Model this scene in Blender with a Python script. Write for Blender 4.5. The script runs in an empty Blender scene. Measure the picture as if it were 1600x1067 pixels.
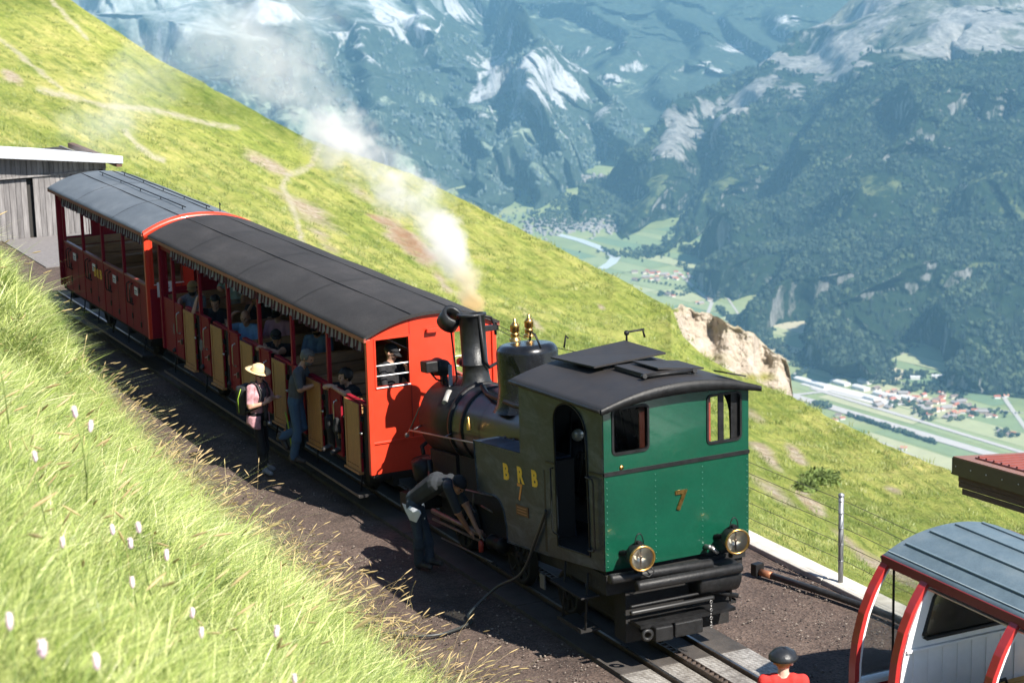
import bpy, bmesh, math, random
import numpy as np
from mathutils import Vector, Matrix

random.seed(7)
rng = np.random.default_rng(7)
S = bpy.context.scene
COL = S.collection
R = math.radians

# ---------------------------------------------------------------- camera, light, exposure
CAM = np.array([24.079, -12.184, 9.21])
FPX, YAW, PITCH, ROLL = 3355.95, R(26.13), R(12.548), R(-1.473)
FW = np.array([-math.cos(YAW)*math.cos(PITCH), math.sin(YAW)*math.cos(PITCH), -math.sin(PITCH)])
_r = np.cross(FW, [0, 0, 1.0]); _r /= np.linalg.norm(_r)
_u = np.cross(_r, FW)
RT = math.cos(ROLL)*_r + math.sin(ROLL)*_u
UP = -math.sin(ROLL)*_r + math.cos(ROLL)*_u
cd = bpy.data.cameras.new('camera')
co = bpy.data.objects.new('camera', cd); COL.objects.link(co)
co.matrix_world = Matrix(((RT[0], UP[0], -FW[0], CAM[0]), (RT[1], UP[1], -FW[1], CAM[1]),
                          (RT[2], UP[2], -FW[2], CAM[2]), (0, 0, 0, 1)))
cd.sensor_width = 36.0; cd.lens = FPX/1600*36.0
cd.clip_start = 0.1; cd.clip_end = 80000
cd.dof.use_dof = True; cd.dof.focus_distance = 29.0; cd.dof.aperture_fstop = 2.9
S.camera = co

SUN_EL = R(45.0); SUN_H = Vector((0.96, 0.28, 0)).normalized()
SUN_DIR = Vector((SUN_H.x*math.cos(SUN_EL), SUN_H.y*math.cos(SUN_EL), math.sin(SUN_EL)))
W = bpy.data.worlds.new('World'); S.world = W; W.use_nodes = True
wn = W.node_tree.nodes; wl = W.node_tree.links
sky = wn.new('ShaderNodeTexSky'); sky.sky_type = 'NISHITA'; sky.sun_disc = False
sky.sun_elevation = SUN_EL; sky.sun_rotation = math.atan2(SUN_H.x, SUN_H.y)
sky.altitude = 2200; sky.air_density = 1.0; sky.dust_density = 0.6
bg = wn['Background']; bg.inputs['Strength'].default_value = 0.085
wl.new(sky.outputs[0], bg.inputs['Color'])
sl = bpy.data.lights.new('sun', 'SUN'); sl.energy = 5.0; sl.angle = R(0.53); sl.color = (1.0, 0.94, 0.85)
so = bpy.data.objects.new('sun', sl); COL.objects.link(so)
so.rotation_euler = SUN_DIR.to_track_quat('Z', 'Y').to_euler()
so.location = (40, 10, 60)

S.view_settings.view_transform = 'Standard'; S.view_settings.look = 'None'
S.view_settings.gamma = 1.0; S.view_settings.use_curve_mapping = False
S.view_settings.exposure = 1.2
S.render.engine = 'CYCLES'
cy = S.cycles
cy.use_denoising = True
cy.max_bounces = 6; cy.diffuse_bounces = 3; cy.glossy_bounces = 3; cy.transmission_bounces = 6
cy.transparent_max_bounces = 10; cy.volume_bounces = 2
cy.volume_step_rate = 1.0; cy.volume_max_steps = 256
cy.sample_clamp_indirect = 6.0
cy.caustics_reflective = False; cy.caustics_refractive = False

# ---------------------------------------------------------------- helpers
def ray(u, v):
    d = FW + RT*(u-800)/FPX - UP*(v-533.5)/FPX
    return d/np.linalg.norm(d)
def at(u, v, d=None, x=None, y=None, z=None):
    """a point of the place seen in that direction, at a given distance or on a given plane"""
    q = ray(u, v)
    t = d if d is not None else ((x-CAM[0])/q[0] if x is not None else (y-CAM[1])/q[1] if y is not None else (z-CAM[2])/q[2])
    return CAM+q*t

def hsh(ix, iy, iz, seed):
    h = (ix.astype(np.uint32)*np.uint32(374761393) + iy.astype(np.uint32)*np.uint32(668265263)
         + iz.astype(np.uint32)*np.uint32(2147483647 ^ 0x5bd1e995) + np.uint32((seed*144665) & 0xffffffff))
    h ^= h >> np.uint32(13); h *= np.uint32(1274126177); h ^= h >> np.uint32(16); h *= np.uint32(2246822519); h ^= h >> np.uint32(13)
    return h.astype(np.float64)/4294967295.0
def vnoise(p, seed=0):
    f = np.floor(p); t = p-f; t = t*t*t*(t*(t*6-15)+10); i = f.astype(np.int64)
    o = 0
    for a in (0, 1):
        for b in (0, 1):
            for c in (0, 1):
                w = (t[..., 0] if a else 1-t[..., 0])*(t[..., 1] if b else 1-t[..., 1])*(t[..., 2] if c else 1-t[..., 2])
                o = o + w*hsh(i[..., 0]+a, i[..., 1]+b, i[..., 2]+c, seed)
    return o*2-1
def fbm(p, octv=5, seed=0, gain=.5, ridged=False):
    s = 0; a = 1; n = 0; q = np.array(p, float)
    for k in range(octv):
        w = vnoise(q, seed+k*17)
        s = s+a*((1-2*np.abs(w)) if ridged else w); n += a; a *= gain; q = q*2.03+7.1
    return s/n

# ---- materials
MATS = {}
def mat(name, col, rough=.6, metal=0., var=.0, scale=8., bump=0., bscale=None, col2=None, spec=None, coat=0., trans=0., stretch=None, detail=6):
    if name in MATS: return MATS[name]
    m = bpy.data.materials.new(name); m.use_nodes = True; MATS[name] = m
    nt = m.node_tree; n = nt.nodes; l = nt.links; b = n['Principled BSDF']
    b.inputs['Base Color'].default_value = (*col, 1); b.inputs['Roughness'].default_value = rough; b.inputs['Metallic'].default_value = metal
    if spec is not None: b.inputs['Specular IOR Level'].default_value = spec
    if coat: b.inputs['Coat Weight'].default_value = coat; b.inputs['Coat Roughness'].default_value = .08
    if var or col2 or bump:
        tc = n.new('ShaderNodeTexCoord'); mp = n.new('ShaderNodeMapping')
        l.new(tc.outputs['Object'], mp.inputs[0])
        if stretch: mp.inputs['Scale'].default_value = stretch
    if var or col2:
        t = n.new('ShaderNodeTexNoise'); t.inputs['Scale'].default_value = scale; t.inputs['Detail'].default_value = detail; t.inputs['Roughness'].default_value = .65
        l.new(mp.outputs[0], t.inputs['Vector'])
        rp = n.new('ShaderNodeValToRGB'); rp.color_ramp.elements[0].position = .3; rp.color_ramp.elements[1].position = .7
        c2 = col2 if col2 else tuple(min(1, c*(1+var)) for c in col)
        c1 = col if col2 else tuple(c*(1-var) for c in col)
        rp.color_ramp.elements[0].color = (*c1, 1); rp.color_ramp.elements[1].color = (*c2, 1)
        l.new(t.outputs['Fac'], rp.inputs[0]); l.new(rp.outputs[0], b.inputs['Base Color'])
        rr = n.new('ShaderNodeMapRange'); rr.inputs[3].default_value = max(0, rough-.12); rr.inputs[4].default_value = min(1, rough+.12)
        l.new(t.outputs['Fac'], rr.inputs[0]); l.new(rr.outputs[0], b.inputs['Roughness'])
    if bump:
        t2 = n.new('ShaderNodeTexNoise'); t2.inputs['Scale'].default_value = bscale or scale*4; t2.inputs['Detail'].default_value = 6
        l.new(mp.outputs[0], t2.inputs['Vector'])
        bm = n.new('ShaderNodeBump'); bm.inputs['Strength'].default_value = bump; bm.inputs['Distance'].default_value = .02
        l.new(t2.outputs['Fac'], bm.inputs['Height']); l.new(bm.outputs[0], b.inputs['Normal'])
    return m
def glass(name, tint=(1, 1, 1), alpha=.25, rough=.03, ior=1.5):
    m = bpy.data.materials.new(name); m.use_nodes = True; MATS[name] = m
    n = m.node_tree.nodes; l = m.node_tree.links; n.clear()
    o = n.new('ShaderNodeOutputMaterial'); mx = n.new('ShaderNodeMixShader'); tr = n.new('ShaderNodeBsdfTransparent'); g = n.new('ShaderNodeBsdfGlossy')
    fr = n.new('ShaderNodeFresnel'); fr.inputs[0].default_value = ior
    tr.inputs[0].default_value = (*tint, 1); g.inputs['Roughness'].default_value = rough
    l.new(fr.outputs[0], mx.inputs[0]); l.new(tr.outputs[0], mx.inputs[1]); l.new(g.outputs[0], mx.inputs[2]); l.new(mx.outputs[0], o.inputs[0])
    return m

# ---- mesh builder
class MB:
    def __init__(s): s.v = []; s.f = []; s.m = []; s.sm = []; s.T = None; s.mi = 0
    def add(s, vs, fs, smooth=False, mi=None):
        b = len(s.v)
        if s.T is not None: vs = [s.T(*p) for p in vs]
        s.v += [tuple(map(float, p)) for p in vs]
        for f in fs: s.f.append([b+i for i in f]); s.m.append(s.mi if mi is None else mi); s.sm.append(smooth)
        return s
    def box(s, x0, x1, y0, y1, z0, z1, mi=None, bev=0.):
        if bev <= 0:
            return s.add([(x0,y0,z0),(x1,y0,z0),(x1,y1,z0),(x0,y1,z0),(x0,y0,z1),(x1,y0,z1),(x1,y1,z1),(x0,y1,z1)],
              [(3,2,1,0),(4,5,6,7),(0,1,5,4),(1,2,6,5),(2,3,7,6),(3,0,4,7)], mi=mi)
        b = min(bev, (x1-x0)*.45, (y1-y0)*.45, (z1-z0)*.45)
        bm = bmesh.new(); bmesh.ops.create_cube(bm, size=1)
        for w in bm.verts: w.co = Vector((x0+(w.co.x+.5)*(x1-x0), y0+(w.co.y+.5)*(y1-y0), z0+(w.co.z+.5)*(z1-z0)))
        bmesh.ops.bevel(bm, geom=bm.edges[:], offset=b, segments=2, affect='EDGES', profile=.5)
        bm.verts.index_update()
        s.add([tuple(w.co) for w in bm.verts], [[w.index for w in f.verts] for f in bm.faces], mi=mi); bm.free(); return s
    def tube(s, pts, r, n=8, caps=True, mi=None, smooth=True):
        pts = [Vector(p) for p in pts]; rs = r if isinstance(r, (list, tuple)) else [r]*len(pts)
        vs = []; fs = []; pn = None
        for i, p in enumerate(pts):
            a = pts[max(i-1, 0)]; b = pts[min(i+1, len(pts)-1)]; d = (b-a)
            if d.length < 1e-9: d = Vector((0, 0, 1))
            d.normalize()
            if pn is None: pn = d.orthogonal().normalized()
            else:
                pn = pn-d*pn.dot(d)
                pn = pn.normalized() if pn.length > 1e-6 else d.orthogonal().normalized()
            q = d.cross(pn)
            for k in range(n):
                t = 2*math.pi*k/n; w = p+(pn*math.cos(t)+q*math.sin(t))*rs[i]; vs.append(tuple(w))
        for i in range(len(pts)-1):
            for k in range(n): fs.append((i*n+k, i*n+(k+1) % n, (i+1)*n+(k+1) % n, (i+1)*n+k))
        s.add(vs, fs, smooth, mi)
        if caps:
            b = len(s.v)-len(vs)
            s.f.append([b+k for k in range(n)][::-1]); s.m.append(s.mi if mi is None else mi); s.sm.append(False)
            s.f.append([b+(len(pts)-1)*n+k for k in range(n)]); s.m.append(s.mi if mi is None else mi); s.sm.append(False)
        return s
    def lathe(s, prof, o=(0,0,0), ax=(0,0,1), n=24, mi=None, smooth=True):
        """prof: (radius, height) along axis ax from o"""
        ax = Vector(ax).normalized(); e1 = ax.orthogonal().normalized(); e2 = ax.cross(e1); o = Vector(o)
        vs = []; fs = []
        for r, h in prof:
            for k in range(n):
                t = 2*math.pi*k/n; vs.append(tuple(o+ax*h+(e1*math.cos(t)+e2*math.sin(t))*max(r, 1e-4)))
        for i in range(len(prof)-1):
            for k in range(n): fs.append((i*n+k, i*n+(k+1) % n, (i+1)*n+(k+1) % n, (i+1)*n+k))
        return s.add(vs, fs, smooth, mi)
    def prism(s, poly, a0, a1, axis='y', mi=None):
        """extrude a 2D polygon; axis y: poly is (x,z); axis x: poly is (y,z); axis z: poly is (x,y)"""
        def P(p, a): return (p[0], a, p[1]) if axis == 'y' else (a, p[0], p[1]) if axis == 'x' else (p[0], p[1], a)
        n = len(poly); vs = [P(p, a0) for p in poly]+[P(p, a1) for p in poly]
        fs = [list(range(n))[::-1], list(range(n, 2*n))]+[(i, (i+1) % n, n+(i+1) % n, n+i) for i in range(n)]
        return s.add(vs, fs, mi=mi)
    def sphere(s, c, r, n=12, m=8, mi=None):
        rx, ry, rz = r if isinstance(r, (tuple, list)) else (r, r, r); vs = []; fs = []
        for i in range(m+1):
            a = math.pi*i/m
            for k in range(n):
                t = 2*math.pi*k/n; vs.append((c[0]+rx*math.sin(a)*math.cos(t), c[1]+ry*math.sin(a)*math.sin(t), c[2]+rz*math.cos(a)))
        for i in range(m):
            for k in range(n): fs.append((i*n+k, (i+1)*n+k, (i+1)*n+(k+1) % n, i*n+(k+1) % n))
        return s.add(vs, fs, True, mi)
    def grid(s, P, mi=None, smooth=True, flip=False):
        P = np.asarray(P); h, w = P.shape[:2]; vs = P.reshape(-1, 3).tolist()
        fs = [(i*w+j, i*w+j+1, (i+1)*w+j+1, (i+1)*w+j) for i in range(h-1) for j in range(w-1)]
        if flip: fs = [f[::-1] for f in fs]
        return s.add(vs, fs, smooth, mi)
    def build(s, name, mats, parent=None, fixn=True):
        base = Vector((0, 0, 0)); p = parent
        while p is not None: base = base+p.location; p = p.parent
        me = bpy.data.meshes.new(name)
        me.from_pydata([(a-base.x, b-base.y, c-base.z) for a, b, c in s.v], [], s.f)
        for m in (mats if isinstance(mats, (list, tuple)) else [mats]): me.materials.append(m)
        me.polygons.foreach_set('material_index', s.m); me.polygons.foreach_set('use_smooth', s.sm)
        if fixn:
            bm = bmesh.new(); bm.from_mesh(me); bmesh.ops.recalc_face_normals(bm, faces=bm.faces[:]); bm.to_mesh(me); bm.free()
        me.update()
        o = bpy.data.objects.new(name, me); COL.objects.link(o)
        if parent is not None: o.parent = parent
        return o
def npmesh(name, V, F, mats, smooth=True, parent=None, attrs=None, mi=None):
    me = bpy.data.meshes.new(name); V = np.asarray(V, np.float32); F = np.asarray(F, np.int32)
    me.vertices.add(len(V)); me.vertices.foreach_set('co', V.ravel())
    k = F.shape[1]; me.loops.add(F.size); me.loops.foreach_set('vertex_index', F.ravel())
    me.polygons.add(len(F)); me.polygons.foreach_set('loop_start', np.arange(0, F.size, k, dtype=np.int32))
    for m in (mats if isinstance(mats, (list, tuple)) else [mats]): me.materials.append(m)
    if mi is not None: me.polygons.foreach_set('material_index', np.asarray(mi, np.int32))
    me.polygons.foreach_set('use_smooth', np.full(len(F), smooth))
    me.update(calc_edges=True); me.validate()
    for nm, a in (attrs or {}).items():
        at_ = me.attributes.new(nm, 'FLOAT' if a.ndim == 1 else 'FLOAT_VECTOR', 'POINT')
        at_.data.foreach_set('value' if a.ndim == 1 else 'vector', a.astype(np.float32).ravel())
    o = bpy.data.objects.new(name, me); COL.objects.link(o)
    if parent: o.parent = parent
    return o
def gridfaces(h, w):
    i = np.arange(h-1)[:, None]*w+np.arange(w-1)[None, :]
    return np.stack([i, i+1, i+w+1, i+w], -1).reshape(-1, 4)
def tag(o, label=None, cat=None, group=None, kind=None):
    if label: o['label'] = label
    if cat: o['category'] = cat
    if group: o['group'] = group
    if kind: o['kind'] = kind
    return o
def thing(name, label, cat, loc=(0, 0, 0), group=None):
    o = bpy.data.objects.new(name, None); COL.objects.link(o); o.location = loc; o.empty_display_size = .2
    return tag(o, label, cat, group)
def copy_tree(o, parent=None):
    c = o.copy(); COL.objects.link(c)
    if parent is not None: c.parent = parent
    for ch in [x for x in o.children]: copy_tree(ch, c)
    return c
def text_part(name, txt, size, depth, m, parent, M, fat=0.0):
    cu = bpy.data.curves.new('txt', 'FONT'); cu.body = txt; cu.size = size; cu.extrude = depth; cu.offset = fat
    cu.align_x = 'CENTER'; cu.align_y = 'CENTER'; cu.resolution_u = 3
    to = bpy.data.objects.new('txt', cu); COL.objects.link(to)
    dg = bpy.context.evaluated_depsgraph_get(); me = bpy.data.meshes.new_from_object(to.evaluated_get(dg))
    bpy.data.objects.remove(to); me.transform(M)
    base = Vector((0, 0, 0)); p = parent
    while p is not None: base = base+p.location; p = p.parent
    me.transform(Matrix.Translation(-base)); me.materials.clear(); me.materials.append(m)
    o = bpy.data.objects.new(name, me); COL.objects.link(o); o.parent = parent
    return o
def frame_mat(o, ex, ez):
    """local x -> ex, local y -> ez (text reads along ex, up ez)"""
    ex = Vector(ex).normalized(); ez = Vector(ez).normalized(); en = ex.cross(ez)
    return Matrix(((ex.x, ez.x, en.x, o[0]), (ex.y, ez.y, en.y, o[1]), (ex.z, ez.z, en.z, o[2]), (0, 0, 0, 1)))
def instancer(name, pts, rot, scl, sources, label, pick=None, parent=None):
    """a stuff object: meshes in `sources` set out on points by geometry nodes"""
    n = len(pts); me = bpy.data.meshes.new(name); me.vertices.add(n); me.vertices.foreach_set('co', np.asarray(pts, np.float32).ravel())
    for nm, a, ty in (('rot', rot, 'FLOAT_VECTOR'), ('scl', scl, 'FLOAT_VECTOR')):
        q = me.attributes.new(nm, ty, 'POINT'); q.data.foreach_set('vector', np.asarray(a, np.float32).ravel())
    q = me.attributes.new('pick', 'INT', 'POINT'); q.data.foreach_set('value', np.asarray(pick if pick is not None else rng.integers(0, len(sources), n), np.int32))
    o = bpy.data.objects.new(name, me); COL.objects.link(o); tag(o, label, None, None, 'stuff')
    g = bpy.data.node_groups.new(name, 'GeometryNodeTree')
    g.interface.new_socket('Geometry', in_out='INPUT', socket_type='NodeSocketGeometry'); g.interface.new_socket('Geometry', in_out='OUTPUT', socket_type='NodeSocketGeometry')
    N = g.nodes; L = g.links; gi = N.new('NodeGroupInput'); go = N.new('NodeGroupOutput')
    ip = N.new('GeometryNodeInstanceOnPoints'); gti = N.new('GeometryNodeGeometryToInstance')
    for s in reversed(sources):
        oi = N.new('GeometryNodeObjectInfo'); oi.inputs[0].default_value = s; oi.inputs['As Instance'].default_value = False
        L.new(oi.outputs['Geometry'], gti.inputs[0])
    def na(nm, ty):
        a = N.new('GeometryNodeInputNamedAttribute'); a.data_type = ty; a.inputs['Name'].default_value = nm; return a.outputs[0]
    L.new(gi.outputs[0], ip.inputs['Points']); L.new(gti.outputs[0], ip.inputs['Instance'])
    ip.inputs['Pick Instance'].default_value = True
    L.new(na('pick', 'INT'), ip.inputs['Instance Index'])
    er = N.new('FunctionNodeEulerToRotation'); L.new(na('rot', 'FLOAT_VECTOR'), er.inputs[0]); L.new(er.outputs[0], ip.inputs['Rotation'])
    L.new(na('scl', 'FLOAT_VECTOR'), ip.inputs['Scale']); L.new(ip.outputs[0], go.inputs[0])
    md = o.modifiers.new('scatter', 'NODES'); md.node_group = g
    return o
def source_mesh(name, mb, m):
    """a mesh used only as the source of scattered stuff: kept out of the scene's collection"""
    o = mb.build(name, m, fixn=False); COL.objects.unlink(o); return o
# ================================================================ THE SETTING
def dep_az(u, v):
    q = ray(u, v); return math.asin(-q[2]), math.atan2(q[1], -q[0])
def interp_ctrl(us, tab, uq):
    return np.array([np.interp(uq, us, tab[:, k]) for k in range(tab.shape[1])]).T
def smoothcurve(xs, ys, xq):
    """monotone-ish cubic (Catmull) interpolation"""
    xs = np.asarray(xs, float); ys = np.asarray(ys, float); m = np.gradient(ys, xs)
    i = np.clip(np.searchsorted(xs, xq)-1, 0, len(xs)-2); h = xs[i+1]-xs[i]; t = np.clip((xq-xs[i])/h, 0, 1)
    return (2*t**3-3*t**2+1)*ys[i]+(t**3-2*t**2+t)*h*m[i]+(-2*t**3+3*t**2)*ys[i+1]+(t**3-t**2)*h*m[i+1]
def polydist(U, V, pts):
    d = np.full(U.shape, 1e9)
    for (a, b), (c, e) in zip(pts[:-1], pts[1:]):
        L2 = (c-a)**2+(e-b)**2; t = np.clip(((U-a)*(c-a)+(V-b)*(e-b))/L2, 0, 1)
        d = np.minimum(d, np.hypot(U-a-t*(c-a), V-b-t*(e-b)))
    return d

def nt_mat(name):
    m = bpy.data.materials.new(name); m.use_nodes = True; MATS[name] = m
    return m, m.node_tree.nodes, m.node_tree.links, m.node_tree.nodes['Principled BSDF']
def ramp(n, l, src, stops):
    r = n.new('ShaderNodeValToRGB'); e = r.color_ramp.elements
    while len(e) < len(stops): e.new(.5)
    for q, (p, c) in zip(e, stops): q.position = p; q.color = (*c, 1) if len(c) == 3 else c
    l.new(src, r.inputs[0]); return r.outputs[0]
def noise(n, l, vec, scale, detail=5, rough=.6, dist=0):
    t = n.new('ShaderNodeTexNoise'); t.inputs['Scale'].default_value = scale; t.inputs['Detail'].default_value = detail
    t.inputs['Roughness'].default_value = rough; t.inputs['Distortion'].default_value = dist
    if vec is not None: l.new(vec, t.inputs['Vector'])
    return t.outputs['Fac']
def mapping(n, l, src, scale=(1, 1, 1), rot=(0, 0, 0)):
    mp = n.new('ShaderNodeMapping'); mp.inputs['Scale'].default_value = scale; mp.inputs['Rotation'].default_value = rot; l.new(src, mp.inputs[0]); return mp.outputs[0]
def mixc(n, l, fac, a, b, mode='MIX'):
    x = n.new('ShaderNodeMix'); x.data_type = 'RGBA'; x.blend_type = mode
    for s, q in ((0, fac), (6, a), (7, b)):
        if hasattr(q, 'is_output') or hasattr(q, 'node'): l.new(q, x.inputs[s])
        elif isinstance(q, (int, float)): x.inputs[s].default_value = q
        else: x.inputs[s].default_value = (*q, 1)
    return x.outputs[2]
def math_(n, l, op, a, b=0., c=None):
    x = n.new('ShaderNodeMath'); x.operation = op
    for s, q in enumerate((a, b) if c is None else (a, b, c)):
        if hasattr(q, 'node'): l.new(q, x.inputs[s])
        else: x.inputs[s].default_value = q
    return x.outputs[0]
def attr(n, nm):
    a = n.new('ShaderNodeAttribute'); a.attribute_name = nm; return a
def bump(n, l, h, b, strength=.5, dist=.1, prev=None):
    x = n.new('ShaderNodeBump'); x.inputs['Strength'].default_value = strength; x.inputs['Distance'].default_value = dist
    l.new(h, x.inputs['Height'])
    if prev is not None: l.new(prev, x.inputs['Normal'])
    l.new(x.outputs[0], b.inputs['Normal']); return x.outputs[0]

# ---- platform ground: brown gravelly asphalt
m, n, l, b = nt_mat('platform_gravel')
tc = n.new('ShaderNodeTexCoord').outputs['Object']
f1 = noise(n, l, tc, 1.1, 6, .7); f2 = noise(n, l, tc, 38, 3, .7)
c = ramp(n, l, f1, [(.3, (.054, .037, .030)), (.5, (.086, .060, .048)), (.72, (.13, .094, .075))])
vo = n.new('ShaderNodeTexVoronoi'); vo.inputs['Scale'].default_value = 30; l.new(tc, vo.inputs['Vector'])
peb = ramp(n, l, vo.outputs['Color'], [(.15, (.45, .4, .38)), (.6, (1, 1, 1)), (.92, (1.25, 1.2, 1.15))])
c = mixc(n, l, .75, c, peb, 'MULTIPLY')
spk = ramp(n, l, f2, [(.62, (0, 0, 0)), (.74, (1, 1, 1))]); c = mixc(n, l, math_(n, l, 'MULTIPLY', spk, .55), c, (.24, .2, .165))
oil = ramp(n, l, noise(n, l, tc, .55, 4, .6, .6), [(.52, (1, 1, 1)), (.7, (.42, .4, .4))])
c = mixc(n, l, 1., c, oil, 'MULTIPLY')
l.new(c, b.inputs['Base Color']); b.inputs['Roughness'].default_value = .92
bump(n, l, vo.outputs['Distance'], b, .6, .02, bump(n, l, f2, b, .5, .015))
GRAVEL = m
# a sheet whose surface is a little uneven, reaching from behind the shed to beyond the camera's right
xs = np.linspace(-64, 46, 221); ys = np.linspace(-5.5, 3.06, 28)
X, Y = np.meshgrid(xs, ys); P = np.stack([X, Y, 0*X], -1)
Z = fbm(P*.8, 3, 3)*.025-.01; Z *= np.clip((np.abs(Y)-1.0)/.5, 0, 1); P[..., 2] = Z-.012
o = npmesh('platform_ground', P.reshape(-1, 3), gridfaces(*X.shape), GRAVEL); tag(o, kind='structure')

# ---- concrete kerb along the drop
CONC = mat('concrete', (.5, .47, .42), .85, var=.25, scale=3, bump=.4, bscale=60)
kb = MB(); x = -62.0
while x < 40:
    w = 2.0; kb.box(x+.006, x+w-.006, 3.03, 3.36, -.5, .05+.008*math.sin(x*3), bev=.015); x += w
kerb = kb.build('concrete_kerb', CONC); tag(kerb, kind='structure')

# ---- track: plates, rails, rack
STEEL_OLD = mat('rail_steel', (.10, .075, .06), .5, .6, var=.4, scale=14)
RAILTOP = mat('rail_top', (.2, .19, .18), .3, .9, var=.2, scale=10)
m, n, l, b = nt_mat('checker_plate')
tc = n.new('ShaderNodeTexCoord').outputs['Object']
vec = mapping(n, l, tc, (16, 16, 16), (0, 0, R(45)))
ch = n.new('ShaderNodeTexChecker'); ch.inputs['Scale'].default_value = 1.6; l.new(vec, ch.inputs['Vector'])
f1 = noise(n, l, tc, 2.2, 6, .75); f2 = noise(n, l, tc, 14, 5, .7)
c = ramp(n, l, f1, [(.28, (.16, .135, .115)), (.5, (.40, .375, .34)), (.7, (.55, .525, .48))])
c = mixc(n, l, .55, c, ramp(n, l, f2, [(.38, (.25, .22, .2)), (.55, (1, 1, 1))]), 'MULTIPLY')
c = mixc(n, l, math_(n, l, 'MULTIPLY', ch.outputs['Fac'], .4), c, (.14, .125, .11))
l.new(c, b.inputs['Base Color']); b.inputs['Roughness'].default_value = .55; b.inputs['Metallic'].default_value = .35
bump(n, l, ch.outputs['Fac'], b, .7, .01)
PLATE = m
PLATE_DARK = mat('dark_plate', (.05, .043, .038), .75, var=.45, scale=3, bump=.3, bscale=40)  # darker plates along the coaches and locomotive
track = thing('rack_track', None, None, (0, 0, 0)); tag(track, kind='structure')
px = [-23, -19.5, -16, -10, -6.2, -2.6, .9, 3.62, 5.9, 9.5, 13, 18, 24]
for y0, y1, zz in ((-.86, -.475, .045), (-.365, -.075, .045), (.075, .365, .045), (.475, .87, .045)):
    for i in range(len(px)-1):
        sh = .5*math.sin(i*2.1+y0*5)
        pb = MB(); pb.box(px[i]+sh*.0+.008, px[i+1]-.008, y0, y1, -.02, zz, bev=.006); pb.build('deck_plate', PLATE if px[i] > 1.5 else PLATE_DARK, track)
for y in (-.42, .42):
    rb = MB()
    rb.box(-23, 24, y-.024, y+.024, .0, .078, mi=0, bev=.006); rb.box(-23, 24, y-.017, y+.017, .0785, .0815, mi=1)
    rb.build('rail', [STEEL_OLD, RAILTOP], track)
rk = MB(); rk.box(-23, 24, -.05, -.036, 0, .10); rk.box(-23, 24, .036, .05, 0, .10); rk.build('rack_cheek', STEEL_OLD, track)
rk = MB()
for i in range(int(36/.1)):
    x = -14+i*.1; rk.prism([(x-.03, .04), (x+.03, .04), (x+.015, .097), (x-.015, .097)], -.0355, .0355)
tag(rk.build('rack_teeth', STEEL_OLD, track), kind='stuff')

# ---- grassy bank on the camera's side
BY0 = -2.75; BSL = .795
def bank_z(x, y):
    f0 = np.clip((x+7)/6, 0, 1); y = y+.42*f0*f0*(3-2*f0)
    p = np.stack([x*.35, y*.35, 0*x], -1); q = np.stack([x*.9, y*.9, 0*x+5], -1)
    e = np.clip((BY0-y)/1.5, 0, 1)
    t = np.clip((BY0-y), 0, None)
    hp_ = np.clip((-5.5-x)/7, 0, 1); hp_ = hp_*hp_*(3-2*hp_)*np.clip(t/.9, 0, 1)*np.clip(1-(t-2.5)/5, 0, 1)
    return BSL*t-.06+1.5*hp_+e*(fbm(p, 3, 11)*.22+fbm(q, 3, 12)*.10)
m, n, l, b = nt_mat('bank_soil')
tc = n.new('ShaderNodeTexCoord').outputs['Object']
c = ramp(n, l, noise(n, l, tc, 3, 6, .7), [(.3, (.022, .032, .010)), (.55, (.05, .065, .018)), (.75, (.10, .09, .04))])
l.new(c, b.inputs['Base Color']); b.inputs['Roughness'].default_value = .95; bump(n, l, noise(n, l, tc, 20, 5), b, .8, .06)
BANKM = m
xs = np.linspace(-62, 40, 300); ys = np.concatenate([np.linspace(-2.6, -14, 60), np.linspace(-14.8, -40, 20)])
X, Y = np.meshgrid(xs, ys); Z = bank_z(X, Y)
Z = np.where(Y < -14, bank_z(X, np.maximum(Y, -14))+0*Y, Z)
tag(npmesh('grass_bank', np.stack([X, Y, Z], -1).reshape(-1, 3), gridfaces(*X.shape), BANKM), kind='structure')

# ---- green alp behind the train
CREST = [(-330,-310,300),(-150,-180,285),(0,-75,262),(110,0,240),(250,95,226),(480,217,205),(640,270,195),(840,372,172),(960,432,160),(1050,482,150),(1066,525,146),(1100,556,143),(1150,584,140),(1235,622,133),(1380,692,116),(1500,742,106),(1600,792,98),(1750,866,90),(1900,940,84),(2150,1060,76)]
cu = np.array([c[0] for c in CREST]); cv = np.array([c[1] for c in CREST]); cdist = np.array([c[2] for c in CREST])
NU, NT = 900, 340
uu = np.linspace(-330, 2100, NU)
vv = np.interp(uu, cu, cv); dd = smoothcurve(cu, cdist, uu)
wob = fbm(np.stack([uu/26, 0*uu, 0*uu], -1), 4, 21)*2.2; vv = vv+wob
DA = np.array([dep_az(a, b_) for a, b_ in zip(uu, vv)]); depR, az = DA[:, 0], DA[:, 1]
dk = np.minimum((3.3-CAM[1])/np.sin(np.clip(az, .05, 3)), 92.0)
zk = np.where(dk > 91, -1.2, -.12); depK = np.arctan2(CAM[2]-zk, dk)
drh = dd*np.cos(depR)
T = np.linspace(0, 1, NT)[:, None]
TT = T**1.15
dep = depK[None]+(depR-depK)[None]*TT
dist = dk[None]+(drh-dk)[None]*np.clip(T, 0, 1)**.72
X = CAM[0]-np.cos(az)[None]*dist; Y = CAM[1]+np.sin(az)[None]*dist; Z = CAM[2]-dist*np.tan(dep)
Pw = np.stack([X, Y, Z], -1)
env = np.clip(T/.08, 0, 1)*np.clip((1-T)/.03, 0, 1)
Zd = fbm(Pw/14, 4, 31)*.7+fbm(np.stack([X/3.2, Y/3.2, Z/3.2], -1), 4, 33)*.22
# sheep-track terraces along the slope
Z = Z+Zd*env*np.clip(dist/60, .3, 1.3)
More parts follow.
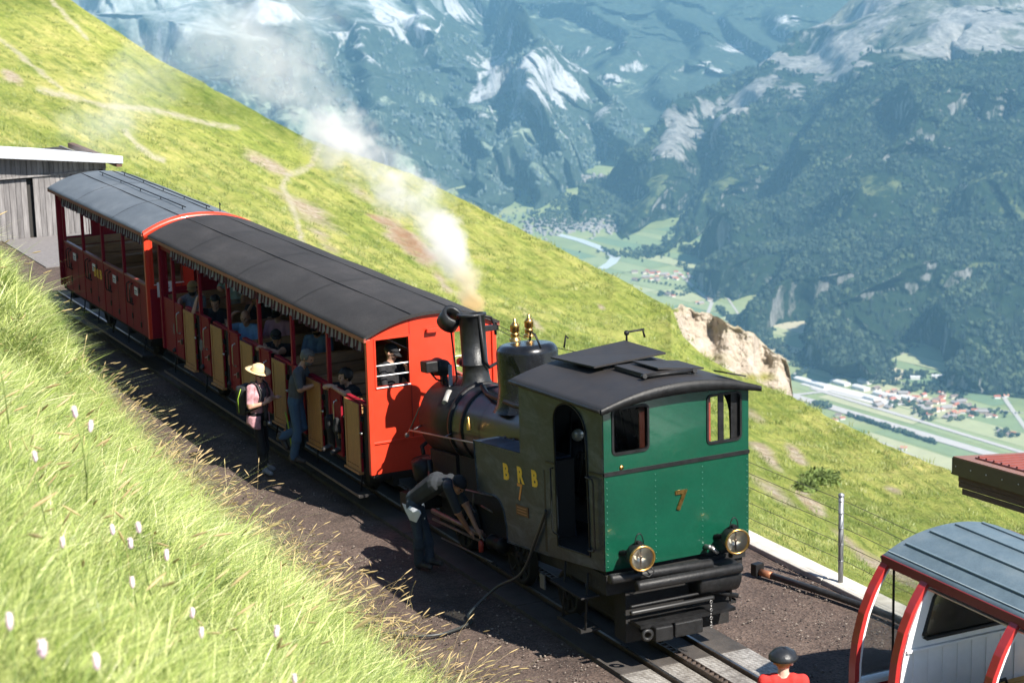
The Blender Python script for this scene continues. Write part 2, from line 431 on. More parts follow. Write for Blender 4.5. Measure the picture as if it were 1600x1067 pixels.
# image-plane coordinates of each vertex, only used to lay the footpaths and slips out on the slope
rel = np.stack([X-CAM[0], Y-CAM[1], Z-CAM[2]], -1); dz = rel@FW
U = 800+FPX*(rel@RT)/dz; V = 533.5-FPX*(rel@UP)/dz
wobU = fbm(Pw/2.5, 3, 41)*5; wobV = fbm(Pw/2.5, 3, 42)*3
def pathmask(pts, w, soft=1.6):
    return np.clip(1.4-polydist(U+wobU, V+wobV, pts)/w, 0, 1)
paths = np.maximum.reduce([
    pathmask([(60,140),(108,152),(160,165),(240,172),(300,186),(345,196),(370,200)], 4.2),
    pathmask([(0,62),(30,85),(60,110),(95,140)], 3.6),
    pathmask([(497,235),(490,258),(470,268),(450,272),(442,290),(455,318),(465,345),(472,378)], 4.6),
    pathmask([(80,0),(108,30),(136,60)], 3.2), pathmask([(195,205),(215,228),(240,245),(255,250)], 4)])*.95
nz = fbm(Pw/np.array([5., 5., 5.]), 5, 51)
def blob(cu_, cv_, ru, rv, ang=.6):
    a = (U-cu_)*math.cos(ang)+(V-cv_)*math.sin(ang); b_ = -(U-cu_)*math.sin(ang)+(V-cv_)*math.cos(ang)
    return np.clip(1.25-np.sqrt((a/ru)**2+(b_/rv)**2)+nz*1.3, 0, 1)
dirt = np.maximum.reduce([blob(645,385,75,15,.85), blob(610,350,24,9,.6), blob(690,440,40,10,.9), blob(415,255,50,10,.55)*.8, blob(480,330,50,12,.5)*.75,
    blob(505,375,30,10,.6)*.7, blob(1205,720,34,11,.75), blob(1245,712,28,10,.9), blob(1265,785,40,9,.8), blob(1330,850,60,8,.7)*.85, blob(1210,770,45,10,.6)*.7, blob(1395,765,16,5,.3)*.7,
    blob(15,115,20,8,.7)*.8, blob(830,500,25,6,.8)*.6, blob(560,300,30,8,.6)*.5, blob(1180,650,18,6,.6)*.5, blob(940,480,7,4,.6)*.7,blob(1390,890,60,8,.6)*.8])
dirt = np.clip(dirt*1.5, 0, 1)
red = np.maximum.reduce([blob(640,378,55,12,.9), blob(605,347,22,6,.5)])
fall = np.stack([U, V], -1)
sx = (U*.83+V*.56)/1000*np.clip(1, 1, 1); sy = (-U*.56+V*.83)/1000
uvw = np.stack([sx, sy, 0*sx], -1)
# beyond the crest: falls away
rows = []
for k, (dx, slope) in enumerate(((4, .5), (10, .62), (25, .7), (60, .75), (140, .8), (320, .8))):
    d2 = drh+dx; zz = Z[-1]-dx*slope-dx*np.tan(depR)*.2
    rows.append(np.stack([CAM[0]-np.cos(az)*d2, CAM[1]+np.sin(az)*d2, zz], -1))
Pall = np.concatenate([np.stack([X, Y, Z], -1)]+[r_[None] for r_ in rows], 0)
# skirt under the kerb
def ext(a, v=0): return np.concatenate([a, np.full((len(rows), NU), v, float)], 0)
uvw_all = np.concatenate([uvw]+[uvw[-1:]]*len(rows), 0)
m, n, l, b = nt_mat('alp_grass')
tc = n.new('ShaderNodeTexCoord').outputs['Object']; st = attr(n, 'streak').outputs['Vector']
s1 = noise(n, l, mapping(n, l, st, (16, 120, 1)), 1, 6, .7, .3); s2 = noise(n, l, mapping(n, l, st, (45, 420, 1)), 1, 5, .75, .2)
big = noise(n, l, tc, .045, 4, .6); mid = noise(n, l, tc, .55, 6, .7); fine = noise(n, l, tc, 5.5, 6, .8)
c = ramp(n, l, big, [(.32, (.17, .225, .045)), (.5, (.32, .37, .08)), (.68, (.46, .465, .135))])
c = mixc(n, l, .75, c, ramp(n, l, mid, [(.3, (.55, .66, .55)), (.5, (1, 1, 1)), (.7, (1.22, 1.14, 1.25))]), 'MULTIPLY')
c = mixc(n, l, .8, c, ramp(n, l, s1, [(.32, (.38, .55, .45)), (.48, (1, 1, 1)), (.66, (1.45, 1.25, 1.6))]), 'MULTIPLY')
c = mixc(n, l, .75, c, ramp(n, l, fine, [(.25, (.38, .48, .38)), (.5, (1, 1, 1)), (.75, (1.4, 1.32, 1.5))]), 'MULTIPLY')
bare = ramp(n, l, s2, [(.60, (0, 0, 0)), (.74, (1, 1, 1))]); sel = ramp(n, l, noise(n, l, tc, .09, 3), [(.5, (0, 0, 0)), (.68, (1, 1, 1))])
c = mixc(n, l, math_(n, l, 'MULTIPLY', math_(n, l, 'MULTIPLY', bare, sel), .8), c, (.42, .36, .2))
stone = ramp(n, l, noise(n, l, tc, 1.8, 6, .75), [(.3, (.28, .19, .11)), (.5, (.48, .40, .28)), (.7, (.62, .56, .46))])
dm = math_(n, l, 'MULTIPLY', attr(n, 'dirt').outputs['Fac'], ramp(n, l, noise(n, l, tc, 1.1, 6, .75), [(.30, (.2, .2, .2)), (.46, (1, 1, 1))]))
c = mixc(n, l, dm, c, stone)
rm = math_(n, l, 'MULTIPLY', attr(n, 'red').outputs['Fac'], ramp(n, l, noise(n, l, tc, .9, 6, .75), [(.4, (.1, .1, .1)), (.55, (1, 1, 1))]))
c = mixc(n, l, math_(n, l, 'MULTIPLY', rm, .85), c, ramp(n, l, fine, [(.3, (.22, .10, .045)), (.7, (.5, .3, .17))]))
pm = math_(n, l, 'MULTIPLY', attr(n, 'path').outputs['Fac'], ramp(n, l, noise(n, l, tc, 1.3, 5, .75), [(.33, (.1, .1, .1)), (.55, (.9, .9, .9))]))
c = mixc(n, l, pm, c, ramp(n, l, fine, [(.3, (.42, .37, .25)), (.7, (.66, .61, .48))]))
l.new(c, b.inputs['Base Color']); b.inputs['Roughness'].default_value = .95; b.inputs['Specular IOR Level'].default_value = .15
bb = bump(n, l, fine, b, .9, .35); bb = bump(n, l, s1, b, .7, 1.0, bb); bump(n, l, mid, b, .6, .8, bb)
ALPM = m
alp = npmesh('alp_hillside', Pall.reshape(-1, 3), gridfaces(*Pall.shape[:2]), ALPM, attrs={'path': ext(paths).ravel(), 'dirt': ext(dirt).ravel(), 'red': ext(red).ravel(), 'streak': uvw_all.reshape(-1, 3)})
tag(alp, kind='structure')
HX, HY, HZ, HU, HV = X, Y, Z, U, V
HMASK = np.maximum(np.maximum(paths, dirt), red)

# low shoulder under the platform so that the drop past the far end is closed
# ---- rock bluff behind the crest
def rock_bluff():
    root = thing('rock_bluff', 'pale weathered rock bluff with grassy ledges standing out behind the crest of the green slope', 'rock', tuple(at(1140, 600, d=158)))
    tu = [1046,1054,1062,1075,1090,1105,1122,1140,1160,1176,1192,1206,1220,1228,1233,1238]
    tv = [500,482,476,481,489,487,496,506,514,521,536,548,556,560,574,612]
    nu, nt = 170, 90; us = np.linspace(1046, 1238, nu); top = np.interp(us, tu, tv)+fbm(np.stack([us/7, 0*us, 0*us], -1), 4, 61)*4
    bot = np.interp(us, [1046,1066,1100,1150,1238], [500, 540, 580, 612, 640])+14
    t = np.linspace(0, 1, nt)
    G = np.zeros((nt+10, nu, 3)); m_ = np.zeros((nt+10, nu))
    for j, u_ in enumerate(us):
        for i, tt in enumerate(t):
            v_ = bot[j]+(top[j]-bot[j])*tt
            bulge = 7*math.sin(min(1, tt*1.1)*math.pi/2)+1.0*math.sin(u_/17.)+.4*math.sin(u_/6.3+1)
            G[i, j] = at(u_, v_, d=152+bulge*1.0)
        h = Vector((-math.cos(.6), math.sin(.6), -.22))
        for k in range(10): G[nt+k, j] = G[nt-1, j]+np.array(h*(.4+k*1.6))-np.array([0, 0, .06*k*k])
    nzv = fbm(G/2.0, 5, 62, .6, True)*.45+fbm(G/.55, 4, 63, .65)*.30+fbm(G*np.array([.9, .9, .4]), 4, 64)*.35
    d = G-CAM; d /= np.linalg.norm(d, axis=-1, keepdims=True)
    w = np.ones((nt+10, 1)); w[nt-4:] = .15
    G = G+d*(nzv*w)[..., None]
    gm = np.clip(fbm(G/3.5, 4, 65)*2.0-.35, 0, 1)
    UU = np.broadcast_to(us, (nt+10, nu)); tq = np.concatenate([t, np.ones(10)])[:, None]
    VV = bot[None]+(top-bot)[None]*tq
    for a_, b_, ra, rb in ((1096, 512, 32, 18), (1205, 573, 20, 11), (1066, 486, 14, 8), (1150, 514, 40, 7), (1120, 560, 30, 10), (1180, 590, 30, 8)):
        gm = np.maximum(gm*.5, np.clip(1.3-np.hypot((UU-a_)/ra, (VV-b_)/rb)+fbm(G/1.2, 3, 66)*.7, 0, 1))
    gm[nt-1:] = np.maximum(gm[nt-1:], .6)
    m, n, l, b = nt_mat('bluff_rock')
    tc = n.new('ShaderNodeTexCoord').outputs['Object']
    r1 = noise(n, l, tc, .9, 8, .75); r2 = noise(n, l, mapping(n, l, tc, (2.4, 2.4, .5)), 1, 6, .7)
    c = ramp(n, l, r1, [(.28, (.26, .20, .15)), (.42, (.46, .39, .31)), (.62, (.60, .54, .46))])
    c = mixc(n, l, .6, c, ramp(n, l, r2, [(.3, (.5, .45, .42)), (.55, (1.1, 1.08, 1.05))]), 'MULTIPLY')
    c = mixc(n, l, attr(n, 'grass').outputs['Fac'], c, ramp(n, l, r1, [(.35, (.16, .18, .03)), (.65, (.34, .30, .09))]))
    l.new(c, b.inputs['Base Color']); b.inputs['Roughness'].default_value = .95
    bump(n, l, noise(n, l, tc, 3.2, 8, .75), b, .9, .5)
    G2 = G-np.array(root.location)
    o = npmesh('rock_face', G2.reshape(-1, 3), gridfaces(nt+10, nu), m, parent=root, attrs={'grass': gm.ravel()})
rock_bluff()

# ---- the far valley: floor and mountains at their real distance
ZV = -1650.0
m, n, l, b = nt_mat('valley_meadow')
tc = n.new('ShaderNodeTexCoord').outputs['Object']
c = ramp(n, l, noise(n, l, tc, .0035, 5, .6), [(.3, (.12, .16, .06)), (.5, (.18, .22, .085)), (.7, (.25, .26, .12))])
l.new(c, b.inputs['Base Color']); b.inputs['Roughness'].default_value = .95
g = []
for dd_ in np.linspace(3500, 26000, 40): g.append([(CAM[0]-math.cos(a)*dd_, CAM[1]+math.sin(a)*dd_, ZV) for a in np.linspace(R(-12), R(60), 60)])
g = np.array(g)
valley = npmesh('valley_floor', g.reshape(-1, 3), gridfaces(40, 60), m); tag(valley, kind='structure')

def mountain(name, cols, NU, NS, relief, seed, rockf, label=None, terr=0., freq=700., spur=(0, 200, .6)):
    """cols: list of (u, [(v, d), ...] from foot to crest); real points along those lines of sight, then eroded in 3D"""
    K = len(cols[0][1]); us = [c[0] for c in cols]
    uq = np.linspace(us[0], us[-1], NU)
    vk = np.stack([smoothcurve(us, [c[1][k][0] for c in cols], uq) for k in range(K)], 0)
    dk_ = np.stack([smoothcurve(us, [c[1][k][1] for c in cols], uq) for k in range(K)], 0)
    s = np.linspace(0, 1, NS)*(K-1); i = np.clip(s.astype(int), 0, K-2); f = (s-i)[:, None]
    vq = vk[i]*(1-f)+vk[i+1]*f; dq = dk_[i]*(1-f)+dk_[i+1]*f
    q = FW[None, None]+RT*((uq[None, :, None]-800)/FPX)-UP*((vq[..., None]-533.5)/FPX)
    q /= np.linalg.norm(q, axis=-1, keepdims=True)
    P = CAM+q*dq[..., None]
    tt = np.linspace(0, 1, NS)[:, None]
    env = np.clip(tt/.16, 0, 1); env = env*env*(3-2*env)*np.clip((1-tt)/.14, .22, 1)
    rg = fbm(P/freq, 6, seed, .5, True)
    ho = fbm(P/freq*2.2+9, 5, seed+5, .55)
    hd = q.copy(); hd[..., 2] = 0; hd /= np.linalg.norm(hd, axis=-1, keepdims=True)
    rav = fbm(P*np.array([1, 1, .3])/(freq*.42)+3, 5, seed+7, .55, True)
    P = P+hd*(relief*(1.25*rg+.9*ho+.75*rav)*env)[..., None]
    if spur[0]:
        # spurs running down towards the valley: long right flanks, steep left flanks
        ph = (uq[None, :]+spur[2]*(vq-300))/spur[1]+fbm(P/1500, 4, seed+13)*1.1
        amp = spur[0]*np.clip(.75+1.2*fbm(P/2600, 2, seed+15), .15, 1.5)
        fr = ph-np.floor(ph); g_ = np.where(fr < .26, fr/.26, 1-(fr-.26)/.74); g_ = g_*g_*(3-2*g_)-.5
        ph2 = (uq[None, :]+spur[2]*1.6*(vq-300))/(spur[1]*.37)+fbm(P/600, 4, seed+14)*1.2; fr2 = ph2-np.floor(ph2); g2 = np.where(fr2 < .3, fr2/.3, 1-(fr2-.3)/.7)-.5
        P = P-hd*(amp*(g_+.30*g2)*env)[..., None]; P[..., 2] += .30*amp*g_*env
    P[..., 2] += relief*env*(.35*rg+.25*ho)
    if terr:
        ph = P[..., 2]/terr+fbm(P/1600, 3, seed+9)*1.3
        fr = ph-np.floor(ph); sm = np.clip((fr-.55)/.3, 0, 1); P[..., 2] += (sm-fr)*terr*.55*env*np.clip(fbm(P/900, 3, seed+3)*2+.6, 0, 1)
    # crest, then the back side
    back = [P[-1]+hd[-1]*a-np.array([0, 0, b_]) for a, b_ in ((120, 25), (500, 260), (1400, 900))]
    P = np.concatenate([P]+[x[None] for x in back], 0)
    e1 = np.gradient(P, axis=1); e2 = np.gradient(P, axis=0); nn = np.cross(e1, e2); nn /= np.linalg.norm(nn, axis=-1, keepdims=True)+1e-9
    nn *= np.sign(nn[..., 2:3]+1e-9); steep = 1-np.abs(nn[..., 2])
    rel = P-CAM; dz = rel@FW; U = 800+FPX*(rel@RT)/dz; V = 533.5-FPX*(rel@UP)/dz
    rock, bare, mead = rockf(P, U, V, steep, nn)
    o = npmesh(name, P.reshape(-1, 3), gridfaces(*P.shape[:2]), MOUNT_HAZED if seed > 130 else MOUNT, attrs={'rock': rock.ravel(), 'bare': bare.ravel(), 'mead': mead.ravel()})
    tag(o, kind='structure')
    return P, U, V, steep, rock, bare, mead, nn
m, n, l, b = nt_mat('mountain_side')
tc = n.new('ShaderNodeTexCoord').outputs['Object']
w1 = noise(n, l, tc, .004, 6, .65); w2 = noise(n, l, tc, .03, 6, .75); w3 = noise(n, l, tc, .012, 6, .7)
c = ramp(n, l, w2, [(.3, (.007, .016, .010)), (.5, (.015, .029, .014)), (.7, (.03, .048, .021))])
def thr(a_, nz_, k=3.2, amp=2.6):
    return math_(n, l, 'MINIMUM', math_(n, l, 'MAXIMUM', math_(n, l, 'MULTIPLY', math_(n, l, 'ADD', math_(n, l, 'SUBTRACT', a_, .55), math_(n, l, 'MULTIPLY', math_(n, l, 'SUBTRACT', nz_, .5), amp)), k), 0.), 1.)
c = mixc(n, l, math_(n, l, 'MULTIPLY', thr(attr(n, 'mead').outputs['Fac'], w3, 3., 2.4), .9), c, ramp(n, l, w3, [(.3, (.06, .085, .035)), (.6, (.12, .14, .06)), (.8, (.19, .19, .12))]))
c = mixc(n, l, math_(n, l, 'MULTIPLY', thr(attr(n, 'bare').outputs['Fac'], w1, 2.2, 1.6), .85), c, ramp(n, l, w3, [(.3, (.07, .085, .06)), (.55, (.16, .165, .135)), (.75, (.34, .335, .31))]))
rk_ = ramp(n, l, noise(n, l, mapping(n, l, tc, (1, 1, .25)), .02, 7, .75), [(.25, (.10, .098, .095)), (.5, (.27, .262, .25)), (.75, (.50, .485, .46))])
def thr(a_, nz_, k=3.2, amp=2.6):
    return math_(n, l, 'MINIMUM', math_(n, l, 'MAXIMUM', math_(n, l, 'MULTIPLY', math_(n, l, 'ADD', math_(n, l, 'SUBTRACT', a_, .55), math_(n, l, 'MULTIPLY', math_(n, l, 'SUBTRACT', nz_, .5), amp)), k), 0.), 1.)
vst = noise(n, l, mapping(n, l, tc, (1, 1, .28)), .011, 8, .72)
c = mixc(n, l, math_(n, l, 'MULTIPLY', thr(attr(n, 'rock').outputs['Fac'], vst), .8), c, rk_)
l.new(c, b.inputs['Base Color']); b.inputs['Roughness'].default_value = .95; b.inputs['Specular IOR Level'].default_value = .1
bump(n, l, w2, b, .8, 22, bump(n, l, w3, b, .6, 40))
MOUNT = m
MOUNT_HAZED = m.copy(); MOUNT_HAZED.name = 'far_mountain_hazed'  # far slopes paled and blued: haze painted into their colours
for nd in MOUNT_HAZED.node_tree.nodes:
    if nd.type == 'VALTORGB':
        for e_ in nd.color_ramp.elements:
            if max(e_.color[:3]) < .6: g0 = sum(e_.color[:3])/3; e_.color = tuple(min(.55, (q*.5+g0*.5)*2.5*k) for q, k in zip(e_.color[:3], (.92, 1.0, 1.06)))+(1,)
def plane_d(u, v, z=ZV): q = ray(u, v); return (z-CAM[2])/q[2]
def box_(U, V, a, b_, ra, rb, nz_, k=1.2, ang=0.):
    x_ = (U-a)*math.cos(ang)+(V-b_)*math.sin(ang); y_ = -(U-a)*math.sin(ang)+(V-b_)*math.cos(ang)
    return np.clip((1.15-np.hypot(x_/ra, y_/rb)*.8+nz_*k)*.95, 0, 1)

# A: wooded mountain side on the right
def colA(u, vf, vc, depth): 
    df = plane_d(u, vf); return (u, [(vf+6, df-60), (vf, df), (vf+(vc-vf)*.28, df+depth*.22), (vf+(vc-vf)*.55, df+depth*.5), (vf+(vc-vf)*.8, df+depth*.78), (vc, df+depth)])
colsA = [colA(1058, 408, 388, 250), colA(1090, 440, 372, 500), colA(1130, 490, 345, 1000), colA(1180, 526, 320, 1600), colA(1240, 558, 285, 2200), colA(1320, 582, 188, 2900),
         colA(1400, 596, 118, 3300), colA(1500, 606, 100, 3500), colA(1600, 616, 92, 3600), colA(1760, 632, 75, 3700), colA(1900, 645, 60, 3800)]
def rockA(P, U, V, st, nn):
    nz_ = fbm(P/260, 5, 71); n2 = fbm(P*np.array([1/220, 1/220, 1/420]), 5, 72)
    r = np.clip((st-.60)*5+nz_*1.6-.5, 0, 1)*.75
    for a, b_, ra, rb in ((1428, 383, 12, 12), (1583, 480, 7, 14), (1300, 430, 34, 14), (1160, 385, 30, 22), (1250, 310, 44, 16), (1200, 440, 16, 18), (1505, 285, 9, 10)):
        r = np.maximum(r, box_(U, V, a, b_, ra, rb, n2, 1.6)*.62)
    md = np.clip((fbm(P/420, 4, 73)-.34)*8, 0, 1)*.7*(st < .5)
    for a, b_, ra, rb in ((1560, 415, 60, 5), (1525, 435, 30, 4), (1500, 250, 20, 4)): md = np.maximum(md, box_(U, V, a, b_, ra, rb, nz_, .8))
    return r, np.clip(r*0, 0, 1), md
MA = mountain('wooded_mountainside', colsA, 560, 380, 260, 101, rockA, terr=260, freq=1300, spur=(430, 185, .75))
# B: range behind it with cliffs and bare summits
def colB(u, vf, vc, df, depth): df = min(df, plane_d(u, vf)); return (u, [(vf+8, df-80), (vf, df), (vf+(vc-vf)*.35, df+depth*.33), (vf+(vc-vf)*.62, df+depth*.55), (vf+(vc-vf)*.85, df+depth*.8), (vc, df+depth)])
colsB = [colB(905, 352, 335, 1e9, 350), colB(955, 345, 300, 1e9, 700), colB(985, 372, 255, 1e9, 1600), colB(1010, 385, 228, 1e9, 2000), colB(1040, 396, 182, 1e9, 2300), colB(1100, 388, 148, 1e9, 2600),
         colB(1180, 345, 108, 9500, 3000), colB(1240, 312, 64, 9750, 3200), colB(1290, 255, 34, 10000, 3300), colB(1340, 205, -4, 10250, 3400), colB(1450, 145, -62, 10500, 3400),
         colB(1600, 128, -115, 10700, 3500), colB(1760, 115, -160, 10900, 3600), colB(1900, 105, -190, 11000, 3700)]
def rockB(P, U, V, st, nn):
    nz_ = fbm(P/420, 5, 81); n2 = fbm(P*np.array([1/300, 1/300, 1/700]), 6, 82)
    r = np.clip((st-.58)*5+nz_*1.8-.3, 0, 1)*.7
    for a, b_, ra, rb, ag in ((1300, 75, 95, 32, -.55), (1215, 95, 20, 20, 0), (1075, 195, 44, 26, -.6), (1150, 150, 60, 14, -.35), (1390, 20, 90, 36, -.5), (1530, 40, 110, 40, .1), (1250, 60, 40, 30, -.5)):
        r = np.maximum(r, box_(U, V, a, b_, ra*1.15, rb*1.3, n2, 1.4, ag)*1.5)
    ba = np.clip((125-V+nz_*70+n2*40-np.clip(1450-U, 0, 400)*.18)/45, 0, 1)*np.clip((U-1230)/60, 0, 1)
    md = np.clip((fbm(P/500, 4, 83)-.28)*7, 0, 1)*.75*(st < .5)*np.clip((V-180)/60, .15, 1)
    for a, b_, ra, rb in ((1190, 262, 26, 7), (1110, 300, 22, 8), (1330, 115, 40, 6), (1250, 210, 20, 6)): md = np.maximum(md, box_(U, V, a, b_, ra, rb, nz_, .9))
    return np.clip(r, 0, 1), np.clip(ba, 0, 1), md
MBm = mountain('cliffed_mountain_range', colsB, 560, 380, 340, 121, rockB, terr=360, freq=1600, spur=(560, 150, .7))
# C: great mountain across the valley
def colC(u, vf, vc, df, depth): de = df+depth; df = min(df, plane_d(u, vf)); depth = de-df; return (u, [(vf+10, df-100), (vf, df), (vf+(vc-vf)*.3, df+depth*.25), (vf+(vc-vf)*.55, df+depth*.42), (vf+(vc-vf)*.75, df+depth*.68), (vc, df+depth)])
colsC = [colC(-500, 420, -320, 12200, 6000), colC(-100, 400, -300, 12600, 5800), colC(200, 385, -285, 12800, 5600), colC(450, 380, -250, 12900, 5200), colC(600, 372, -190, 13000, 4900), colC(700, 362, -110, 13100, 4500), colC(760, 350, -40, 13200, 4200),
         colC(820, 336, 22, plane_d(820, 330), 3300), colC(880, 300, 88, plane_d(870, 290), 2300), colC(930, 275, 128, plane_d(930, 275), 1500), colC(980, 268, 178, plane_d(980, 268), 900), colC(1020, 266, 222, plane_d(1015, 266), 500), colC(1050, 264, 252, plane_d(1040, 264), 300)]
def rockC(P, U, V, st, nn):
    nz_ = fbm(P/600, 5, 91); n2 = fbm(P*np.array([1/260, 1/260, 1/900]), 6, 92)
    r = np.clip((st-.62)*5+nz_*1.9-.35, 0, 1)*.5
    for a, b_, ra, rb, ag in ((850, 130, 80, 48, .25), (770, 110, 34, 60, .1), (905, 150, 40, 30, .5), (800, 55, 60, 24, .3), (750, 130, 14, 50, 0), (600, 40, 90, 30, -.3), (880, 60, 40, 20, .4)):
        r = np.maximum(r, box_(U, V, a, b_, ra, rb, n2, 1.9, ag)*.95)
    st_ = np.maximum.reduce([np.clip(1.3-polydist(U+nz_*8, V+nz_*5, p)/2.4, 0, 1) for p in ([(790,140),(820,190),(850,222),(870,228)], [(850,150),(870,200),(885,215)], [(760,160),(778,190)], [(905,180),(935,215),(960,232)], [(560,30),(520,90)], [(700,20),(660,90)])])
    r = np.maximum(r, st_*.8)
    ba = np.clip((95-V+nz_*120+n2*40+np.clip(620-U, -200, 400)*.22)/120, 0, .95)
    snow = np.clip((np.clip(fbm(P/np.array([500., 500., 900.]), 5, 93), -1, 1)-.2)*9, 0, 1)*np.clip((70-V)/50, 0, 1)
    r = np.maximum(r, snow)
    md = np.clip((fbm(P/450, 4, 94)-.10)*4, 0, 1)*.95*np.clip((V-100)/80, .45, 1)
    return np.clip(r, 0, 1), ba, md
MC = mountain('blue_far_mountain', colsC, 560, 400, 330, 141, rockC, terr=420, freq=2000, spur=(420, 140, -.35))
# D: last ranges at the head of the valley
colsD = [(u, [(275, plane_d(u, 275)), (258, plane_d(u, 258)-50), (190, 13700), (110, 14900), (20, 16200), (vc, 18000)]) for u, vc in ((500, -240), (760, -210), (900, -150), (1000, -90), (1150, -60), (1260, -120), (1400, -200), (1900, -240))]
def rockD(P, U, V, st, nn):
    nz_ = fbm(P/800, 5, 96); r = np.clip((st-.5)*4+nz_*2-.3, 0, 1)*.7
    ba = np.clip((40-V+nz_*120)/90, 0, .8)
    for a, b_, ra, rb in ((1150, 75, 30, 14), (1215, 30, 40, 14), (1120, 110, 14, 10)): r = np.maximum(r, box_(U, V, a, b_, ra, rb, nz_, 1.6)*.8)
    return r, ba*.8, np.clip((fbm(P/np.array([700, 700, 300.]), 4, 97)-.15)*5, 0, 1)*.6
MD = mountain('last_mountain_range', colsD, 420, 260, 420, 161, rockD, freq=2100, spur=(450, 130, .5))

# ---- woods on the mountains: conifers and broadleaf crowns set out on the slopes
FOL = []
def leafmat(name, c1, c2):
    m, n, l, b = nt_mat(name)
    oi = n.new('ShaderNodeObjectInfo'); c = ramp(n, l, oi.outputs['Random'], [(0, c1), (1, c2)])
    c = mixc(n, l, .9, c, ramp(n, l, noise(n, l, oi.outputs['Location'], .0045, 4, .7), [(.3, (.5, .55, .62)), (.5, (1, 1, 1)), (.68, (1.75, 1.6, 1.2))]), 'MULTIPLY'); l.new(c, b.inputs['Base Color'])
    b.inputs['Roughness'].default_value = .9; b.inputs['Specular IOR Level'].default_value = .1; return m
LM1 = leafmat('conifer_needles', (.008, .0145, .014), (.026, .037, .029)); LM2 = leafmat('broadleaf_foliage', (.017, .030, .023), (.052, .072, .046))
def cone_tree(seed):
    r_ = random.Random(seed); mb = MB(); z0 = .08
    for k, (ra, h0, h1) in enumerate(((.26, .08, .6), (.19, .38, .84), (.11, .66, 1.0))):
        vs = [(ra*r_.uniform(.7, 1.2)*math.cos(t*math.pi/3), ra*r_.uniform(.7, 1.2)*math.sin(t*math.pi/3), h0+r_.uniform(-.03, .03)) for t in range(6)]+[(0, 0, h1)]
        mb.add(vs, [(i, (i+1) % 6, 6) for i in range(6)])
    return source_mesh('conifer', mb, LM1)
def ball_tree(seed):
    r_ = random.Random(seed); mb = MB()
    for k in range(3):
        c = (r_.uniform(-.16, .16), r_.uniform(-.16, .16), r_.uniform(.38, .66)); n0 = len(mb.v); mb.sphere(c, (.3, .3, .3), 6, 4)
        for i in range(n0, len(mb.v)):
            q = mb.v[i]; s_ = r_.uniform(.8, 1.2); mb.v[i] = tuple(c[a]+(q[a]-c[a])*s_ for a in range(3))
    mb.sm = [False]*len(mb.sm)
    return source_mesh('crown', mb, LM2)
TREES = [cone_tree(1), cone_tree(2), cone_tree(3), ball_tree(4), ball_tree(5)]
LM3 = leafmat('haze_tinted_foliage', (.060, .090, .092), (.115, .145, .135))  # crown colour lightened and blued to carry painted haze
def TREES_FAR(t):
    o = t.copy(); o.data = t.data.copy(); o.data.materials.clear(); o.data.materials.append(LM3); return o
def scatter_grid(P, dens, seed):
    """random points on a grid surface with expected count dens*area per cell"""
    r_ = np.random.default_rng(seed)
    a = P[:-1, :-1]; b_ = P[:-1, 1:]; c = P[1:, :-1]
    ar = np.linalg.norm(np.cross(b_-a, c-a), axis=-1); lam = ar*dens[:-1, :-1]
    k = r_.poisson(lam); idx = np.repeat(np.arange(k.size), k.ravel()); i, j = np.divmod(idx, k.shape[1])
    s, t = r_.random(len(idx))[:, None], r_.random(len(idx))[:, None]
    return P[i, j]*(1-s)*(1-t)+P[i, j+1]*s*(1-t)+P[i+1, j]*(1-s)*t+P[i+1, j+1]*s*t, (i, j)
def forest(name, M, spacing, hmin, hmax, seed, label, vmax=720, vmin=-30):
    P, U, V, st, rock, bare, mead, nn = M
    vis = ((U > -40) & (U < 1640) & (V > vmin) & (V < vmax)).astype(float)
    toc = CAM-P; toc = toc/np.linalg.norm(toc, axis=-1, keepdims=True); vis *= ((nn*toc).sum(-1) > -.25)
    clump = np.clip(fbm(P/90, 3, seed+50)*1.8+.85, .05, 1.3)*np.clip(fbm(P/330, 3, seed+51)*2.2+1.05, .25, 1.2)
    d = vis*np.clip(1-1.6*rock, 0, 1)*np.clip(1-1.5*bare, 0, 1)*np.clip(1-1.3*mead, 0, 1)*clump/spacing**2
    d *= np.clip(1.25-st*1.1, .15, 1)
    pts, (i, j) = scatter_grid(P, d, seed); r_ = np.random.default_rng(seed+1); n_ = len(pts)
    h = r_.uniform(hmin, hmax, n_); sc = np.stack([h*r_.uniform(.8, 1.25, n_)]*2+[h], -1)
    rot = np.stack([r_.normal(0, .04, n_), r_.normal(0, .04, n_), r_.uniform(0, 6.28, n_)], -1)
    pk = np.where(r_.random(n_) < .62, r_.integers(0, 3, n_), r_.integers(3, 5, n_))
    print(name, n_)
    return instancer(name, pts, rot, sc, TREES, label, pk)
forest('mountainside_wood', MA, 15.5, 15, 30, 201, 'dark wood covering the mountain side on the right')
forest('far_range_wood', MBm, 23, 20, 36, 202, 'blue green wood on the range behind with the cliffs')
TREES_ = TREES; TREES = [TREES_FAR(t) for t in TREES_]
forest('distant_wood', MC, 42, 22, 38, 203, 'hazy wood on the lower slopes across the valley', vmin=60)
TREES = TREES_

# ---- haze: one closed box of even air round everything
def haze():
    m = bpy.data.materials.new('haze_air'); m.use_nodes = True; n = m.node_tree.nodes; n.clear()
    o = n.new('ShaderNodeOutputMaterial'); pv = n.new('ShaderNodeVolumePrincipled')
    pv.inputs['Color'].default_value = (.30, .62, .90, 1); pv.inputs['Density'].default_value = HAZE_D; pv.inputs['Anisotropy'].default_value = 0.0
    m.node_tree.links.new(pv.outputs[0], o.inputs['Volume'])
    mb = MB(); top = max(60, max(q[0][..., 2].max() for q in (MA, MBm, MC, MD))+60)
    mb.box(-40000, 4000, -9000, 26000, ZV-120, top)
    ob = mb.build('haze', m); tag(ob, 'thin blue haze filling the valley', kind='stuff')
HAZE_D = 3.1e-5
haze()
